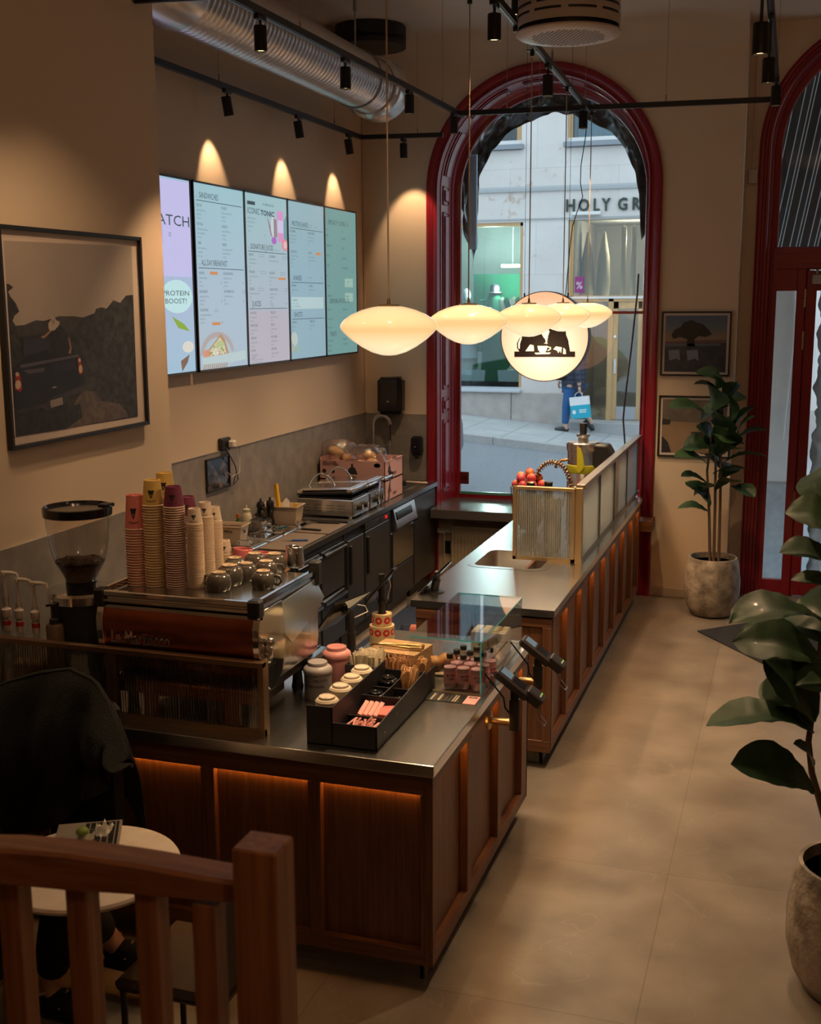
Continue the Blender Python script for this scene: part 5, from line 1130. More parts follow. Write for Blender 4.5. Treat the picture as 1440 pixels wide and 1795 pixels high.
pp(Z4([(362, 800), (380, 775), (392, 750), (412, 755), (420, 775), (448, 785), (445, 810), (410, 850), (375, 855), (364, 835)]), gm('hat', (.50, .43, .36)), 10)
pp(Z4([(385, 780), (398, 762), (410, 770), (410, 800), (395, 812)]), gm('hat_shade', (.34, .28, .24)), 11)
obj('photo_print', pics, PM, pc)
# two small prints by the arch
def small(label, pix, zc, build):
    (x0, ya), (x1, yb) = pix; a, c = at(x0, ya, 'y', YB-.02), at(x1, yb, 'y', YB-.02)
    t = thing('framed_photo', label, 'picture', ((a.x+c.x)/2, YB, (a.z+c.z)/2))
    b = B(); frame(b, 'y', YB-.002, -1, a.x, c.x, c.z, a.z, .014, .025); obj('frame', b, M_black, t)
    obj('mount', B().box(a.x+.01, c.x-.01, YB-.014, YB-.004, c.z+.01, a.z-.01), MATS['mount_board'], t)
    P = B(); M = []
    x0, x1, z0, z1 = a.x+.034, c.x-.034, c.z+.034, a.z-.034
    def q(pts, m, lay):
        if m not in M: M.append(m)
        n = len(P.v); P.v += [Vector((x0+(x1-x0)*u, YB-.0145-.0002*lay, z1-(z1-z0)*v)) for u, v in pts]; P.f.append(tuple(range(n, n+len(pts)))); P.m.append(M.index(m))
    build(q); obj('photo_print', P, M, t)
def tree_pic(q):
    for k in range(8):
        t = k/7; q([(0, .06*k), (1, .06*k), (1, .06*k+.062), (0, .06*k+.062)], gm('dusk%d' % k, (.10+.25*t*t, .15+.08*t, .28-.12*t)), 0)
    q([(0, .46), (1, .42), (1, .50), (0, .50)], gm('dusk_hill', (.16, .10, .10)), 1); q([(0, .50), (1, .48), (1, 1), (0, 1)], gm('dusk_ground', (.035, .04, .055), (.06, .065, .09), 20), 2)
    q([(.10, .35), (.15, .25), (.25, .20), (.3, .12), (.42, .08), (.5, .12), (.62, .16), (.70, .25), (.76, .33), (.66, .38), (.55, .36), (.48, .42), (.50, .56), (.36, .58), (.36, .42), (.24, .38), (.14, .42)], gm('tree', (.01, .012, .010), (.03, .03, .025), 40), 3)
    for u in (.06, .36): q([(u, .62), (u+.18, .60), (u+.20, .80), (u+.14, .76), (u+.02, .80)], gm('white_table', (.22, .26, .38)), 4)
    q([(.0, .50), (.9, .49), (.9, .53), (0, .55)], gm('tables_far', (.12, .15, .22)), 3)
def room_pic(q):
    q([(0, 0), (1, 0), (1, 1), (0, 1)], gm('room_tan', (.26, .17, .10), (.32, .22, .14), 5), 0); q([(0, 0), (1, 0), (1, .44), (0, .40)], gm('room_grey', (.10, .09, .085), (.22, .17, .14), 6), 1)
    q([(0, .36), (.14, .38), (.12, .47), (0, .48)], gm('bowl_dark', (.03, .025, .025)), 2); q([(0, .68), (.10, .80), (.16, 1), (0, 1)], gm('dark_cloth', (.02, .02, .025)), 2)
    q([(.45, .60), (.72, .58), (.75, .72), (.50, .76)], gm('dark_object', (.04, .03, .025)), 2)
small('small black framed photograph of a tree at dusk, upper of two by the arch', ((1161, 546), (1279, 660)), 0, tree_pic)
small('small black framed photograph in tan tones behind the plant, lower of two by the arch', ((1156, 693), (1279, 804)), 0, room_pic)
# ============================================================ window-wall fittings and sink end
c = at(687, 693, 'y', YB-.06)
pd = thing('paper_towel_dispenser', 'black rounded paper towel dispenser on the wall above the spring tap', 'dispenser', (c.x, YB, c.z-.17))
b = B().box(c.x-.12, c.x+.12, YB-.145, YB, c.z-.17, c.z+.17, bev=.035); obj('body', b, M_blackg, pd, bevel=.006)
obj('slot', B().box(c.x-.09, c.x+.09, YB-.12, YB-.04, c.z-.176, c.z-.168), M_black, pd)
obj('badge', B().box(c.x-.02, c.x+.0, YB-.147, YB-.144, c.z-.055, c.z-.047), M_white, pd)
c = at(731, 783, 'y', YB-.06)
so = thing('soap_dispenser', 'small black wall soap dispenser beside the red window casing', 'dispenser', (c.x, YB, c.z-.1))
obj('body', B().box(c.x-.052, c.x+.052, YB-.10, YB, c.z-.075, c.z+.10, bev=.022), M_blackg, so)
obj('nozzle', B().cyl((c.x, YB-.06, c.z-.08), (c.x, YB-.06, c.z-.115), .022, .014).box(c.x-.035, c.x+.035, YB-.09, YB-.03, c.z-.085, c.z-.07), M_black, so)
obj('badge', B().box(c.x-.012, c.x+.0, YB-.102, YB-.099, c.z+.0, c.z+.006), M_white, so)
# spring tap
tp = thing('spring_tap', 'chrome spring hose tap at the far end of the kitchen worktop', 'tap', (-3.56, 10.24, .96))
a, c_ = at(655, 800, 'y', 10.24), at(685, 800, 'y', 10.24)
xa, xb = a.x, c_.x; zt = at(669, 728, 'y', 10.24).z; xm = (xa+xb)/2; rr_ = (xb-xa)/2
obj('base', B().lathe([(0, .96), (.028, .96), (.028, 1.0), (.018, 1.02), (.016, 1.22), (0, 1.22)], 20, o=(xb, 10.24, 0)), M_chrome, tp, smooth=40)
cen = [(xb, 10.24, 1.20), (xb, 10.24, zt-rr_)]+[(xm+rr_*math.cos(PI*i/16), 10.24, zt-rr_+rr_*math.sin(PI*i/16)) for i in range(1, 17)]+[(xa, 10.24, zt-rr_-.12)]
obj('hose', B().tube(cen, .008, 8), M_black, tp, smooth=60)
b = B(); sp_pts = []; tot = 0; seg = []
V = [Vector(p) for p in cen[1:]]
lens = [(V[i+1]-V[i]).length for i in range(len(V)-1)]; T_ = sum(lens); turns = 34
for k in range(turns*10+1):
    s = T_*k/(turns*10); i = 0
    while i < len(lens)-1 and s > lens[i]: s -= lens[i]; i += 1
    p = V[i].lerp(V[i+1], min(1, s/lens[i])); d = (V[i+1]-V[i]).normalized(); n = d.cross(Vector((0, 1, 0))).normalized(); a2 = 2*PI*k/10
    sp_pts.append(p+(n*math.cos(a2)+Vector((0, 1, 0))*math.sin(a2))*.018)
obj('spring', b.tube(sp_pts, .0042, 6), M_chrome, tp, smooth=60)
obj('spray_head', B().cyl((xa, 10.24, zt-rr_-.10), (xa, 10.24, 1.14), .010, .012).cyl((xa, 10.24, 1.14), (xa, 10.24, 1.08), .018, .022), M_chrome, tp, smooth=40)
obj('holder_arm', B().cyl((xb, 10.24, 1.30), (xa, 10.24, 1.285), .006).cyl((xb, 10.24, 1.2), (xb, 10.24, 1.34), .010), M_chrome, tp)
single('cloth', B().ball((-3.50, 10.28, 1.06), (.035, .02, .10), jit=.3), mat('yellow_cloth', (.55, .42, .2), .9), 'crumpled yellowish cloth hanging behind the spring tap', 'cloth', (-3.5, 10.28, .97), smooth=60)
br = thing('dish_brush', 'dish brush with pale handle lying at the end of the kitchen worktop', 'brush', (-3.25, 10.05, .96))
obj('handle', B().tube([(-3.34, 10.03, .99), (-3.25, 10.05, .985), (-3.15, 10.09, .975)], [.008, .010, .013], 8), mat('pale_wood', (.62, .47, .35), .6), br, smooth=60)
obj('bristles', B().lathe([(0, .96), (.025, .96), (.028, .985), (.022, 1.0), (0, 1.0)], 14, o=(-3.36, 10.02, 0)), M_black, br, smooth=40)

# sockets and the small print on the splashback
sk = thing('plug_socket', 'black double wall socket with white plug above the splashback', 'socket', at(400, 778, 'x', XL+.02))
c = at(398, 778, 'x', XL+.03)
obj('plate', B().box(XL, XL+.035, c.y-.085, c.y+.06, c.z-.045, c.z+.045, bev=.008), M_black, sk)
obj('plug', B().box(XL+.035, XL+.085, c.y-.0, c.y+.05, c.z-.03, c.z+.025, bev=.01), M_white, sk)
pts = [Vector((XL+.04, c.y-.05, c.z-.03)), Vector((XL+.06, c.y+.0, c.z-.10)), Vector((XL+.05, c.y+.08, c.z-.17)), Vector((XL+.06, c.y+.10, c.z-.27)), Vector((XL+.05, c.y+.04, c.z-.30)), Vector((XL+.05, c.y+.09, c.z-.22))]
obj('cable', B().tube(pts, .004, 6), M_black, sk, smooth=60)
pts = [Vector((XL+.085, c.y+.03, c.z)), Vector((XL+.07, c.y+.12, c.z-.03)), Vector((XL+.06, c.y+.13, c.z-.22)), Vector((XL+.05, c.y+.02, c.z-.24)), Vector((XL+.05, c.y-.04, c.z-.20))]
obj('cable', B().tube(pts, .0025, 6), M_white, sk, smooth=60)
t = thing('wall_print', 'small dark glossy print in black frame on the splashback beside dangling cables', 'picture', at(381, 830, 'x', XL+.02))
y0, y1 = at(361, 830, 'x', XL+.02).y, at(402, 830, 'x', XL+.02).y; z1, z0 = 1.555, 1.32
b = B(); frame(b, 'x', XL+.014, 1, y0, y1, z0, z1, .012, .018); obj('frame', b, M_black, t)
obj('print', B().box(XL+.014, XL+.024, y0+.01, y1-.01, z0+.01, z1-.01), mat('dark_print', (.02, .015, .02), .12, noise=(14, (.20, .14, .14), 5, .5, .7)), t)

# ============================================================ on the kitchen worktop (top at 0.96)
KZ = .96
def grill(y0, label, x0=-3.66, x1=-3.19):
    g = thing('contact_grill', label, 'grill', ((x0+x1)/2, y0, KZ), group='two steel contact grills side by side')
    y1 = y0+.34; b = B().box(x0, x1, y0, y1, KZ+.02, KZ+.15, bev=.006)
    for fx_ in (x0+.04, x1-.04):
        for fy_ in (y0+.04, y1-.04): b.cyl((fx_, fy_, KZ), (fx_, fy_, KZ+.02), .014, n=10)
    obj('body', b, M_steel, g)
    b = B()
    for r in range(3):
        for k in range(4): b.box(x0+.05+.10*k, x0+.11+.10*k, y0-.003, y0+.001, KZ+.055+.022*r, KZ+.060+.022*r)
    obj('louvres', b, M_steeld, g)
    obj('plate_lower', B().box(x0+.01, x1-.01, y0+.01, y1-.01, KZ+.15, KZ+.165), M_black, g)
    T = Matrix.Translation((x0, 0, KZ+.17)) @ Matrix.Rotation(-.06, 4, 'Y')
    W_ = x1-x0
    l = obj('lid', B().box(0, W_, y0, y1, 0, .022, 1, T=T, bev=.004).box(.015, W_-.015, y0+.02, y1-.02, .022, .05, 0, T=T, bev=.012).box(-.002, .05, y0-.004, y1+.004, .01, .045, 0, T=T, bev=.008).box(W_-.05, W_+.002, y0-.004, y1+.004, .01, .045, 0, T=T, bev=.008), [M_steel, M_black], g)
    arc = [T @ Vector((.03+.23*k/12, y0+.17-.0, .04+.105*math.sin(PI*k/12)**.7)) for k in range(13)]
    obj('lid_handle', B().tube(arc, .008, 8), M_chrome, l, smooth=60)
    obj('front_bar', B().tube([T @ Vector((W_, y0+.04, .03)), T @ Vector((W_+.10, y0+.04, .055)), T @ Vector((W_+.10, y1-.04, .055)), T @ Vector((W_, y1-.04, .03))], .009, 8).cyl(T @ Vector((W_+.10, y0+.08, .055)), T @ Vector((W_+.10, y1-.08, .055)), .013, m=1), [M_chrome, M_chrome], l, smooth=60)
    f = obj('front_panel', B().box(x1, x1+.01, y0+.005, y1-.005, KZ+.025, KZ+.145), M_steel, g)
    for k, yy in enumerate((y0+.10, y0+.22)): obj('knob', B().cyl((x1+.01, yy, KZ+.085), (x1+.045, yy, KZ+.085), .026, .022, 20).box(x1+.045, x1+.05, yy-.004, yy+.004, KZ+.065, KZ+.105, 1), [M_black, M_white], f)
    for yy in (y0+.045, y0+.285): obj('indicator', B().cyl((x1+.01, yy, KZ+.085), (x1+.016, yy, KZ+.085), .009), M_chrome, f)
    return g
grill(8.27, 'steel contact grill with vented side, the one nearer the camera')
grill(8.64, 'second steel contact grill, between the near one and the pink boxes')
single('crumb_tray', B().box(-3.66, -3.17, 8.10, 8.25, KZ, KZ+.006).box(-3.66, -3.17, 8.10, 8.106, KZ, KZ+.02), M_steeld, 'thin dark tray lying on the worktop in front of the near grill', 'tray', (-3.4, 8.1, KZ))
sc_ = thing('tongs', 'steel tongs leaning against the front of the far grill', 'tongs', (-3.15, 8.78, KZ))
obj('arm', B().bar((-3.145, 8.80, KZ+.01), (-3.16, 8.86, KZ+.24), .014, .004), M_chrome, sc_); obj('arm', B().bar((-3.155, 8.74, KZ+.01), (-3.165, 8.85, KZ+.24), .014, .004), M_chrome, sc_)
sc_ = thing('grill_scraper', 'small black handled brush hanging at the box side of the grills', 'scraper', (-3.15, 9.03, KZ))
obj('handle', B().tube([(-3.155, 9.01, KZ+.005), (-3.15, 9.05, KZ+.22)], .007, 6), M_chrome, sc_); obj('grip', B().cyl((-3.15, 9.05, KZ+.21), (-3.145, 9.062, KZ+.27), .022, .018), M_black, sc_)
# pink cardboard boxes
def box_card(z0, h, label, open_=False):
    x0, x1, y0, y1 = -3.81, -3.215, 9.10, 9.56
    t = thing('cardboard_box', label, 'box', ((x0+x1)/2, (y0+y1)/2, z0), group='stacked pink bread boxes')
    b = B(); e = .006
    for a in ((x0, x1, y0, y0+e), (x0, x1, y1-e, y1), (x0, x0+e, y0, y1), (x1-e, x1, y0, y1)): b.box(*a, z0, z0+h)
    b.box(x0, x1, y0, y1, z0, z0+e)
    if not open_: b.box(x0, x1, y0, y1, z0+h-e, z0+h)
    obj('carton', b, mat('pink_carton', (.66, .38, .36), .75), t)
    b = B(); b.box(x1, x1+.001, y0+.20, y0+.29, z0+h*.18, z0+h*.33, m=1); 
    # black triangular figure mark on the end and side
    def mark(o, X, Yv, s):
        o, X, Yv = Vector(o), Vector(X), Vector(Yv)
        for P in ([(-.5, 0), (.5, 0), (.28, .55), (.12, .6), (.06, .9), (-.08, .9), (-.12, .6), (-.3, .5)],): b.add([o+X*u*s+Yv*v*s for u, v in P], [tuple(range(len(P)))], 0)
        b.text('JOE & THE JUICE', o-X*s*.62+Yv*s*1.1, s*.30, x=X, y=Yv, width=s*1.25)
    mark((x1+.0012, y0+.11, z0+h*.38), (0, 1, 0), (0, 0, 1), .09); mark((x0+.30, y0-.0012, z0+h*.30), (1, 0, 0), (0, 0, 1), .10)
    b.text("JOE'S CLASSIC", (x0+.03, y0-.0012, z0+h*.82), .030, x=(1, 0, 0), width=.13, bold=.02); b.text('SANDWICH BREAD', (x0+.03, y0-.0012, z0+h*.70), .030, x=(1, 0, 0), width=.15, bold=.02)
    for k in range(2): b.add([(x1-.17+.03*math.cos(a)*(1-.1*k)+.1, y0-.0012, z0+h*.8+.018*math.sin(a)) for a in [2*PI*i/20 for i in range(20)]], [tuple(range(20))], 0 if k == 0 else 0)
    for k, xx in enumerate((x0+.045, x0+.125)): b.add([(xx+.018*math.cos(a), y0-.0012, z0+h*.42+.018*math.sin(a)) for a in [2*PI*i/16 for i in range(16)]], [tuple(range(16))], 0)
    obj('printed_marks', b, [mat('box_ink', (.02, .015, .02), .7), mat('cut_hole', (.25, .11, .07), .8)], t)
    if open_:
        f = B().box(x0+.002, x0+.006, y0, y1, z0+h-.004, z0+h+.02).grid(lambda u, v: (x1-.001+.01*v, y0+(y1-y0)*u, z0+h+(.028 if .3 < u < .6 else 0)*v), 20, 1); obj('flap', f, MATS['pink_carton'], t)
    return t
box_card(KZ, .175, 'pink printed cardboard bread box, lower of the two stacked beyond the grills')
box_card(KZ+.176, .165, 'pink printed cardboard bread box, upper and open with bagged buns inside', True)
M_bag = glass('plastic_film', (.90, .87, .84), 1.9, .12, frost=.10); M_bun = mat('bread_crust', (.55, .30, .13), .7, noise=(10, (.72, .50, .28), 5, .3, .7))
zb = KZ+.19
for bi, (bx0, by0, lab, buns) in enumerate(((-3.70, 9.26, 'clear bag of buns heaped at the wall side of the open pink box', [(-.05, -.05, .06), (.06, -.04, .05), (0, -.02, .16), (-.06, .05, .17), (.05, .06, .1)]), (-3.44, 9.30, 'clear bag of buns with knotted top at the right in the open pink box', [(-.06, -.03, .06), (.05, -.04, .08), (.0, .04, .13)]))):
    t = thing('bag_of_buns', lab, 'bread bag', (bx0, by0, zb))
    for (u, v, z_) in buns:
        z_ += .035
        obj('bun', B().ball((bx0+u, by0+v, zb+z_), (.058, .056, .042), 16, 10), M_bun, t, smooth=60)
    def wrap(u, v, bx0=bx0, by0=by0, bi=bi):
        a = 2*PI*u; ph = PI*v; r = .165*math.sin(min(ph*1.0, PI*.97))**.6; n = mnoise.noise(Vector((math.cos(a)*3, math.sin(a)*3, v*6+bi*9)))
        top = (.30 if bi == 0 else .26); return (bx0+r*math.cos(a)*(1+.2*n), by0+.9*r*math.sin(a)*(1+.2*n), zb+.005+top*(1-math.cos(ph))/2*(1+.08*n))
    obj('plastic_bag', B().grid(wrap, 44, 28), M_bag, t, smooth=70)
# tubs, mills and bottles at the wall
def tub(label, cx, cy, w, d, h, fill, z=KZ, rz=0.0):
    t = thing('plastic_tub', label, 'tub', (cx, cy, z), rz); T = Matrix.Translation((cx, cy, z)) @ Matrix.Rotation(rz, 4, 'Z')
    b = B()
    def ring(k, zz): return [(sx*(w/2-k), sy*(d/2-k), zz) for sx, sy in ((-1, -1), (1, -1), (1, 1), (-1, 1))]
    vs = ring(.02, 0)+ring(0, h)+ring(-.008, h)+ring(-.008, h-.006)+ring(.003, h-.006)+ring(.023, .004)
    fs = [(3, 2, 1, 0)]
    for k in range(5):
        for i in range(4): fs.append((k*4+i, k*4+(i+1) % 4, (k+1)*4+(i+1) % 4, (k+1)*4+i))
    fs.append((20, 21, 22, 23)); b.add(vs, fs, 0, T)
    obj('tub', b, mat('milky_plastic', (.62, .50, .38), .35, alpha=1), t)
    fill(t, T); return t
def fill_utensils(t, T):
    obj('filling', B().box(-.12, .12, -.075, .075, .02, .11, T=T), mat('creamy_paper', (.55, .45, .36), .8), t)
    obj('squeeze_tool', B().bar(T @ Vector((-.02, 0, .10)), T @ Vector((-.05, .02, .30)), .02, .035), mat('yellow_plastic', (.75, .45, .03), .4), t)
    obj('spatula', B().bar(T @ Vector((.09, 0, .06)), T @ Vector((.11, 0, .16)), .01, .03), MATS['yellow_plastic'], t)
    obj('paper_liner', B().grid(lambda u, v: T @ Vector((-.10+.16*u, .02*math.sin(7*u), .09+(.06+.05*math.sin(u*9))*v)), 12, 3), M_white, t)
tub('milky plastic tub holding yellow tools beside the black mills', -3.66, 7.98, .30, .19, .145, fill_utensils, rz=.1)
def fill_dark(t, T): obj('dates', B().ball((0, 0, .09), (.11, .08, .03), jit=.5, T=T), mat('dark_fruit', (.05, .02, .012), .5), t, smooth=50)
tub('clear plastic tub of dark dried fruit behind the cup stacks', -3.72, 7.22, .24, .17, .13, fill_dark, rz=.1)
def mill(cx, cy, h, label):
    t = thing('pepper_mill', label, 'pepper mill', (cx, cy, KZ), group='pair of black pepper mills')
    obj('body', B().lathe([(0, 0), (.034, 0), (.036, .01), (.034, .03), (.024, .07), (.022, .10), (.030, .125), (.031, .135), (.022, .14), (.022, .143)], 24, o=(cx, cy, KZ)), M_blackg, t, smooth=50)
    obj('head', B().lathe([(.022, .143), (.030, .150), (.033, .170), (.028, .190), (.014, .20), (.006, .202), (.008, .212), (.010, .217), (.0, .222)], 24, o=(cx, cy, KZ)), M_blackg, t, smooth=50)
mill(-3.74, 7.78, .22, 'glossy black pepper mill, left of the pair'); mill(-3.70, 7.86, .22, 'glossy black pepper mill, right of the pair beside the milky tub')
t = thing('squeeze_bottle', 'milky squeeze bottle with pointed nozzle left of the black mills', 'bottle', (-3.78, 7.62, KZ))
obj('bottle', B().lathe([(0, 0), (.036, 0), (.038, .01), (.038, .11), (.030, .135), (.026, .14), (.026, .15)], 22, o=(-3.78, 7.62, KZ)), mat('milk_plastic', (.60, .55, .42), .4), t, smooth=40)
obj('nozzle', B().lathe([(.027, .15), (.028, .165), (.010, .172), (.004, .20), (0, .2)], 18, o=(-3.78, 7.62, KZ)), MATS['milk_plastic'], t, smooth=40)
t = thing('spice_bottle', 'small green labelled bottle with orange cap near the dried fruit tub', 'bottle', (-3.79, 7.50, KZ))
obj('bottle', B().lathe([(0, 0), (.022, 0), (.022, .09), (.012, .11), (.012, .12)], 16, o=(-3.79, 7.50, KZ)), mat('green_label', (.03, .12, .03), .4), t, smooth=40)
obj('cap', B().lathe([(.014, .118), (.014, .15), (0, .15)], 14, o=(-3.79, 7.50, KZ)), mat('orange_cap', (.45, .16, .04), .5), t, smooth=40)
t = thing('steel_container', 'small steel gastronorm container between squeeze bottle and mills', 'container', (-3.66, 7.60, KZ))
obj('container', basin(B(), -3.72, -3.60, 7.52, 7.68, KZ+.10, .095, rim=.012, r=.02), M_chrome, t, smooth=40)
# gastronorm lids set in the worktop, four in a row, and the boards
for k in range(4):
    y0 = 7.02+.27*k; x1 = -3.44+.0*k
    t = thing('gastronorm_lid', ('nearest', 'second', 'third', 'farthest')[k]+' of four shiny steel lids along the back of the worktop', 'lid', (-3.60, y0, KZ), group='steel food pan lids')
    b = B()
    def dome(u, v, y0=y0, x1=x1):
        X = -3.69+.25*u; Y = y0+.25*v; e = min(u, 1-u, v, 1-v); return (X, Y, KZ+.003+.018*min(1, e/.12)-.006*math.sin(PI*u)*math.sin(PI*v))
    obj('lid', B().grid(dome, 20, 20), M_chrome, t, smooth=60, solid=.002)
    obj('grip', B().tube([(-3.62, y0+.12, KZ+.018), (-3.60, y0+.12, KZ+.038), (-3.53, y0+.12, KZ+.038), (-3.51, y0+.12, KZ+.018)], .004, 6), M_chrome, t)
single('cutting_board', B().box(-3.42, -3.15, 7.05, 7.62, KZ, KZ+.012, bev=.003), mat('brown_board', (.16, .125, .10), .55, bump=(60, .2)), 'brown grey cutting board along the front of the kitchen worktop, nearer half', 'cutting board', (-3.28, 7.3, KZ))
single('cutting_board', B().box(-3.42, -3.15, 7.66, 8.05, KZ, KZ+.012, bev=.003), MATS['brown_board'], 'brown grey cutting board along the front of the kitchen worktop, half nearer the grills', 'cutting board', (-3.28, 7.85, KZ))
def knife(label, p, q, bl, col, zz=KZ+.018):
    p, q = Vector((*p, zz)), Vector((*q, zz)); d = (q-p).normalized(); t = thing('kitchen_knife', label, 'knife', p); s = d.cross(Vector((0, 0, 1)))
    mid = p+(q-p)*bl
    obj('blade', B().add([p, mid+s*.018, mid-s*.010, p+Vector((0, 0, .002)), mid+s*.018+Vector((0, 0, .002)), mid-s*.010+Vector((0, 0, .002))], [(0, 2, 1), (3, 4, 5), (0, 1, 4, 3), (1, 2, 5, 4), (2, 0, 3, 5)]), M_steel, t)
    obj('handle', B().bar(mid, q, .024, .014), col, t, bevel=.003)
knife('long black handled knife lying nearest the grills', (-3.52, 7.99), (-3.20, 8.02), .45, M_black)
knife('black handled knife lying in the middle of the boards', (-3.47, 7.74), (-3.23, 7.72), .35, M_black)
knife('wide knife with teal handle lying over the steel lids', (-3.62, 7.30), (-3.46, 7.62), .72, mat('teal_handle', (.01, .07, .09), .4), KZ+.05)
knife('short scraper with blue handle on the near cutting board', (-3.36, 7.30), (-3.18, 7.36), .4, mat('blue_handle', (.03, .07, .20), .4))
# ============================================================ on the front bar (top at 0.94)
BZ = .94
def fluted(b, x0, x1, y, z0, z1, pitch=.012, d=.003, axis='x', m=0):
    n = max(4, int((x1-x0)/pitch)*6)
    def fn(u, v):
        a = x0+(x1-x0)*u; o = d*abs(math.sin((a-x0)*PI/pitch)); z = z0+(z1-z0)*v
        return (a, y-o, z) if axis == 'x' else (y+o, a, z)
    b.grid(fn, n, 1, m)
    for k in range(n): b.m[len(b.m)-n+k] = 1 if (k % 6) in (2, 3) else 0
    (b.box(x0, x1, y, y+.002, z0, z1, m) if axis == 'x' else b.box(y-.002, y, x0, x1, z0, z1, m))
M_flute = glass('fluted_glass', (.82, .82, .80), 2.4, .04, frost=.12); M_flute2 = glass('fluted_glass_streak', (.90, .90, .88), 2.4, .04, frost=.75)  # frosted ridge tone imitates streaks of light scattered by the flutes
M_fluted = glass('fluted_glass_dim', (.80, .76, .70), 1.6, .06, frost=.06); M_fluted2 = glass('fluted_glass_dim_streak', (.55, .48, .40), 2.0, .06, frost=.5)
M_bronze = mat('bronze_frame', (.30, .19, .11), .35, .85)
gs = thing('fluted_glass_screen', 'bronze framed fluted glass screen standing on the front of the bar before the coffee machine', 'glass screen', (-2.5, 3.95, BZ))
b = B()
for x in (-3.19, -2.61, -2.585, -1.925): b.box(x, x+.022, 3.935, 3.962, BZ, 1.243)
b.box(-3.19, -1.903, 3.933, 3.964, 1.222, 1.245, bev=.002); b.box(-3.19, -1.903, 3.937, 3.960, BZ, BZ+.028)
b.box(-1.925, -1.903, 3.962, 3.985, BZ, 1.243)
obj('frame', b, M_bronze, gs)
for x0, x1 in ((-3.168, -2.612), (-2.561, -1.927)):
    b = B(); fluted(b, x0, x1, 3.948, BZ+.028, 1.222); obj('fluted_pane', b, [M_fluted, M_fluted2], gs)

# ---- espresso machine
MX0, MX1, MZ = -2.665, -1.93, 1.455
em = thing('espresso_machine', 'large espresso machine with polished copper coloured back on the front bar', 'espresso machine', (-2.3, 4.25, BZ))
M_cop = mat('polished_copper_back', (.36, .115, .060), .26, 1.0, noise=(9, (.48, .16, .08), 3, .3, .7))
rear = [(4.06, 1.105), (4.005, 1.16), (3.992, 1.20), (3.984, 1.24), (3.974, 1.30), (3.975, 1.36), (3.995, 1.41), (4.02, 1.425)]
P = rear+[(4.18, 1.425), (4.21, 1.28), (4.17, 1.14), (4.10, 1.105)]
b = B().prism(P, 'x', MX0+.03, MX1-.03); obj('rear_cover', b, M_cop, em, smooth=35)
for x0, x1 in ((MX0, MX0+.03), (MX1-.03, MX1)):
    Q = [(y+(y-4.09)*.09, z+(z-1.27)*.06) for y, z in P]; e = obj('end_plate', B().prism(Q, 'x', x0, x1), M_chrome, em, smooth=35, bevel=.003)
    s = 1 if x0 > -2 else -1; X = x1 if s > 0 else x0
    obj('emblem_knob', B().ball((X+.012*s, 4.03, 1.26), (.016, .022, .045), 16, 10).ball((X+.018*s, 4.03, 1.30), (.02, .018, .022)), M_chrome, e, smooth=60)
b = B().prism([(4.15, 1.10), (4.60, 1.10), (4.62, 1.16), (4.62, 1.27), (4.53, 1.44), (4.15, 1.44)], 'x', MX0+.02, MX1-.025)
obj('body', b, M_steel, em)
b = B().prism([(4.19, 1.30), (4.21, 1.42), (4.56, 1.435), (4.66, 1.33), (4.56, 1.28), (4.30, 1.22)], 'x', MX1-.024, MX1-.008)
obj('side_panel', b, mat('bright_steel_panel', (.72, .76, .78), .16, .9), em, bevel=.003)
b = B().prism([(4.20, 1.12), (4.22, 1.28), (4.50, 1.28), (4.50, 1.12)], 'x', MX1-.012, MX1-.009); obj('clear_side_guard', b, glass('clear_acrylic', (.92, .92, .92), 1.4), em)
obj('base', B().box(MX0+.05, MX1-.05, 4.0, 4.62, 1.04, 1.105, bev=.01).box(MX0+.12, MX1-.12, 4.20, 4.45, BZ+.02, 1.04), M_steeld, em)
for x in (MX0+.10, MX1-.10):
    for y in (4.06, 4.55): obj('foot', B().lathe([(0, BZ), (.028, BZ), (.024, BZ+.02), (.018, 1.04), (0, 1.04)], 16, o=(x, y, 0)), M_black, em, smooth=40)
obj('drip_tray', B().box(MX0+.03, MX1-.0, 4.50, 4.74, 1.03, 1.075, bev=.004).box(MX0+.05, MX1-.02, 4.52, 4.72, 1.075, 1.079, 1), [M_black, M_steel], em)
b = B()
for k in range(9): b.cyl((MX1-.30+.03*k, 4.52, 1.082), (MX1-.30+.03*k, 4.72, 1.082), .003, n=6)
obj('drip_grid', b, M_chrome, em)
for x in (-2.5, -2.3, -2.1):
    g = obj('group_head', B().cyl((x, 4.66, 1.22), (x, 4.66, 1.28), .038, n=20).box(x-.03, x+.03, 4.58, 4.66, 1.25, 1.30), M_chrome, em, smooth=40)
    obj('portafilter', B().cyl((x, 4.66, 1.18), (x, 4.66, 1.22), .034, n=20).cyl((x, 4.69, 1.20), (x, 4.84, 1.17), .012), M_black, g, smooth=40)
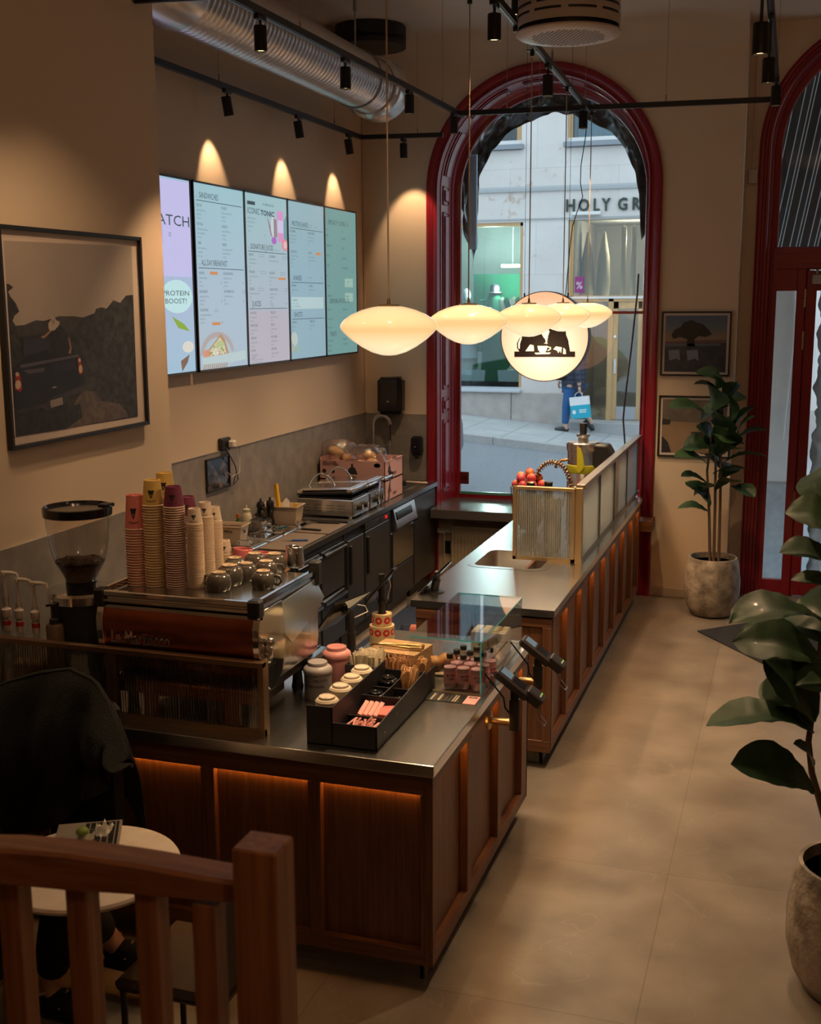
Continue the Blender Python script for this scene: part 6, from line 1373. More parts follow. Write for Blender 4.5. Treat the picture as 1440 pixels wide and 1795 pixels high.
# cup warmer tray with rails
tr = obj('cup_tray', B().box(MX0+.01, MX1-.01, 4.0, 4.60, 1.436, 1.448).box(MX0, MX1, 3.985, 4.005, 1.40, 1.455), M_steel, em)
ra = obj('tray_rail', B().box(MX0+.03, MX1-.04, 3.972, 3.992, 1.452, 1.476, bev=.004).box(MX0+.02, MX1-.03, 3.970, 3.980, 1.432, 1.440), M_chrome, em)
obj('tray_rail', B().box(MX1-.028, MX1-.006, 4.02, 4.56, 1.452, 1.478, bev=.004).box(MX1-.022, MX1-.012, 4.02, 4.56, 1.436, 1.442), M_chrome, em)
obj('tray_rail', B().box(MX0+.006, MX0+.028, 4.02, 4.56, 1.452, 1.478, bev=.004), M_chrome, em)
for x0, x1, y0, y1, zt_ in ((MX0-.01, MX0+.04, 3.965, 4.02, 1.482), (MX1-.052, MX1+.002, 3.965, 4.02, 1.482), (MX1-.04, MX1+.01, 4.55, 4.60, 1.515), (MX0-.01, MX0+.04, 4.55, 4.60, 1.515)):
    obj('rail_corner', B().box(x0, x1, y0, y1, 1.405, zt_, bev=.008), M_black, em)
b = B()
def cop(px, py):   # a place on the curved rear cover
    return at(px, py, 'y', 3.964)
b.text('La Marzocco', (-2.595, 3.962, 1.262), .078, x=(1, 0, 0), y=(0, .06, 1), width=.27, bold=.01, depth=.006)
obj('lettering', b, M_chrome, em)
obj('seam_trim', B().box(MX0+.03, MX1-.03, 3.985, 3.998, 1.415, 1.425), M_chrome, em)
# long terracotta tray and dark plate seen low behind the fluted glass
single('terracotta_tray', B().box(-2.50, -1.96, 3.9665, 3.986, 1.055, 1.105, bev=.003).box(-2.46, -2.40, 3.968, 3.985, BZ, 1.055).box(-2.09, -2.03, 3.968, 3.985, BZ, 1.055), mat('terracotta', (.75, .20, .10), .5), 'long terracotta tray low behind the fluted glass screen', 'tray', (-2.25, 4.02, BZ))

# ---- grinder
G = (-2.885, 4.20)
gr = thing('coffee_grinder', 'black coffee grinder with tall clear bean hopper left of the espresso machine', 'coffee grinder', (*G, BZ))
obj('body', B().lathe([(0, BZ), (.135, BZ), (.138, BZ+.01), (.135, 1.36), (.130, 1.375), (0, 1.375)], 40, o=(*G, 0)), M_black, gr, smooth=40)
obj('collar', B().lathe([(.132, 1.36), (.146, 1.365), (.148, 1.40), (.140, 1.412), (.05, 1.418), (0, 1.418)], 40, o=(*G, 0)), M_chrome, gr, smooth=35)
hp = obj('hopper', B().lathe([(.060, 1.415), (.062, 1.44), (.075, 1.475), (.105, 1.53), (.124, 1.60), (.134, 1.68), (.140, 1.745)], 44, o=(*G, 0), cap0=False, cap1=False), glass('smoky_hopper', (.86, .83, .80), 1.5), gr, smooth=60)
obj('hopper_neck', B().lathe([(.056, 1.41), (.066, 1.415), (.066, 1.445), (.058, 1.45)], 32, o=(*G, 0)), M_blackg, gr, smooth=40)
obj('lid', B().lathe([(.136, 1.735), (.145, 1.735), (.147, 1.77), (.142, 1.774), (.134, 1.762), (.0, 1.760)], 44, o=(*G, 0)).box(G[0]+.08, G[0]+.13, G[1]+.03, G[1]+.09, 1.765, 1.78, bev=.004), M_blackg, gr, smooth=35)
def beans(u, v):
    a = 2*PI*u; r = .105*v; return (G[0]+r*math.cos(a), G[1]+r*math.sin(a), 1.535+.012*mnoise.noise(Vector((r*60*math.cos(a), r*60*math.sin(a), 1)))-.0*v)
bn = B().lathe([(.055, 1.42), (.060, 1.445), (.072, 1.475), (.100, 1.527)], 40, o=(*G, 0)); bn.grid(beans, 48, 16)
o = tag(obj('coffee_beans', bn, mat('roasted_beans', (.035, .014, .006), .35, noise=(90, (.09, .04, .02), 2, .4, .6), bump=(120, 1.0)), gr, smooth=60), kind='stuff')
obj('portafilter_fork', B().tube([(G[0]+.16, G[1]-.02, 1.22), (G[0]+.20, G[1]-.03, 1.22), (G[0]+.20, G[1]-.03, 1.08), (G[0]+.16, G[1]-.02, 1.08)], .008, 8), M_chrome, gr)
obj('dosing_chute', B().box(G[0]+.10, G[0]+.17, G[1]-.06, G[1]+.02, 1.28, 1.38, bev=.012), M_black, gr)

# ---- syrup bottles with pumps, and a small pump jar
def syrup(px, label, liq, zc, cap):
    p = at(px, 1050, 'y', 4.05); x, y = p.x, 4.05; h = zc-BZ
    t = thing('syrup_bottle', label, 'bottle', (x, y, BZ), group='syrup bottles with white pumps')
    gb = obj('bottle', B().lathe([(0, 0), (.036, 0), (.040, .008), (.040, .17), (.036, .20), (.018, .26), (.014, .29), (.014, h-.20+.09)], 24, o=(x, y, BZ), cap1=False), glass('bottle_glass', (.88, .87, .84), 1.6), t, smooth=50)
    obj('syrup', B().lathe([(0, .006), (.035, .006), (.036, .165), (.020, .235 if liq[0] < .1 else .18), (0, .235 if liq[0] < .1 else .18)], 20, o=(x, y, BZ)), mat('syrup_'+cap, liq, .1), t, smooth=40)
    obj('label', B().lathe([(.0405, .06), (.0405, .14)], 24, o=(x, y, BZ), cap0=False, cap1=False), mat('syrup_label', (.55, .48, .40), .6), t)
    obj('neck_label', B().lathe([(.0155, .30), (.0165, .31), (.0165, .345), (.0155, .35)], 16, o=(x, y, BZ)).lathe([(.0170, .325), (.0170, .345)], 16, m=1, o=(x, y, BZ)), [MATS['syrup_label'], mat('red_label', (.45, .02, .02), .5)], t)
    zt_ = h
    obj('pump', B().lathe([(.017, .36), (.020, .365), (.020, .395), (.012, .40), (.007, .405), (.007, zt_-.02), (.012, zt_-.015), (.012, zt_), (0, zt_)], 16, o=(x, y, BZ)).tube([(x-.01, y, BZ+zt_-.006), (x+.04, y, BZ+zt_-.003), (x+.065, y, BZ+zt_-.007), (x+.068, y, BZ+zt_-.022)], [.009, .008, .006, .005], 8), mat('pump_cream', (.66, .58, .52), .4), t, smooth=40)
syrup(10, 'dark syrup bottle with cream pump, leftmost and tallest of three', (.02, .006, .003), 1.50, 'dark')
syrup(32, 'clear syrup bottle with cream pump, middle of three', (.50, .42, .26), 1.475, 'clear')
syrup(60, 'golden syrup bottle with cream pump, right one beside the grinder', (.42, .25, .06), 1.465, 'gold')
p = at(90, 1080, 'y', 4.03); x = p.x
t = thing('pump_jar', 'small jar with short black pump between syrups and grinder', 'jar', (x, 4.05, BZ))
obj('jar', B().lathe([(0, 0), (.036, 0), (.038, .34), (.03, .35), (0, .35)], 20, o=(x, 4.05, BZ)), mat('amber_jar', (.10, .06, .035), .2), t, smooth=40)
obj('pump', B().lathe([(.022, .35), (.022, .37), (.007, .375), (.007, .42), (.012, .425), (.012, .435), (0, .436)], 16, o=(x, 4.05, BZ)).bar((x-.01, 4.05, BZ+.43), (x-.035, 4.05, BZ+.425), .012, .01), M_black, t, smooth=40)

# ---- paper cups stacked upside down on the machine
CZ = 1.448
M_rim = mat('paper_rim', (.66, .50, .38), .7)
def cup_proto(name_mat, R, rt, H, logo):
    """upside-down paper cup, wide rim at z = 0"""
    b = B().lathe([(R-.004, .004), (R-.002, 0), (R+.002, .001), (R+.0025, .004), (R, .006)], 26, m=1).lathe([(R, .006), (rt, H), (rt-.004, H), (rt-.005, H-.006), (0, H-.006)], 26, m=0, cap0=False)
    return b
def make_cups(key, col, R, rt, H, pitch, stacks, word):
    m = mat('cup_'+key, col, .55); proto = None
    for (px, py, n, which, hidden) in stacks:
        p = at(px, py, 'z', CZ)
        for k in range(n+1):
            top = (k == n)
            lab = ('topmost ' if top else '')+'%s paper cup %s' % (word, 'crowning the ' if top else 'nested in the ')+which
            if proto is None:
                o = local(thing('paper_cup', lab, 'cup', (0, 0, 0))); MW[o.name] = Matrix.Identity(4)
                obj('cup_body', cup_proto(m, R, rt, H, 0), [m, M_rim], o, smooth=50)
                proto = o; o.location = (p.x, p.y, CZ+pitch*k)
            else:
                r = proto.copy(); COL.objects.link(r); r['label'] = lab
                for ch in proto.children:
                    if ch.name.startswith('cup_body'): c2 = ch.copy(); COL.objects.link(c2); c2.parent = r; o = r
                o.location = (p.x, p.y, CZ+pitch*k)
            o['group'] = 'paper cups of the '+which
            MW[o.name] = Matrix.Translation(o.location)
            if top:      # the printed triangular mark and words on the one whole cup in sight
                lb = B(); z0, s = CZ+pitch*k, H
                def pt(a, z): rr = R+(rt-R)*(z/H)+.0008; return Vector((p.x+rr*math.sin(a), p.y-rr*math.cos(a), z0+z))
                a0 = .35
                for q_ in range(8):
                    hw = .36*(.10+.90*(q_+1)/8)**1.1; va, vb = (.34+.30*q_/8)*s, (.34+.30*(q_+1)/8)*s
                    for h_ in range(-4, 4):
                        if q_ in (2, 3) and h_ in (-1, 0): continue
                        lb.add([pt(a0+hw*h_/4, va), pt(a0+hw*(h_+1)/4, va), pt(a0+hw*(h_+1)/4, vb), pt(a0+hw*h_/4, vb)], [(0, 1, 2, 3)])
                for q_ in range(9):
                    aa = a0-.45+.9*q_/8; zz = (.22-.05*math.cos((q_-4)/4*1.2))*s+.02*s
                    lb.add([pt(aa-.035, zz), pt(aa+.035, zz), pt(aa+.035, zz+.05*s), pt(aa-.035, zz+.05*s)], [(0, 1, 2, 3)])
                obj('logo_mark', lb, mat('logo_black', (.015, .012, .012), .6), o)
make_cups('pink', (.72, .22, .19), .0445, .034, .145, .0115, [(243, 1024, 21, 'pink stack', 0)], 'pink')
make_cups('yellow', (.70, .47, .13), .0445, .034, .108, .0115, [(275, 1026, 30, 'front yellow stack', 0), (296, 1013, 31, 'back yellow stack', 1)], 'yellow')
make_cups('maroon', (.17, .025, .07), .043, .033, .088, .0098, [(311, 1029, 35, 'front maroon stack', 0), (333, 1014, 28, 'back maroon stack', 1)], 'maroon')
make_cups('white', (.62, .50, .40), .033, .025, .066, .0070, [(346, 1030, 39, 'front white stack', 0), (364, 1015, 39, 'middle white stack', 0), (379, 1003, 33, 'back white stack', 1), (395, 993, 8, 'low white stack', 1)], 'white')

# ---- grey mugs upside down, milk jugs
M_mug = mat('grey_glaze', (.075, .065, .058), .12, coat=.5); M_foot = mat('bare_foot', (.55, .42, .30), .7)
mug0 = None
def mug(px, py, rz, label, s=1.0, z=CZ):
    global mug0
    p = at(px, py, 'z', z+.03)
    if mug0 is None:
        mug0 = local(thing('coffee_mug', label, 'mug', (0, 0, 0)))
        obj('cup', B().lathe([(.040, .002), (.044, 0), (.048, .006), (.051, .025), (.050, .045), (.042, .062), (.030, .070), (.027, .071)], 32).lathe([(.027, .0705), (.029, .075), (.026, .0765), (.024, .072), (0, .070)], 32, m=1), [M_mug, M_foot], mug0, smooth=50)
        obj('handle', B().tube([(.045, 0, .018), (.066, 0, .014), (.078, 0, .030), (.070, 0, .050), (.046, 0, .054)], [.007, .006, .006, .006, .007], 10), M_mug, mug0, smooth=60)
        o = mug0; o.location = (p.x, p.y, z); o.rotation_euler = (0, 0, rz)
    else: o = dup(mug0, (p.x, p.y, z), rz, label)
    o['group'] = 'grey mugs drying on the machine'; o.scale = (s, s, s)
for a in ((403, 1012, 2.2, 'large grey mug upside down, leftmost and nearest the white cup stacks', 1.15), (462, 1018, 0.2, 'grey mug upside down at the front corner of the machine'), (467, 1000, .6, 'grey mug upside down behind the front corner mug'),
          (482, 988, 2.6, 'grey mug upside down in front of the steel jug', 1.05), (432, 1004, 2.4, 'grey mug upside down in the middle with its handle to the left'), (412, 994, 1.4, 'grey mug upside down in the back row, handle standing up'), (447, 986, 2.9, 'grey mug upside down in the back row near the small pink jug'), (384, 1022, 2.9, 'dark grey mug upside down tucked beside the front white cup stack', 1.05)): mug(*a)
def jug(px, py, r, h, label, m, z=CZ):
    p = at(px, py, 'z', z+.02); x, y = p.x, p.y
    t = thing('milk_jug', label, 'jug', (x, y, z))
    def fn(u, v):
        a = 2*PI*u; sp = max(0, math.cos(a+PI/2+.5))**10*.16*v**4; rr = r*(1.06-.18*v**1.2+sp); return (x+rr*math.cos(a), y+rr*math.sin(a), z+h*(v+.10*v**6*max(0, math.cos(a+PI/2+.5))**4-.08*v**6*max(0, -math.cos(a+PI/2+.5))))
    obj('jug_body', B().grid(fn, 36, 12), m, t, smooth=60, solid=.0015); obj('jug_bottom', B().lathe([(0, z+.002), (r*1.05, z+.002)], 30, o=(x, y, 0)), m, t)
    obj('handle', B().tube([(x-r*.7, y+r*.6, z+h*.85), (x-r*1.4, y+r*1.1, z+h*.75), (x-r*1.4, y+r*1.1, z+h*.3), (x-r*.8, y+r*.7, z+h*.2)], .005, 8), m, t, smooth=60)
M_pj = mat('pink_enamel', (.62, .16, .17), .4)
jug(427, 985, .047, .085, 'wide pink milk jug behind the mugs', M_pj); jug(463, 984, .037, .065, 'small pink milk jug behind the mugs', M_pj); jug(517, 985, .042, .095, 'polished steel milk jug at the front right of the machine', M_chrome)

# ---- tins, organiser and what is in it
M_lidw = mat('tin_grey_blue', (.40, .37, .39), .35)
def tin(x, y, r, h, m, label, txt):
    t = thing('tea_tin', label, 'tin', (x, y, BZ))
    obj('can', B().lathe([(0, 0), (r*.97, 0), (r, .005), (r, h), (0, h)], 36, o=(x, y, BZ)), m, t, smooth=40)
    obj('lid', B().lathe([(r*1.03, h-.015), (r*1.05, h-.012), (r*1.05, h), (r*1.0, h+.008), (r*.84, h+.016), (r*.72, h+.020), (r*.72, h+.030), (r*.69, h+.034), (0, h+.034)], 36, o=(x, y, BZ)), m, t, smooth=35)
    if txt:
        b = B(); ang = math.atan2(-x, -(-y))   # towards the viewer
        for ln, zz, s in (("A.C. PERCH'S", .085, .016), ('THEHANDEL', .060, .016)):
            for i, chh in enumerate(ln):
                a = (i-len(ln)/2+.5)*.155+.20; o = Vector((x+(r+.0008)*math.sin(a), y-(r+.0008)*math.cos(a), BZ+zz)); b.text(chh, o-Vector((math.cos(a), math.sin(a), 0))*.004, s, x=(math.cos(a), math.sin(a), 0), width=.008, bold=.02)
        a = .2; o = Vector((x+(r+.0008)*math.sin(a), y-(r+.0008)*math.cos(a), BZ+.115)); b.add([o+Vector((u*.010*math.cos(a), u*.010*math.sin(a), v*.010)) for u, v in ((-1, .8), (-.5, .2), (0, 1), (.5, .2), (1, .8), (.7, -.6), (-.7, -.6))], [(0, 1, 2, 3, 4, 5, 6)])
        obj('printed_name', b, MATS['logo_black'], t)
p = at(561, 1192, 'z', BZ); tin(-1.885, 4.44, .060, .128, M_lidw, 'pale grey blue tea tin with crown and lettering beside the white lids', True)
tin(-1.885, 4.66, .062, .132, mat('tin_pink', (.62, .27, .27), .35), 'pink tea tin behind the pale lettered tin', False)
OX0, OXM, OX1, OY0, OY1 = -1.722, -1.615, -1.433, 3.935, 4.555
M_org = mat('navy_black_card', (.020, .021, .028), .55)
og = thing('condiment_organiser', 'black compartment box of lids, sticks and sugar on the bar corner', 'organiser', ((OX0+OX1)/2, OY0, BZ))
b = B(); e = .004; zl, zr = BZ+.105, BZ+.155
b.box(OX0, OX1, OY0, OY1, BZ, BZ+e)
b.box(OX0, OXM, OY0, OY0+e, BZ, zr); b.box(OXM, OX1, OY0, OY0+e, BZ, BZ+.095); b.box(OX0, OX0+e, OY0, OY1, BZ, BZ+.10)
b.box(OX0, OX1, OY1-e, OY1, BZ, BZ+.12)
b.prism([(OY0, BZ), (OY1, BZ), (OY1, BZ+.125), (OY0, BZ+.095)], 'x', OX1-e, OX1); b.prism([(OY0, BZ), (OY1, BZ), (OY1, BZ+.16), (OY0, zr)], 'x', OXM-e, OXM)
obj('box', b, M_org, og)
b = B()
for y in (4.10, 4.26): b.box(OXM, OX1, y, y+e, BZ, BZ+(.07 if y < 4.2 else .10))
b.box(-1.528, -1.524, 4.26, OY1, BZ, BZ+.105); b.box(OXM, OX1, 4.40, 4.404, BZ, BZ+.09)
for y in (4.10, 4.23, 4.35, 4.46): obj('divider', B().box(OX0, OXM, y, y+e, BZ, BZ+.10), M_org, og)
obj('divider', b, M_org, og)
# lids
lid0 = {}
def lid(key, m, x, y, z, label, group, r=.045, tilt=0):
    if key not in lid0:
        o = local(thing('cup_cover', label, 'lid', (0, 0, 0)))
        obj('lid_shell', B().lathe([(r, 0), (r+.002, .002), (r+.001, .006), (r-.003, .009), (r-.004, .012), (r*.74, .014), (r*.72, .022), (r*.66, .024), (r*.60, .0205), (0, .020)], 30), m, o, smooth=35)
        obj('sip_hole', B().lathe([(.003, .0212)], 8, T=Matrix.Translation((0, -r*.45, 0)) @ Matrix.Diagonal((1.6, 1, 1, 1))), M_black, o)
        lid0[key] = o; o.location = (x, y, z)
    else: o = dup(lid0[key], (x, y, z), 0, label)
    o['group'] = group; o.rotation_euler = (tilt, tilt*.5, random.random()*.6)
    return o
M_wl = mat('cream_lid', (.72, .62, .50), .45)
for i, (y, w_) in enumerate(((4.02, 'nearest'), (4.165, 'second'), (4.29, 'third'), (4.41, 'farthest'))):
    n = 7
    for k in range(n):
        top = k == n-1
        lid('white', M_wl, -1.67, y, BZ+.092+.009*k-.0*i, ('top cream cup lid of the %s lid stack' if top else 'cream cup lid stacked in the %s lid pile') % w_, 'cream lids in the %s stack' % w_)
for k, (x, y, n, w_) in enumerate(((-1.575, 4.475, 9, 'large pile near the stirrers'), (-1.58, 4.33, 7, 'pile behind the pink packets'), (-1.475, 4.33, 5, 'small pile by the wooden cutlery'))):
    for j in range(n): lid('black', M_blackg, x, y, BZ+.012+.010*j, ('top black cup lid of the ' if j == n-1 else 'black cup lid in the ')+w_, 'black lids, '+w_, r=.040)
# sugar tubes and packets
M_sug = mat('pink_paper', (.80, .36, .35), .6); M_sug2 = mat('coral_paper', (.78, .20, .18), .6)
sug = None
for k in range(26):
    x = OXM+.032+.118*(k/25)+random.uniform(-.006, .006); y = 3.995+random.uniform(0, .06); 
    if sug is None:
        sug = local(thing('sugar_tube', 'thin pink paper sugar tube jumbled in the front compartment', 'sugar tube', (0, 0, 0))); obj('tube', B().cyl((-.045, 0, 0), (.045, 0, 0), .0045, n=8).box(-.052, -.045, -.005, .005, -.001, .001).box(.045, .052, -.005, .005, -.001, .001), M_sug, sug)
        o = sug
    else: o = dup(sug, (0, 0, 0))
    o['group'] = 'pink sugar tubes in the front compartment'
    o.location = (x, y, BZ+.035+.022*random.random()); o.rotation_euler = (0, -random.uniform(.1, .75), 1.2+random.uniform(-.7, .7))
def packet(x, y, z, w, d, h, rot, m, label, txt=False):
    T = Matrix.Translation((x, y, z)) @ Matrix.Rotation(rot[2], 4, 'Z') @ Matrix.Rotation(rot[0], 4, 'X') @ Matrix.Rotation(rot[1], 4, 'Y')
    t = thing('napkin_packet', label, 'packet', (x, y, z), group='pink paper packets behind the sugar tubes')
    obj('paper', B().box(-w/2, w/2, -d/2, d/2, 0, h, T=T, bev=.002), m, t)
    if txt: b = B(); o = T @ Vector((-w*.3, -d*.1, h+.0006)); b.text('JOE & THE JUICE', o, .012, x=(T.to_3x3() @ Vector((1, 0, 0))), y=(T.to_3x3() @ Vector((0, 1, 0))), width=w*.7, bold=.03); obj('print', b, M_red, t)
for k in range(4): packet(-1.596+.022*k, 4.185, BZ+.022, .018, .10, .065, (.25, .35, 0), M_sug, ('first', 'second', 'third', 'fourth')[k]+' upright pink packet from the left behind the sugar tubes')
packet(-1.50, 4.20, BZ+.05, .095, .05, .022, (.5, -.12, .1), M_sug2, 'coral packet lying rearmost among the pink packets'); packet(-1.482, 4.165, BZ+.055, .095, .05, .024, (.3, -.05, -.15), M_sug2, 'coral packet leaning at the right wall of the organiser')
packet(-1.525, 4.135, BZ+.045, .10, .05, .012, (.5, .1, .05), MATS['pink_paper'], 'light pink printed packet lying in front of the coral ones', True)
# straws, stirrers, wooden cutlery: bundles standing in their compartments
def sticks(kind, cat, label, group, m, n, x0, x1, y0, y1, h, prof, fan=.18, z=BZ+.006):
    pr_ = None
    for k in range(n):
        x, y = random.uniform(x0, x1), random.uniform(y0, y1)
        if pr_ is None:
            pr_ = local(thing(kind, label, cat, (0, 0, 0), group=group)); obj('stick', prof(h), m, pr_, smooth=40); o = pr_
        else: o = dup(pr_, (0, 0, 0))
        cx, cy_ = (x0+x1)/2, (y0+y1)/2; fx_, fy_ = (x-cx)/(x1-x0)*2, (y-cy_)/(y1-y0)*2
        o.location = (x-fx_*.004, y-fy_*.004, z); o.rotation_euler = (-fy_*fan*.35+random.uniform(-.04, .04), fx_*fan*.3+random.uniform(-.04, .04), random.random()*3)
sticks('paper_straw', 'straw', 'white paper straw standing in the bundle behind the cream lids', 'white paper straws', mat('straw_white', (.76, .68, .52), .6), 100, -1.79, -1.67, 4.61, 4.75, .145, lambda h: B().lathe([(.0046, 0), (.0046, h), (.0032, h), (.0032, h-.01), (0, h-.01)], 8), .45, z=BZ+.004)
single('straw_box', B().box(-1.815, -1.645, 4.585, 4.775, BZ, BZ+.004).box(-1.815, -1.811, 4.585, 4.775, BZ, BZ+.11).box(-1.649, -1.645, 4.585, 4.775, BZ, BZ+.11).box(-1.815, -1.645, 4.585, 4.589, BZ, BZ+.11).box(-1.815, -1.645, 4.771, 4.775, BZ, BZ+.11), M_org, 'black box holding the white paper straws behind the organiser', 'box', (-1.73, 4.68, BZ))
sticks('wooden_stirrer', 'stirrer', 'thin wooden coffee stirrer standing in the bundle by the black lids', 'wooden coffee stirrers', mat('birch_dark', (.50, .26, .12), .6, wood=('z', 80, (.62, .36, .19))), 130, -1.64, -1.50, 4.585, 4.70, .138, lambda h: B().box(-.003, .003, -.0009, .0009, 0, h, bev=.0005), .5)
single('stirrer_box', B().box(-1.643, -1.44, 4.56, 4.72, BZ, BZ+.004).box(-1.643, -1.639, 4.56, 4.72, BZ, BZ+.10).box(-1.444, -1.44, 4.56, 4.72, BZ, BZ+.10).box(-1.643, -1.44, 4.56, 4.564, BZ, BZ+.10).box(-1.643, -1.44, 4.716, 4.72, BZ, BZ+.10), M_org, 'black box holding wooden stirrers behind the organiser', 'box', (-1.55, 4.64, BZ))
def cutlery(h): return B().prism([(-.005, 0), (.005, 0), (.005, h*.55), (.013, h*.75), (.014, h*.88), (.008, h*.98), (0, h), (-.008, h*.98), (-.014, h*.88), (-.013, h*.75), (-.005, h*.55)], 'y', -.001, .001)
M_birch = mat('birch', (.68, .42, .21), .6, wood=('z', 60, (.78, .52, .29)))
sticks('wooden_spoon', 'cutlery', 'pale wooden spoon standing with the cutlery at the organiser edge', 'pale wooden cutlery', M_birch, 22, -1.51, -1.46, 4.44, 4.53, .150, cutlery, .5)
sticks('wooden_spoon', 'cutlery', 'pale wooden spoon standing in the box nearest the display case', 'pale wooden cutlery by the display case', M_birch, 16, -1.49, -1.455, 4.60, 4.69, .15, cutlery, .5)
# paper bags and serving tongs
t = thing('paper_bag_stack', 'stack of flat brown paper bags with tongs lying on it', 'paper bags', (-1.70, 4.98, BZ))
T = Matrix.Translation((-1.70, 5.0, BZ)) @ Matrix.Rotation(-.12, 4, 'Z'); b = B()
for k in range(16): b.box(-.125+.002*random.random(), .125-.002*random.random(), -.10, .10+.006*random.random(), .005*k, .005*k+.0044, T=T)
tag(obj('paper_bag', b, mat('kraft_paper', (.42, .25, .12), .7), t), kind='stuff')
tg = thing('serving_tongs', 'brass coloured serving tongs lying on the paper bags', 'tongs', (-1.70, 4.98, BZ+.082))
for s in (-1, 1): obj('arm', B().tube([(-1.83, 4.97, BZ+.09), (-1.74, 4.975+.012*s, BZ+.095), (-1.64, 4.98+.022*s, BZ+.092), (-1.58, 4.985+.016*s, BZ+.090)], [.005, .006, .008, .012], 8), mat('brass_shine', (.60, .42, .20), .2, 1), tg, smooth=60)
# sticker rolls around the till pole
M_rol = mat('cream_label_paper', (.72, .55, .30), .6); M_don = mat('red_donut', (.62, .02, .03), .5)
RP = (-1.885, 5.27)
for (z0, z1, r, lab) in ((BZ+.002, BZ+.10, .062, 'wide lower roll of red ringed stickers around the till pole'), (BZ+.102, BZ+.16, .050, 'smaller upper roll of red ringed stickers around the till pole')):
    t = thing('sticker_roll', lab, 'sticker roll', (*RP, z0), group='rolls of red ringed stickers')
    obj('roll', B().lathe([(.026, z0), (r, z0), (r, z1), (.026, z1)], 36, o=(*RP, 0), cap0=False, cap1=False).add([], []), M_rol, t, smooth=40)
    b = B(); nn = int(2*PI*r/.042)
    for k in range(nn):
        ac = 2*PI*k/nn; zc = z1-.028
        def q3(a, z): return Vector((RP[0]+(r+.0008)*math.sin(a), RP[1]-(r+.0008)*math.cos(a), z))
        for ro, ri in ((.018, .008),):
            P = [q3(ac+ro*math.cos(t_)/r, zc+ro*math.sin(t_)) for t_ in [2*PI*i/18 for i in range(18)]]+[q3(ac+ri*math.cos(t_)/r, zc+ri*math.sin(t_)) for t_ in [2*PI*i/18 for i in range(18)]]
            b.add(P, [(i, (i+1) % 18, 18+(i+1) % 18, 18+i) for i in range(18)])
    obj('printed_rings', b, M_don, t)
b = B(); b.lathe([(.07, BZ), (.07, BZ+.001)], 24, o=(*RP, 0))
# ---- tills on poles
def till(base, top, corners, label, pole_r=.022, plate=.06):
    t = thing('till_tablet', label, 'till', base)
    if plate: obj('base_plate', B().lathe([(0, 0), (plate, 0), (plate, .006), (.03, .010), (0, .01)], 28, o=base), M_black, t, smooth=40)
    p = Vector(base); q_ = Vector(top)
    obj('pole', B().cyl(p+Vector((0, 0, .008)), p+(q_-p)*.62, pole_r, n=20).cyl(p+(q_-p)*.60, q_, pole_r*.8, n=20).cyl(p+(q_-p)*.58, p+(q_-p)*.63, pole_r*1.12, n=20), M_black, t, smooth=40)
    A, C_, D_, E2 = [Vector(c) for c in corners]; n = (C_-A).cross(D_-A).normalized()*.006
    vs = [v+n for v in (A, C_, D_, E2)]+[v-n for v in (A, C_, D_, E2)]
    tb = obj('tablet', B().add(vs, [(0, 1, 2, 3), (7, 6, 5, 4), (0, 4, 5, 1), (1, 5, 6, 2), (2, 6, 7, 3), (3, 7, 4, 0)]), M_blackg, t, bevel=.003)
    obj('bracket', B().cyl(q_, (A+C_+D_+E2)/4, .014), M_black, t)
    return t
P1 = (-1.895, 4.87, BZ)
A = Vector((-2.045, 4.80, 1.13)); R_ = Vector((.27, .28, .0)).normalized()*.25
top = Vector((-1.895, 4.87, 1.215))
def tablet_corners(c, yaw, tilt, w, h):
    x = Vector((math.cos(yaw), math.sin(yaw), 0)); up = Vector((-math.sin(yaw)*math.cos(tilt), math.cos(yaw)*math.cos(tilt), math.sin(tilt)))
    c = Vector(c); return [c-x*w/2-up*h/2, c+x*w/2-up*h/2, c+x*w/2+up*h/2, c-x*w/2+up*h/2]
# the tablets face the staff side (away from the street door), tilted back
t1 = [at(540, 1122, 'y', 4.83), at(560, 1118, 'y', 4.95), at(652, 1034, 'y', 5.02), at(590, 1058, 'y', 4.78)]
def tp(px, py, y): return at(px, py, 'y', y)
till(P1, (-1.90, 4.88, 1.21), [tp(552, 1110, 4.72), tp(590, 1092, 4.98), tp(650, 1035, 5.02), tp(588, 1059, 4.74)], 'black till tablet on a pole nearest the tea tins', plate=.0)
till((RP[0], RP[1], BZ), (RP[0], RP[1], 1.30), [tp(640, 1058, 5.16), tp(655, 1052, 5.36), tp(696, 994, 5.38), tp(690, 998, 5.18)], 'black till tablet seen edge on above the sticker rolls', plate=.0, pole_r=.02)
_b3 = at(762, 1037, 'z', BZ); y3 = _b3.y
till((_b3.x, y3, BZ), (_b3.x+.02, y3, BZ+.12), [tp(733, 1038, y3-.08), tp(742, 1034, y3+.12), tp(792, 984, y3+.12), tp(788, 986, y3-.08)], 'black till tablet with round base at the near end of the long counter', pole_r=.024)
for nm, pts in (('white cable curling off the nearest till tablet', [tp(627, 1060, 4.9), tp(640, 1062, 4.95), tp(645, 1072, 4.95), tp(632, 1078, 4.9), tp(615, 1086, 4.88)]), ('white cable curling off the till tablet above the sticker rolls', [tp(683, 1016, 5.27), tp(685, 1028, 5.27), tp(681, 1040, 5.27), tp(680, 1050, 5.27)])):
    single('charging_cable', B().tube(pts, .003, 6), M_white, nm, 'cable', pts[0], smooth=60)
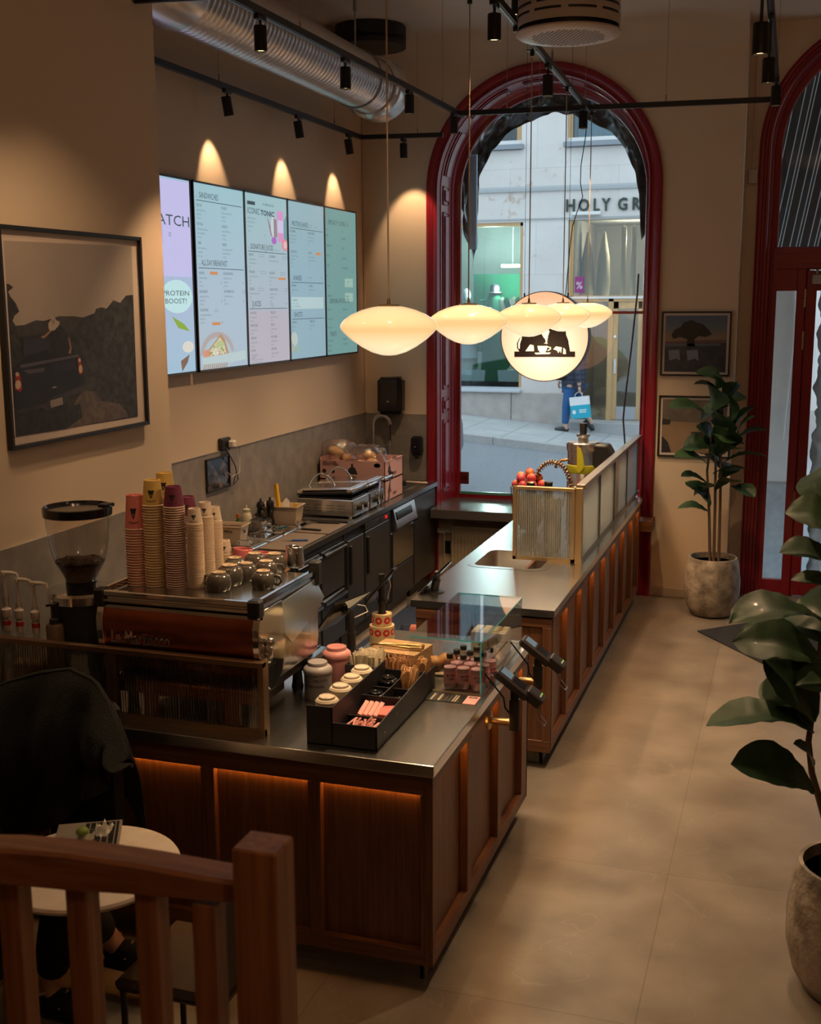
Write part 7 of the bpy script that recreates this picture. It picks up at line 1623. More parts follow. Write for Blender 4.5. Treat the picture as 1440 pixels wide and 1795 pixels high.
# plastic cups lying in the shelf
cupm = glass('plastic_cup', (.90, .88, .86), 1.6); M_cupink = mat('coral_cup_print', (.72, .22, .16), .5)
for k, (z, y, lab) in enumerate(((.857, 6.36, 'clear plastic cup with coral print poking from the top pigeonhole'), (.727, 6.24, 'clear plastic cup with coral print poking from the middle pigeonhole'), (.585, 6.26, 'clear plastic cup with coral print poking from the lower pigeonhole'))):
    if k == 0: z, r = .852, .036
    else: r = .045
    t = thing('plastic_cup', lab, 'cup', (-2.0, y, z-r))
    T = Matrix.Translation((-2.11, y, z)) @ Matrix.Rotation(PI/2, 4, 'Y')
    obj('cup', B().lathe([(r*.70, 0), (r, .20)], 28, T=T, cap1=False), cupm, t, smooth=50)
    obj('print', B().lathe([(r*.81, .06), (r*.99, .19)], 28, T=T, cap0=False, cap1=False), M_cupink, t, smooth=50)
    b = B(); b.box(-2.02, -1.98, y-.02, y+.02, z+r*.93, z+r*.94); 
# ============================================================ glass display case
CX0, CX1, CY0, CY1, CT = -1.545, -1.216, 4.672, 5.47, 1.182
dc = thing('display_case', 'open fronted glass display case on the right arm of the bar', 'display case', ((CX0+CX1)/2, CY0, BZ))
M_cg = glass('case_glass', (.95, .98, .97), 1.8); M_edge = mat('green_edge_glow', (.10, .42, .36), .15, emit=(.02, .09, .075), es=.6)  # edge material emits faintly, imitating light gathered in the glass
g_ = .006
for nm, bx_ in (('top_glass', (CX0, CX1, CY0, CY1, CT-g_, CT)), ('front_glass', (CX0, CX1, CY0, CY0+g_, BZ+.002, CT-g_)), ('side_glass', (CX1-g_, CX1, CY0+g_, CY1, BZ+.002, CT-g_)), ('rear_glass', (CX0, CX1-g_, CY1-g_, CY1, BZ+.002, CT-g_))):
    obj(nm, B().box(*bx_), M_cg, dc)
b = B().box(CX0, CX1+.0005, CY0-.0006, CY0, CT-g_, CT).box(CX1, CX1+.0006, CY0, CY1, CT-g_, CT).box(CX1-g_, CX1+.0006, CY0-.0006, CY0, BZ, CT).box(CX0, CX1, CY1, CY1+.0006, CT-g_, CT)
obj('polished_edge', b, M_edge, dc)
obj('bottom_channel', B().box(CX0, CX1+.004, CY0-.004, CY0+.010, BZ, BZ+.004).box(CX1-.010, CX1+.004, CY0, CY1, BZ, BZ+.004), mat('brass_channel', (.6, .5, .34), .3, .9), dc)
# bottles
bt = None; M_bp = glass('clear_bottle', (.97, .93, .94), 1.5); M_lab = mat('pink_bottle_label', (.88, .40, .43), .5); M_drk = mat('pink_drink_liquid', (.75, .45, .50), .25)
for r in range(3):
    for c_ in range(3):
        x = -1.372+.062*c_+.012*r; y = 4.722+.068*r
        lab = '%s pink labelled drink bottle in the %s row inside the display case' % (('left', 'middle', 'right')[c_], ('front', 'second', 'rear')[r])
        if bt is None:
            bt = local(thing('drink_bottle', lab, 'bottle', (0, 0, 0), group='pink drink bottles'))
            obj('bottle', B().lathe([(0, .003), (.022, 0), (.028, .008), (.0275, .018), (.0285, .024), (.0285, .098), (.025, .115), (.014, .130), (.012, .134), (.012, .142)], 28), M_bp, bt, smooth=50)
            obj('drink', B().lathe([(0, .005), (.026, .009), (.027, .10), (.0, .10)], 24), M_drk, bt, smooth=40)
            obj('label', B().lathe([(.0290, .030), (.0290, .082)], 28, cap0=False, cap1=False), M_lab, bt, smooth=50)
            b = B()
            for ln, z in (('ICONIC', .062), ('TONIC', .046)):
                for i, chh in enumerate(ln):
                    a = (i-len(ln)/2+.5)*.22+.45; b.text(chh, Vector((.0295*math.sin(a), -.0295*math.cos(a), z))-Vector((math.cos(a), math.sin(a), 0))*.0025, .014, x=(math.cos(a), math.sin(a), 0), width=.0052, bold=.04)
            obj('printed_name', b, mat('plum_ink', (.10, .02, .08), .5), bt)
            obj('cap', B().lathe([(.0145, .139), (.015, .141), (.015, .158), (.013, .160), (0, .160)], 20), M_black, bt, smooth=35)
            bt.location = (x, y, BZ+.001); bt.rotation_euler = (0, 0, .0)
        else: dup(bt, (x, y, BZ+.001), random.uniform(-.3, .3), lab)
# bakery in the case
M_bake = mat('golden_bake', (.48, .22, .07), .6, noise=(18, (.30, .12, .04), 5, .4, .65), bump=(40, .3)); M_case = mat('brown_paper_case', (.16, .07, .03), .8)
def muffin(x, y, z, label, m):
    t = thing('muffin', label, 'muffin', (x, y, z), group=None)
    b = B()
    def fn(u, v): a = 2*PI*u; r = (.024+.011*v)*(1+.03*math.cos(a*18)); return (x+r*math.cos(a), y+r*math.sin(a), z+.042*v)
    b.grid(fn, 72, 2); b.lathe([(0, z+.001), (.024, z+.001)], 20, o=(x, y, 0)); obj('paper_case', b, M_case, t)
    obj('crumb', B().ball((x, y, z+.045), (.040, .040, .024), 18, 10, jit=.25), m, t, smooth=60)
single('serving_slate', B().box(-1.53, -1.42, 4.87, 4.99, BZ+.002, BZ+.014, bev=.003), mat('cream_board', (.72, .58, .42), .5), 'small cream board under the muffins in the display case', 'board', (-1.5, 5.0, BZ))
muffin(-1.495, 4.90, BZ+.014, 'golden muffin nearest the corner of the cream board', M_bake); muffin(-1.455, 4.96, BZ+.014, 'golden muffin at the back of the cream board', M_bake)
for k, (x, y) in enumerate(((-1.42, 5.06), (-1.35, 5.04), (-1.27, 5.02))): muffin(x, y, BZ+.002, ('dark chocolate muffin behind the bottles on the left', 'dark chocolate muffin behind the bottles in the middle', 'dark chocolate muffin near the case side glass')[k], mat('chocolate_bake', (.06, .022, .010), .6, bump=(60, .5)))
single('pastry_bag', B().grid(lambda u, v: (-1.34+.12*u, 5.10+.10*v+.02*math.sin(5*u), BZ+.004+.065*math.sin(PI*u)**.6*math.sin(PI*v)**.5*(1+.3*mnoise.noise(Vector((u*5, v*5, 2))))), 16, 14), mat('bronze_wrap', (.32, .17, .07), .35), 'crumpled brown wrapped pastry in the display case', 'pastry', (-1.3, 5.25, BZ), smooth=50)
for k in range(4):
    x0 = -1.425+.045*k; t = thing('snack_carton', ('leftmost', 'second', 'third', 'rightmost')[k]+' upright white snack carton at the far end of the display case', 'carton', (x0, 5.40, BZ), group='white snack cartons')
    obj('carton', B().box(x0, x0+.038, 5.27, 5.40, BZ+.002, BZ+.105, bev=.002), mat('carton_white', (.60, .52, .46), .6), t)
    obj('top_label', B().box(x0+.004, x0+.034, 5.29, 5.39, BZ+.105, BZ+.108), mat('carton_cream', (.72, .60, .38), .6), t)
c0, c1 = (-1.263, 4.86), (-1.263, 5.0)
t = thing('price_card', 'pale pink printed price card leaning inside the side glass', 'card', (-1.26, 4.93, BZ))
obj('card', B().add([(-1.2410, 4.88, BZ+.02), (-1.2410, 4.99, BZ+.02), (-1.2290, 4.99, BZ+.13), (-1.2290, 4.88, BZ+.13), (-1.2430, 4.88, BZ+.02), (-1.2430, 4.99, BZ+.02), (-1.2310, 4.99, BZ+.13), (-1.2310, 4.88, BZ+.13)], [(0, 1, 2, 3), (7, 6, 5, 4), (0, 4, 5, 1), (1, 5, 6, 2), (2, 6, 7, 3), (3, 7, 4, 0)]), mat('pale_pink_card', (.70, .55, .56), .5), t)
b = B(); b.text('PARIS', (-1.2365, 4.90, BZ+.075), .03, x=(0, 1, 0), y=(.1, 0, 1), width=.06, bold=.03); b.text('HILTON', (-1.2390, 4.90, BZ+.05), .03, x=(0, 1, 0), y=(.1, 0, 1), width=.06, bold=.03); obj('print', b, MATS['plum_ink'], t)
# dark menu strip lying in front of the case
t = thing('counter_menu_strip', 'flat black counter strip with pale stripes and a pink end before the display case', 'menu strip', (-1.33, 4.68, BZ))
T = Matrix.Translation((-1.44, 4.545, BZ)) @ Matrix.Diagonal((.85, .95, 1, 1))
obj('strip', B().box(0, .205, 0, .105, .0006, .002, 0, T=T).box(.205, .27, 0, .105, .0006, .002, 1, T=T), [M_black, M_lab], t)
b = B()
for x, w_ in ((.03, .010), (.07, .010), (.145, .006), (.158, .006)): b.box(x, x+w_, .01, .095, .002, .0024, T=T)
b.text('HUNGRY?', (-1.235, 4.56, BZ+.0028), .012, x=(0, 1, 0), y=(-1, 0, 0), width=.07, bold=.03)
obj('printed_lines', b, mat('strip_cream', (.55, .46, .36), .6), t)
b = B()
for k in range(7):
    x = .045+.020*k; b.box(x, x+.004, .015, .09, .002, .0023, T=T)
b.box(.215, .26, .075, .095, .002, .0023, T=T)
obj('small_print', b, mat('strip_grey', (.16, .12, .11), .6), t)

# ---- payment terminals on brackets at the side of the bar
def terminal(px_head, px_pole, label, yb):
    x = -1.08; h = at(px_head[0], px_head[1], 'x', x); pb = at(px_pole[0], px_pole[1], 'x', x)
    t = thing('card_terminal', label, 'card terminal', (-1.2, h.y, pb.z), group='card terminals on brackets')
    obj('wall_flange', B().lathe([(0, 0), (.042, .0), (.042, .010), (.036, .014), (0, .014)], 28, T=Matrix.Translation((-1.2, h.y, pb.z+.03)) @ Matrix.Rotation(PI/2, 4, 'Y')), M_brass, t, smooth=40)
    obj('arm', B().cyl((-1.19, h.y, pb.z+.03), (x, h.y, pb.z+.03), .016, n=18), M_brass, t, smooth=40)
    obj('pole', B().cyl((x, h.y, pb.z), (x, h.y, h.z-.06), .024, n=22).cyl((x, h.y, h.z-.16), (x, h.y, h.z-.02), .019, n=22), M_black, t, smooth=40)
    T = Matrix.Translation((x+.01, h.y, h.z)) @ Matrix.Rotation(.62, 4, 'Y') @ Matrix.Scale(1.12, 4)
    hd = obj('terminal_body', B().box(-.10, .06, -.038, .038, -.018, .018, T=T, bev=.008).box(.04, .115, -.036, .036, -.010, .034, T=T, bev=.006), mat('terminal_black', (.022, .018, .02), .4), t)
    obj('screen', B().box(-.085, -.035, -.028, .028, .018, .0195, T=T), mat('terminal_screen', (.05, .07, .09), .15, emit=(.10, .15, .18), es=.8), hd)
    obj('keypad', B().box(-.028, .03, -.028, .028, .018, .0195, T=T), M_blackg, hd)
    obj('printer_mouth', B().box(.055, .105, -.026, .026, .034, .0345, T=T).box(.116, .1165, -.022, .022, .0, .022, T=T), M_black, hd)
    b = B()
    for k in range(5): b.box(.09, .096, -.02+.009*k, -.015+.009*k, .0346, .036, 1 if k > 2 else 0, T=T)
    obj('indicator_lights', b, [M_white, mat('green_light', (.1, .5, .05), .4, emit=(.25, .6, .05), es=.7)], hd)
    obj('receipt_loop', B().tube([T @ Vector(p) for p in ((.10, -.025, -.01), (.14, -.025, -.045), (.175, -.02, -.05), (.175, .02, -.05), (.14, .025, -.045), (.10, .025, -.01))], .0025, 6), M_chrome, hd, smooth=60)
    obj('cable', B().tube([T @ Vector((-.09, -.03, -.01)), T @ Vector((-.13, -.03, -.03)), Vector((x-.045, h.y-.02, h.z-.05)), Vector((x-.04, h.y-.01, h.z-.10)), Vector((x-.018, h.y, h.z-.13))], .004, 6), M_black, hd, smooth=60)
terminal((903, 1203), (888, 1300), 'card terminal on a black pole nearest the bar corner', 0)
terminal((944, 1146), (927, 1230), 'card terminal on a black pole farther along, before the long counter', 0)

# ============================================================ on the long counter
M_bluep = glass('frosted_bluish_glass', (.74, .84, .90), 1.4, .15, frost=.80)
lp = thing('glass_partition', 'brass framed partition of fluted and frosted glass on the long counter', 'partition', (-1.3, 7.37, BZ))
PT = 1.432; b = B()
for x in (-1.705, -1.318): b.box(x, x+.022, 7.355, 7.385, BZ, PT)
b.box(-1.705, -1.296, 7.353, 7.387, PT-.022, PT, bev=.002); b.box(-1.705, -1.296, 7.355, 7.385, BZ, BZ+.022)
b.box(-1.29, -1.245, 7.353, 7.387, BZ, PT+.004, bev=.002)
obj('front_frame', b, M_brass, lp)
b = B(); fluted(b, -1.683, -1.318, 7.372, BZ+.022, PT-.022, .0145, .004); obj('fluted_pane', b, [M_flute, M_flute2], lp)
b = B(); b.box(-1.295, -1.235, 7.387, 10.33, PT-.006, PT+.022, bev=.003); b.box(-1.285, -1.245, 7.387, 10.33, BZ, BZ+.02)
for y in (8.10, 8.82, 9.52, 10.20): b.box(-1.275, -1.245, y, y+.022, BZ+.02, PT)
obj('side_frame', b, mat('grey_bronze', (.26, .22, .19), .35, .8), lp)
for y0, y1 in ((7.39, 8.10), (8.122, 8.82), (8.842, 9.52), (9.542, 10.20)): obj('frosted_pane', B().box(-1.263, -1.257, y0, y1, BZ+.02, PT-.006), M_bluep, lp)
# wire basket of peaches
bx_, by_ = -1.80, 8.30
wk = thing('wire_basket', 'wire basket with tall coiled hoop handle holding fruit behind the fluted glass', 'basket', (bx_, by_, BZ))
M_wb = mat('bronze_wire', (.30, .19, .12), .3, .9)
b = B()
for k in range(11): z = BZ+.004+.033*k; r = .112+.028*(k/10); b.tube([(bx_+r*math.cos(a), by_+r*math.sin(a), z+.004*math.sin(a*9)) for a in [2*PI*i/40 for i in range(40)]], .0022 if k < 10 else .004, 5, closed=True)
for i in range(26): a = 2*PI*i/26; b.tube([(bx_+.112*math.cos(a), by_+.112*math.sin(a), BZ+.004), (bx_+.140*math.cos(a), by_+.140*math.sin(a), BZ+.334)], .002, 5)
obj('basket_wire', b, M_wb, wk)
hx, hz, hr = -1.63, 1.275, .135
sp2 = []; 
for k in range(23*8+1):
    t_ = k/(23*8); a = PI-PI*t_; c = Vector((hx+hr*math.cos(a), by_, hz+(.19)*math.sin(a))); d = Vector((-math.sin(a), 0, math.cos(a))); n = Vector((math.cos(a), 0, math.sin(a))); ph = 2*PI*k/8
    sp2.append(c+n*.018*math.cos(ph)+Vector((0, 1, 0))*.018*math.sin(ph))
b = B().tube(sp2, .0045, 6).tube([(hx+hr*math.cos(PI-PI*i/24), by_, hz+.19*math.sin(PI-PI*i/24)) for i in range(25)], .008, 8)
sh_ = thing('spring_tap', 'bronze coiled spring tap arching over the sink area of the long counter', 'tap', (hx, by_, BZ))
obj('coiled_hose', b, M_wb, sh_, smooth=60)
obj('riser', B().cyl((hx-hr, by_, BZ), (hx-hr, by_, hz), .010).cyl((hx+hr, by_, hz-.10), (hx+hr, by_, hz), .010).lathe([(0, BZ), (.03, BZ), (.028, BZ+.02), (0, BZ+.02)], 18, o=(hx-hr, by_, 0)), M_wb, sh_, smooth=40)
M_peach = [mat('peach_skin', (.62, .22, .06), .5, noise=(9, (.50, .05, .06), 3, .4, .6)), mat('nectarine_skin', (.36, .03, .03), .4, noise=(9, (.60, .22, .08), 3, .45, .65)), mat('plum_skin', (.45, .06, .10), .4)]
peach0 = None; spots_ = []
for k, (u, v, z) in enumerate([(-.085, -.03, 0), (-.03, -.08, 0), (.035, -.07, 0), (.085, -.01, 0), (.05, .06, 0), (-.02, .085, 0), (-.08, .045, 0), (0, 0, .01), (-.05, -.045, .045), (.02, -.04, .05), (.055, .02, .045), (-.01, .04, .05), (-.065, .02, .05), (.0, -.005, .085)]):
    x, y, zz = bx_+u*1.1, by_+v*1.1, 1.30+z; lab = 'red and orange peach heaped at the rim of the wire basket'
    if k == 0:
        peach0 = local(thing('peach', lab, 'fruit', (x, y, zz), group='peaches in the wire basket'))
        MW[peach0.name] = Matrix.Identity(4)
        obj('flesh', B().ball((0, 0, 0), (.034, .034, .032), 18, 12), M_peach[0], peach0, smooth=70); obj('stem', B().cyl((0, 0, .029), (.002, 0, .038), .002, n=6), M_case, peach0)
    else:
        o = dup(peach0, (x, y, zz), random.random()*6, lab); ch = [c for c in o.children if c.name.startswith('flesh')][0]
        me = ch.data.copy(); me.materials[0] = M_peach[k % 3]; ch.data = me; o.rotation_euler = (random.random()*2, random.random()*2, random.random()*6)
single('basket_lining', B().ball((bx_, by_, 1.09), (.105, .105, .15), 20, 10), mat('brown_paper_lining', (.20, .10, .05), .8), 'brown lining filling the lower part of the wire basket', 'lining', (bx_, by_, 1.0), smooth=60)
# small metal pots beside it
def pot(x, y, z0, r, h, label, m, lid_=False):
    t = thing('metal_pot', label, 'pot', (x, y, z0))
    obj('pot', B().lathe([(0, z0), (r*.95, z0), (r, z0+.01), (r, z0+h), (r+.004, z0+h+.003), (r-.003, z0+h), (r-.003, z0+.01), (0, z0+.01)], 26, o=(x, y, 0)), m, t, smooth=40)
    obj('handle', B().tube([(x-r, y, z0+h*.8), (x-r-.03, y, z0+h*.9), (x-r-.05, y, z0+h*.6)], .005, 8), m, t, smooth=60)
pot(-1.45, 8.25, BZ, .045, .35, 'tall bronze metal jug standing between basket and juicer', M_wb)
pot(-1.56, 8.02, BZ, .05, .30, 'steel jug behind the fluted pane', M_steel)
for k, (px, lab) in enumerate(((931, 'bronze dish standing in front of the wire basket'), (962, 'black dish standing right of the bronze dish'))):
    p = at(px, 846, 'y', 8.12); t = thing('steel_dish', lab, 'dish', (p.x, 8.12, BZ))
    obj('dish', B().ball((p.x, 8.12, p.z), (.034, .03, .010), 18, 8), M_wb if k == 0 else M_blackg, t, smooth=60)
    obj('stand', B().cyl((p.x, 8.12, BZ), (p.x, 8.12, p.z), .03), M_blackm, t)
# juicer
jx, jy = -1.53, 9.0
ju = thing('juicer', 'tall steel centrifugal juicer with yellow clamp on the long counter', 'juicer', (jx, jy, BZ))
obj('motor_housing', B().lathe([(0, BZ), (.125, BZ), (.128, BZ+.02), (.120, 1.30), (.105, 1.33), (0, 1.33)], 40, o=(jx, jy, 0)), M_steel, ju, smooth=40)
obj('yellow_ring', B().lathe([(.122, 1.30), (.126, 1.305), (.126, 1.36), (.120, 1.365)], 40, o=(jx, jy, 0)), mat('lime_yellow', (.52, .50, .03), .45), ju, smooth=40)
obj('bowl', B().lathe([(.110, 1.355), (.120, 1.36), (.120, 1.47), (.128, 1.475), (.130, 1.53), (.12, 1.54), (0, 1.545)], 40, o=(jx, jy, 0)), M_steel, ju, smooth=35)
obj('feed_chute', B().lathe([(.040, 1.54), (.040, 1.57), (.052, 1.585), (.054, 1.60), (.0, 1.60)], 28, o=(jx, jy, 0)), M_steel, ju, smooth=35)
obj('pusher', B().lathe([(.0, 1.59), (.026, 1.59), (.030, 1.68), (.028, 1.685), (0, 1.685)], 24, o=(jx, jy, 0)), M_black, ju, smooth=35)
lv = B().add([(jx-.022, jy-.135, 1.32), (jx+.0, jy-.140, 1.31), (jx+.035, jy-.138, 1.36), (jx+.022, jy-.138, 1.45), (jx+.004, jy-.138, 1.50), (jx-.022, jy-.138, 1.51)]+[(jx-.022, jy-.118, 1.32), (jx+.0, jy-.120, 1.31), (jx+.035, jy-.118, 1.36), (jx+.022, jy-.118, 1.45), (jx+.004, jy-.118, 1.50), (jx-.022, jy-.118, 1.51)], [(0, 1, 2, 3, 4, 5)]+[(i, (i+1) % 6, 6+(i+1) % 6, 6+i) for i in range(6)])
obj('clamp_lever', lv, MATS['lime_yellow'], ju)
obj('spout', B().tube([(jx-.10, jy-.03, 1.40), (jx-.16, jy-.04, 1.39), (jx-.20, jy-.045, 1.36), (jx-.205, jy-.045, 1.33)], .013, 12), M_wb, ju, smooth=60)
obj('pulp_chute', B().prism([(jx+.08, 1.36), (jx+.22, 1.30), (jx+.24, 1.46), (jx+.20, 1.525), (jx+.02, 1.535), (jx+.08, 1.45)], 'y', jy-.08, jy+.10), M_black, ju, bevel=.015)
obj('waste_bin', B().box(jx+.135, jx+.25, jy-.10, jy+.12, BZ, 1.29, bev=.02), M_blackm, ju)
for k, (x, y, h, lab) in enumerate(((-1.36, 8.30, .22, 'stack of clear cups behind the second frosted pane'), (-1.36, 9.30, .16, 'pale container behind the third frosted pane'))):
    single('cup_stack', B().lathe([(0, BZ), (.04, BZ), (.05, BZ+h), (0, BZ+h)], 22, o=(x, y, 0)), mat('pale_plastic', (.50, .55, .58), .4), lab, 'cups', (x, y, BZ), smooth=40)
# ============================================================ plants, mat
M_leaf = mat('fiddle_leaf', (.013, .040, .014), .50, noise=(7, (.030, .080, .026), 4, .35, .7), bump=(22, .25), coat=.05)
M_stem = mat('plant_stem', (.13, .085, .055), .8, bump=(60, .5)); M_soil = mat('potting_soil', (.03, .02, .015), .9, bump=(50, .8))
M_pot = mat('weathered_concrete', (.17, .145, .12), .75, noise=(9, (.42, .375, .33), 9, .35, .62), bump=(26, .9))
def leaf(b, p0, p1, w, roll=0.0, droop=.12, m=0):
    """fiddle shaped leaf from stalk p0 to tip p1"""
    p0, p1 = Vector(p0), Vector(p1); d = p1-p0; L_ = d.length; d.normalize()
    s = d.cross(Vector((0, 0, 1))); s = s.normalized() if s.length > .1 else Vector((1, 0, 0)); n = s.cross(d)
    s, n = s*math.cos(roll)+n*math.sin(roll), n*math.cos(roll)-s*math.sin(roll)
    seed = random.random()*50
    def fn(u, v):
        t = v; prof_ = (math.sin(PI*min(1, t*1.0))**.55)*(.62+.55*t-.22*math.sin(PI*t*2)*.5) if 0 < t < 1 else .02
        x = (u-.5)*w*prof_
        z = droop*L_*math.sin(PI*t)*.9-droop*L_*1.2*t*t+abs(x)*.30-.01*mnoise.noise(Vector((u*3, t*5, seed)))*L_*8*.3+.012*L_*math.sin(t*34)*abs(u-.5)*1.2
        return p0+d*(L_*t)+s*x+n*z
    b.grid(fn, 10, 18, m)
def plant_pot(t, x, y, r, h):
    pr = [(0, 0), (r*.55, 0), (r*.72, .012), (r*.88, h*.16), (r*.99, h*.38), (r*1.0, h*.60), (r*.95, h*.82), (r*.88, h*.97), (r*.86, h), (r*.80, h), (r*.80, h*.90), (0, h*.90)]
    obj('pot', B().lathe(pr, 56, o=(x, y, 0)), M_pot, t, smooth=60)
    obj('soil', B().lathe([(0, h*.905), (r*.8, h*.905)], 30, o=(x, y, 0)), M_soil, t)
def Z8(x, y): return (1120+x/2.494, 400+y/2.494)
fxp, fyp = -.555, 9.85
t = thing('fiddle_leaf_fig', 'fiddle leaf fig in a round weathered pot between the small framed photographs and the door', 'potted plant', (fxp, fyp, 0))
plant_pot(t, fxp, fyp, .232, .50)
b = B()
for px0, px1, py1 in ((312, 300, 1060), (328, 338, 980), (350, 360, 1040)):
    A_ = at(*Z8(px0, 1468), 'y', fyp); C_ = at(*Z8(px1, py1), 'y', fyp); b.tube([(A_.x, fyp, .44), (A_.x*.6+C_.x*.4, fyp+.01, .44+(C_.z-.44)*.5), (C_.x, fyp, C_.z), (C_.x*.5+at(*Z8(340, 800), 'y', fyp).x*.5, fyp, 1.55)], [.014, .012, .010, .007], 8)
obj('stem', b, M_stem, t, smooth=60)
LV = [((340, 700), (342, 640), 58, .9), ((320, 790), (318, 680), 110, .9), ((380, 760), (428, 668), 50, .6), ((300, 815), (140, 768), 75, .3), ((400, 850), (405, 728), 55, 1.1), ((390, 768), (270, 828), 60, .4), ((320, 890), (436, 925), 62, -.6),
      ((410, 880), (497, 772), 40, .5), ((430, 900), (500, 815), 42, -.4), ((420, 930), (563, 870), 52, .3), ((330, 1000), (440, 950), 70, .3), ((380, 1020), (556, 980), 48, .2), ((300, 1030), (162, 985), 60, .3), ((310, 960), (195, 945), 70, .6), ((320, 940), (260, 860), 80, .5),
      ((325, 1075), (484, 1042), 45, .2), ((300, 1120), (193, 1072), 55, .2), ((350, 1130), (238, 1160), 72, .1), ((335, 1150), (442, 1092), 60, .2), ((400, 1130), (507, 1163), 50, -.3), ((305, 1240), (172, 1212), 52, .2), ((315, 1215), (215, 1100), 60, .3), ((350, 990), (400, 870), 80, .8), ((340, 930), (360, 800), 90, .9), ((350, 1020), (300, 900), 80, .7)]
b = B()
for i, (a, c, w_, rl) in enumerate(LV):
    dy = random.uniform(-.10, .08); A_ = at(*Z8(*a), 'y', fyp+random.uniform(-.03, .03)); C_ = at(*Z8(*c), 'y', fyp+dy-.06); leaf(b, A_, C_, w_/2.494/190*1.55, rl*1.0, .10)
for k in range(9):
    a = random.random()*2*PI; z = 1.15+.1*k; p = Vector((fxp+.02, fyp+.02, z)); leaf(b, p, p+Vector((.22*math.cos(a), .04+.16*abs(math.sin(a)), .12)), .17, random.uniform(-.5, .5))
obj('foliage', b, M_leaf, t, smooth=70)
nx, ny = .335, 4.40
t = thing('fiddle_leaf_fig', 'large dark fiddle leaf fig in the round pot at the bottom right, nearest the camera', 'potted plant', (nx, ny, 0))
plant_pot(t, nx, ny, .252, .52)
b = B()
def np_(px, py, y=4.25): return at(px, py, 'y', y)
st_ = [Vector((nx, ny, .46)), np_(1448, 1440, 4.35), np_(1424, 1355, 4.3), np_(1418, 1300, 4.28), np_(1432, 1200, 4.28), np_(1448, 1050, 4.3), np_(1452, 900, 4.3)]
b.tube(st_, [.016, .014, .012, .011, .010, .009, .006], 10); b.tube([Vector((nx+.03, ny, .46)), Vector((nx+.08, ny+.02, 1.1)), Vector((nx+.05, ny, 1.8))], [.015, .012, .007], 8)
obj('stem', b, M_stem, t, smooth=60)
b = B()
NL = [((1428, 1285), (1245, 1250), 88, .15, 4.15), ((1428, 1390), (1298, 1325), 92, .55, 4.1), ((1450, 1095), (1288, 1068), 92, .2, 4.05), ((1440, 1160), (1292, 1112), 95, .6, 4.2), ((1430, 1265), (1352, 1150), 95, .9, 4.2), ((1480, 1010), (1378, 955), 80, .3, 4.15),
      ((1475, 940), (1385, 890), 90, .5, 4.2), ((1490, 1060), (1395, 1005), 60, .2, 4.2), ((1430, 1250), (1310, 1238), 40, .2, 4.35), ((1420, 1280), (1345, 1180), 70, .7, 4.4), ((1490, 1220), (1405, 1190), 70, .4, 4.1), ((1470, 1130), (1340, 1085), 80, .5, 4.5), ((1500, 1120), (1400, 1040), 90, .8, 4.4),
      ((1450, 1330), (1560, 1280), 90, .3, 4.2), ((1455, 1180), (1600, 1130), 90, .3, 4.3), ((1460, 1010), (1590, 940), 90, .3, 4.3), ((1455, 920), (1530, 830), 80, .5, 4.3), ((1450, 900), (1440, 800), 80, .9, 4.5), ((1425, 1345), (1400, 1300), 40, .5, 4.2)]
for a, c, w_, rl, y in NL: leaf(b, np_(*a), np_(*c, y), w_/450*1.05, rl, .12)
for k in range(7):
    a = -.3+k*.5; z = .95+.14*k; p = Vector((nx+.06, ny, z)); leaf(b, p, p+Vector((.34*math.cos(a)*.8+.1, .3*math.sin(a)+.05, .10)), .20, random.uniform(-.4, .4))
obj('foliage', b, M_leaf, t, smooth=70)
single('door_mat', B().add([(-.62, 9.27, .001), (-.10, 8.55, .001), (1.9, 8.9, .001), (1.9, 10.4, .001), (-.10, 9.78, .001), (-.62, 9.27, .010), (-.10, 8.55, .010), (1.9, 8.9, .010), (1.9, 10.4, .010), (-.10, 9.78, .010)], [(4, 3, 2, 1, 0), (5, 6, 7, 8, 9)]+[(i, (i+1) % 5, 5+(i+1) % 5, 5+i) for i in range(5)]), mat('dark_mat', (.012, .014, .020), .9, bump=(200, .6)), 'dark textile door mat lying in front of the entrance door', 'mat', (.5, 9.3, 0))

# ============================================================ foreground: railing
M_rail = mat('red_brown_oak', (.21, .078, .028), .42, wood=('z', 45, (.42, .175, .07)), coat=.12)
M_railx = mat('red_brown_oak_rail', (.20, .072, .035), .42, wood=('x', 45, (.38, .16, .08)), coat=.15)
ry = 1.93
rl = thing('stair_railing', 'red brown wooden railing with square posts in the near foreground', 'railing', (-1.0, ry, 0))
obj('newel_post', B().box(-.984, -.889, 1.872, 1.958, 0, 1.592, bev=.004), M_rail, rl)
b = B(); rows = []
ST = [(-700, 1470, 1545, 1.80), (-350, 1475, 1552, 1.85), (0, 1480, 1549, 1.885), (120, 1490, 1561, 1.90), (240, 1508, 1568, 1.91), (360, 1530, 1578, 1.918), (478, 1549, 1588, 1.925)]
vs = []
for px, ya, yb, y in ST:
    A_, C_ = at(px, ya+10, 'y', y), at(px, yb, 'y', y)
    A2 = Vector((A_.x, A_.y+.075, A_.z+.0)); C2 = Vector((C_.x, C_.y+.075, C_.z)); vs += [C_, Vector((A_.x, A_.y, A_.z-.006)), Vector((A_.x, A_.y+.010, A_.z)), A2, C2]
fs = [(5*i+k, 5*i+(k+1) % 5, 5*i+5+(k+1) % 5, 5*i+5+k) for i in range(len(ST)-1) for k in range(5)]+[(4, 3, 2, 1, 0), tuple(5*(len(ST)-1)+k for k in range(5))]
obj('handrail', b.add(vs, fs), M_railx, rl)
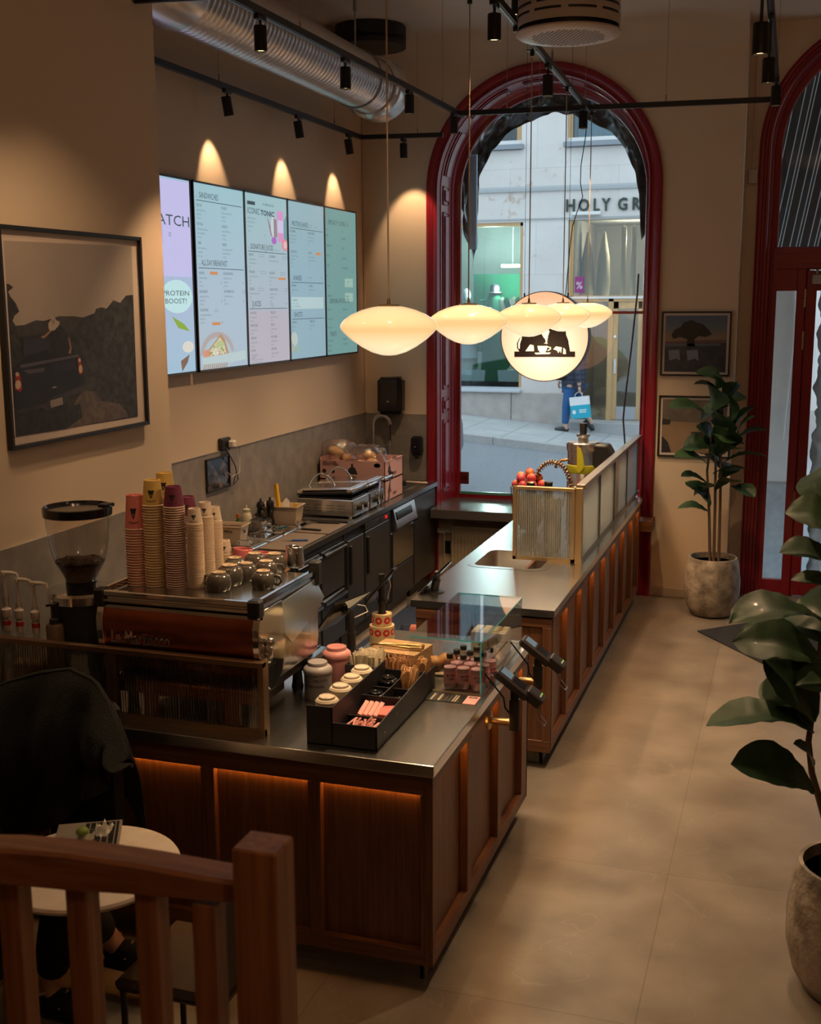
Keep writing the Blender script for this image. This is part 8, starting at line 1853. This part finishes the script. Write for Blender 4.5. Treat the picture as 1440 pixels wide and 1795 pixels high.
for i, (xl_, xr_) in enumerate(((-1.585, -1.507), (-1.412, -1.32), (-1.244, -1.162), (-1.111, -1.037), (-1.76, -1.69), (-1.93, -1.86), (-2.10, -2.03))):
    w_ = .052; x0 = xl_+.004; yb_ = 1.925+ (0 if i < 4 else -.02*(i-3)); zt_ = 1.44
    obj('baluster', B().box(x0, x0+w_, yb_, yb_+w_, .80, zt_-.012 if i < 4 else 1.45, bev=.003), M_rail, rl)
obj('bottom_rail', B().box(-2.3, -.984, 1.90, 1.99, .74, .80, bev=.004).box(-2.3, -.984, 1.91, 1.95, .55, .74), M_railx, rl)
struct(obj('trim_7', B().box(-3.18, -.6, -2.9, 1.86, .50, .56).box(-.6, 1.0, -2.9, .6, .50, .56).box(-3.18, -.62, 1.82, 1.86, 0, .50).box(-.64, -.6, -2.9, 1.86, 0, .5), mat('stair_landing', (.10, .05, .03), .5)))
# unseen lamp added above the viewpoint to brighten the foreground
lamp('POINT', 'foreground_fill_light', (0.6, .3, 4.2), 25, WARM, shadow_soft_size=.15)

# ---- round table, laptop, drink
tx_, ty_ = -2.18, 3.125
t = thing('round_table', 'small round table with pale stone top and black pedestal at bottom left', 'table', (tx_, ty_, 0))
obj('tabletop', B().lathe([(0, .732), (.285, .732), (.30, .737), (.305, .748), (.300, .757), (.29, .76), (0, .76)], 64, o=(tx_, ty_, 0)), mat('pale_stone_top', (.70, .60, .52), .45, noise=(12, (.80, .71, .63), 6, .3, .7)), t, smooth=40)
obj('pedestal', B().cyl((tx_, ty_, .02), (tx_, ty_, .732), .022, n=20).lathe([(0, 0), (.19, 0), (.19, .008), (.04, .02), (0, .02)], 40, o=(tx_, ty_, 0)), M_blackm, t, smooth=40)
lz = .7605
A_, C_, D_ = at(103, 1445, 'z', lz+.012), at(190, 1438, 'z', lz+.012), at(20, 1512, 'z', lz+.012)
t = thing('laptop', 'open silver laptop with black keys on the round table', 'laptop', ((A_+C_)/2))
ex_ = (C_-A_).normalized(); ey_ = (D_-A_); ey_ = (ey_-ex_*ey_.dot(ex_)).normalized(); W1_, H1_ = .225, .31
def lp_(u, v, z=0): return A_+ex_*(W1_*u)+ey_*(H1_*v)+Vector((0, 0, z))
def slab(b, u0, u1, v0, v1, z0, z1, m=0):
    vs = [lp_(u, v, z) for z in (z0, z1) for u, v in ((u0, v0), (u1, v0), (u1, v1), (u0, v1))]; return b.add(vs, [(0, 3, 2, 1), (4, 5, 6, 7), (0, 1, 5, 4), (1, 2, 6, 5), (2, 3, 7, 6), (3, 0, 4, 7)], m)
M_alu = mat('laptop_silver', (.50, .44, .40), .35, .6)
obj('base_body', slab(B(), 0, 1, 0, 1, -.012, 0), M_alu, t, bevel=.002)
obj('trackpad', slab(B(), .06, .36, .30, .72, 0, .0006), mat('trackpad_grey', (.40, .36, .33), .3, .4), t)
b = B()
for r, (u0, u1) in enumerate(((.44, .50), (.52, .60), (.62, .70), (.72, .80), (.82, .90), (.92, .96))):
    n = 13
    for k in range(n): slab(b, u0, u1, .05+.9*k/n, .05+.9*(k+.86)/n, .0005, .002)
obj('keys', b, M_black, t)
b = B(); hx_ = lp_(1.0, 0); up_ = (Vector((0, 0, 1))*.55+ex_*.83).normalized()
vs = [lp_(1, 0), lp_(1, 1), lp_(1, 1)+up_*.215, lp_(1, 0)+up_*.215]; n_ = up_.cross(ey_).normalized()*.005
b.add([v+n_ for v in vs]+[v-n_ for v in vs], [(0, 1, 2, 3), (7, 6, 5, 4), (0, 4, 5, 1), (1, 5, 6, 2), (2, 6, 7, 3), (3, 7, 4, 0)])
# the lid lies folded far back, almost flat beyond the keys
b = B(); up_ = (ex_*.985+Vector((0, 0, .10))).normalized()
t2 = at(160, 1480, 'z', lz); dx_ = thing('drinking_glass', 'small glass with a lime wedge and pale drink beside the laptop', 'glass', t2)
c = at(152, 1492, 'z', lz)
obj('tumbler', B().lathe([(0, .004), (.026, .002), (.030, .01), (.034, .075), (.033, .075), (.029, .012), (0, .012)], 28, o=c), glass('tumbler_glass', (.93, .93, .92), 1.6), dx_, smooth=50)
obj('drink', B().lathe([(0, .012), (.028, .013), (.031, .05), (0, .05)], 24, o=c), mat('pale_drink', (.55, .50, .40), .2), dx_, smooth=40)
obj('lime_wedge', B().ball(c+Vector((-.012, .0, .072)), (.022, .022, .016), 18, 10), mat('lime_green_fruit', (.22, .32, .06), .5), dx_, smooth=60)
obj('paper_napkin', B().grid(lambda u, v: c+Vector((.01+.06*u, .02+.05*v, .055+.03*mnoise.noise(Vector((u*4, v*4, 1)))+.02*v)), 8, 8), M_white, dx_, smooth=60)
c = at(70, 1540, 'z', lz)
T = Matrix.Translation(at(60, 1548, 'z', lz)) @ Matrix.Rotation(-.10, 4, 'Z'); single('tablet', B().box(-.13, .055, -.01, .12, 0, .008, T=T, bev=.004), M_alu, 'closed silver tablet with rounded corner at the near edge of the round table', 'tablet', c)
# ---- black chair with a knitted coat thrown over its back
t = thing('dining_chair', 'tall black upholstered chair behind the round table, against the bar', 'chair', (-2.62, 3.55, 0))
obj('backrest', B().box(-2.78, -2.42, 3.70, 3.76, .45, 1.10, bev=.03), M_black, t); obj('seat', B().box(-2.78, -2.34, 3.40, 3.72, .40, .47, bev=.02), M_black, t)
for x in (-2.75, -2.37):
    for y in (3.40, 3.72): obj('leg', B().cyl((x, y, 0), (x, y, .42), .016, n=12), M_blackm, t)
TL = [(-85, 1240), (-40, 1215), (20, 1192), (70, 1178), (120, 1172), (160, 1190), (188, 1235), (206, 1280), (222, 1330)]
HB = [(-85, 1500), (-40, 1490), (20, 1470), (60, 1460), (110, 1440), (150, 1400), (182, 1390), (192, 1345), (226, 1350)]
def coat_fn(u, v):
    t_ = u*(len(TL)-1); i = min(int(t_), len(TL)-2); f_ = t_-i
    A_ = at(*TL[i], 'y', 3.66).lerp(at(*TL[i+1], 'y', 3.66), f_); C_ = at(*HB[i], 'y', 3.60).lerp(at(*HB[i+1], 'y', 3.60), f_)
    p = A_.lerp(C_, v); fold = math.sin((u*7+v*2.6*(u-.3))*PI*1.0)*.034*min(1, v*4)+.03*mnoise.noise(Vector((u*4, v*3, 2)))*min(1, v*4)
    p.y += -.075*math.sin(PI*min(1, v*1.4+.02))**.6+fold+ (.03*(1-v)**6); return p
b = B().grid(coat_fn, 70, 40); b.grid(lambda u, v: (coat_fn(u, 0).x, 3.66+.12*math.sin(v*PI/2), coat_fn(u, 0).z-.45*v*v-.004), 70, 8)
ct = thing('knitted_coat', 'dark green black knitted coat draped over the tall chair back at left', 'coat', (-2.6, 3.66, 1.2))
obj('fabric', b, mat('dark_knit', (.0055, .007, .0062), .95, bump=(160, 1.0), sheen=.05), ct, smooth=70, solid=.006)
p = at(35, 1289, 'y', 3.56); obj('zip_pull', B().bar(p, p+Vector((.035, 0, .002)), .004, .004), M_chrome, ct)
# ---- brown chair right of the table
t = thing('side_chair', 'brown leather chair with thin black legs right of the round table, behind the railing', 'chair', (-1.72, 3.1, 0))
M_lea = mat('brown_leather', (.022, .011, .007), .5)
obj('seat', B().box(-2.00, -1.60, 2.95, 3.36, .42, .47, bev=.02), M_lea, t); obj('backrest', B().box(-1.64, -1.59, 2.95, 3.36, .47, .80, bev=.015), M_lea, t)
for x, y in ((-1.97, 2.97), (-1.62, 2.97), (-1.97, 3.34), (-1.62, 3.34)): obj('leg', B().cyl((x, y, 0), (x, y, .43), .011, n=12), M_blackm, t)
# ---- seated guest, body mostly left of the frame, legs reaching under the table
t = thing('person', 'person in black seated left of the round table, only legs and striped shoes in view', 'person', (-2.92, 3.2, 0))
hp_ = (-2.88, 3.22, .56); s1 = at(100, 1762, 'z', .03); s2 = at(214, 1672, 'z', .16)
s1 = Vector((s1.x, s1.y, .05)); s2 = Vector((s2.x, s2.y, .17))
J = [(hp_, .15), ((-2.94, 3.22, .78), (.15, .13)), ((-2.95, 3.22, 1.0), (.18, .12)), ((-2.92, 3.22, 1.13), .06), ((-2.89, 3.22, 1.19), .055), ((-2.87, 3.22, 1.29), (.085, .10)), ((-2.86, 3.22, 1.38), .06),
     ((-2.78, 3.32, .55), .09), ((-2.46, 3.40, .58), .068), ((s1.x-.03, s1.y+.01, .12), .045), ((s1.x, s1.y, .05), .04), ((s1.x+.12, s1.y-.02, .035), .035),
     ((-2.78, 3.12, .57), .09), ((-2.42, 3.22, .62), .068), ((s2.x-.05, s2.y-.02, .24), .045), ((s2.x, s2.y, .17), .04), ((s2.x+.12, s2.y, .13), .035),
     ((-2.93, 3.42, 1.0), .065), ((-2.96, 3.50, .76), .048), ((-2.82, 3.30, .68), .035), ((-2.93, 3.02, 1.0), .065), ((-2.96, 2.96, .76), .048), ((-2.82, 3.12, .70), .035)]
skin_body('body', J, Ed, M_skin, t)
M_cloth = mat('black_cloth', (.010, .009, .010), .85)
skin_body('trousers', [(hp_, .17)]+[(j[0], j[1]+.025) for j in (J[7], J[8], J[9])]+[(j[0], j[1]+.025) for j in (J[12], J[13], J[14])], [(0, 1), (1, 2), (2, 3), (0, 4), (4, 5), (5, 6)], M_cloth, t)
skin_body('sweater', [(hp_, .16), (J[1][0], (.175, .155)), (J[2][0], (.205, .145)), ((-2.93, 3.22, 1.10), .075)]+[(j[0], j[1]+.022) for j in (J[17], J[18])]+[((-2.86, 3.33, .69), .05)]+[(j[0], j[1]+.022) for j in (J[20], J[21])]+[((-2.86, 3.10, .71), .05)], [(0, 1), (1, 2), (2, 3), (2, 4), (4, 5), (5, 6), (2, 7), (7, 8), (8, 9)], M_cloth, t)
hand(t, (-2.82, 3.30, .68), (1, -.1, -.1)); hand(t, (-2.82, 3.12, .70), (1, .1, -.1))
obj('hair', B().ball((-2.88, 3.22, 1.34), (.105, .10, .10), 16, 10, jit=.15), mat('dark_hair', (.02, .012, .01), .6), t, smooth=60)
b = B().ball((-2.775, 3.22, 1.285), (.014, .014, .02)).ball((-2.80, 3.12, 1.28), (.02, .010, .03)).ball((-2.80, 3.32, 1.28), (.02, .010, .03)); obj('nose_and_ears', b, M_skin, t, smooth=60)
for c in (s1, s2):
    T = Matrix.Translation(c+Vector((.05, -.005, -.005))) @ Matrix.Rotation(-.05, 4, 'Z'); sh_o = obj('shoe', B().ball((0, 0, 0), (.135, .052, .058), 18, 10, T=T).box(-.13, .13, -.048, .048, -.05, -.028, T=T, bev=.01), M_black, t, smooth=50)
    b = B()
    for k in range(4): b.tube([T @ Vector((.0+.025*k, -.05+.004*k, .01)), T @ Vector((.005+.025*k, 0, .062-.007*k)), T @ Vector((.0+.025*k, .05-.004*k, .01))], .005, 6)
    b.tube([T @ Vector((-.09+.02*math.cos(a), .045*math.sin(a), .05)) for a in [2*PI*i/16 for i in range(16)]], .007, 6, closed=True)
    obj('stripes', b, mat('cream_trim', (.35, .26, .18), .7), sh_o)
t = thing('wall_bench', 'dark bench along the near wall under the big framed photograph', 'bench', (-3.0, 3.0, 0))
obj('seat', B().box(-3.18, -2.80, 2.0, 3.50, .40, .46, bev=.01), M_blackm, t); obj('plinth', B().box(-3.18, -2.85, 2.05, 3.48, 0, .40), M_black, t)
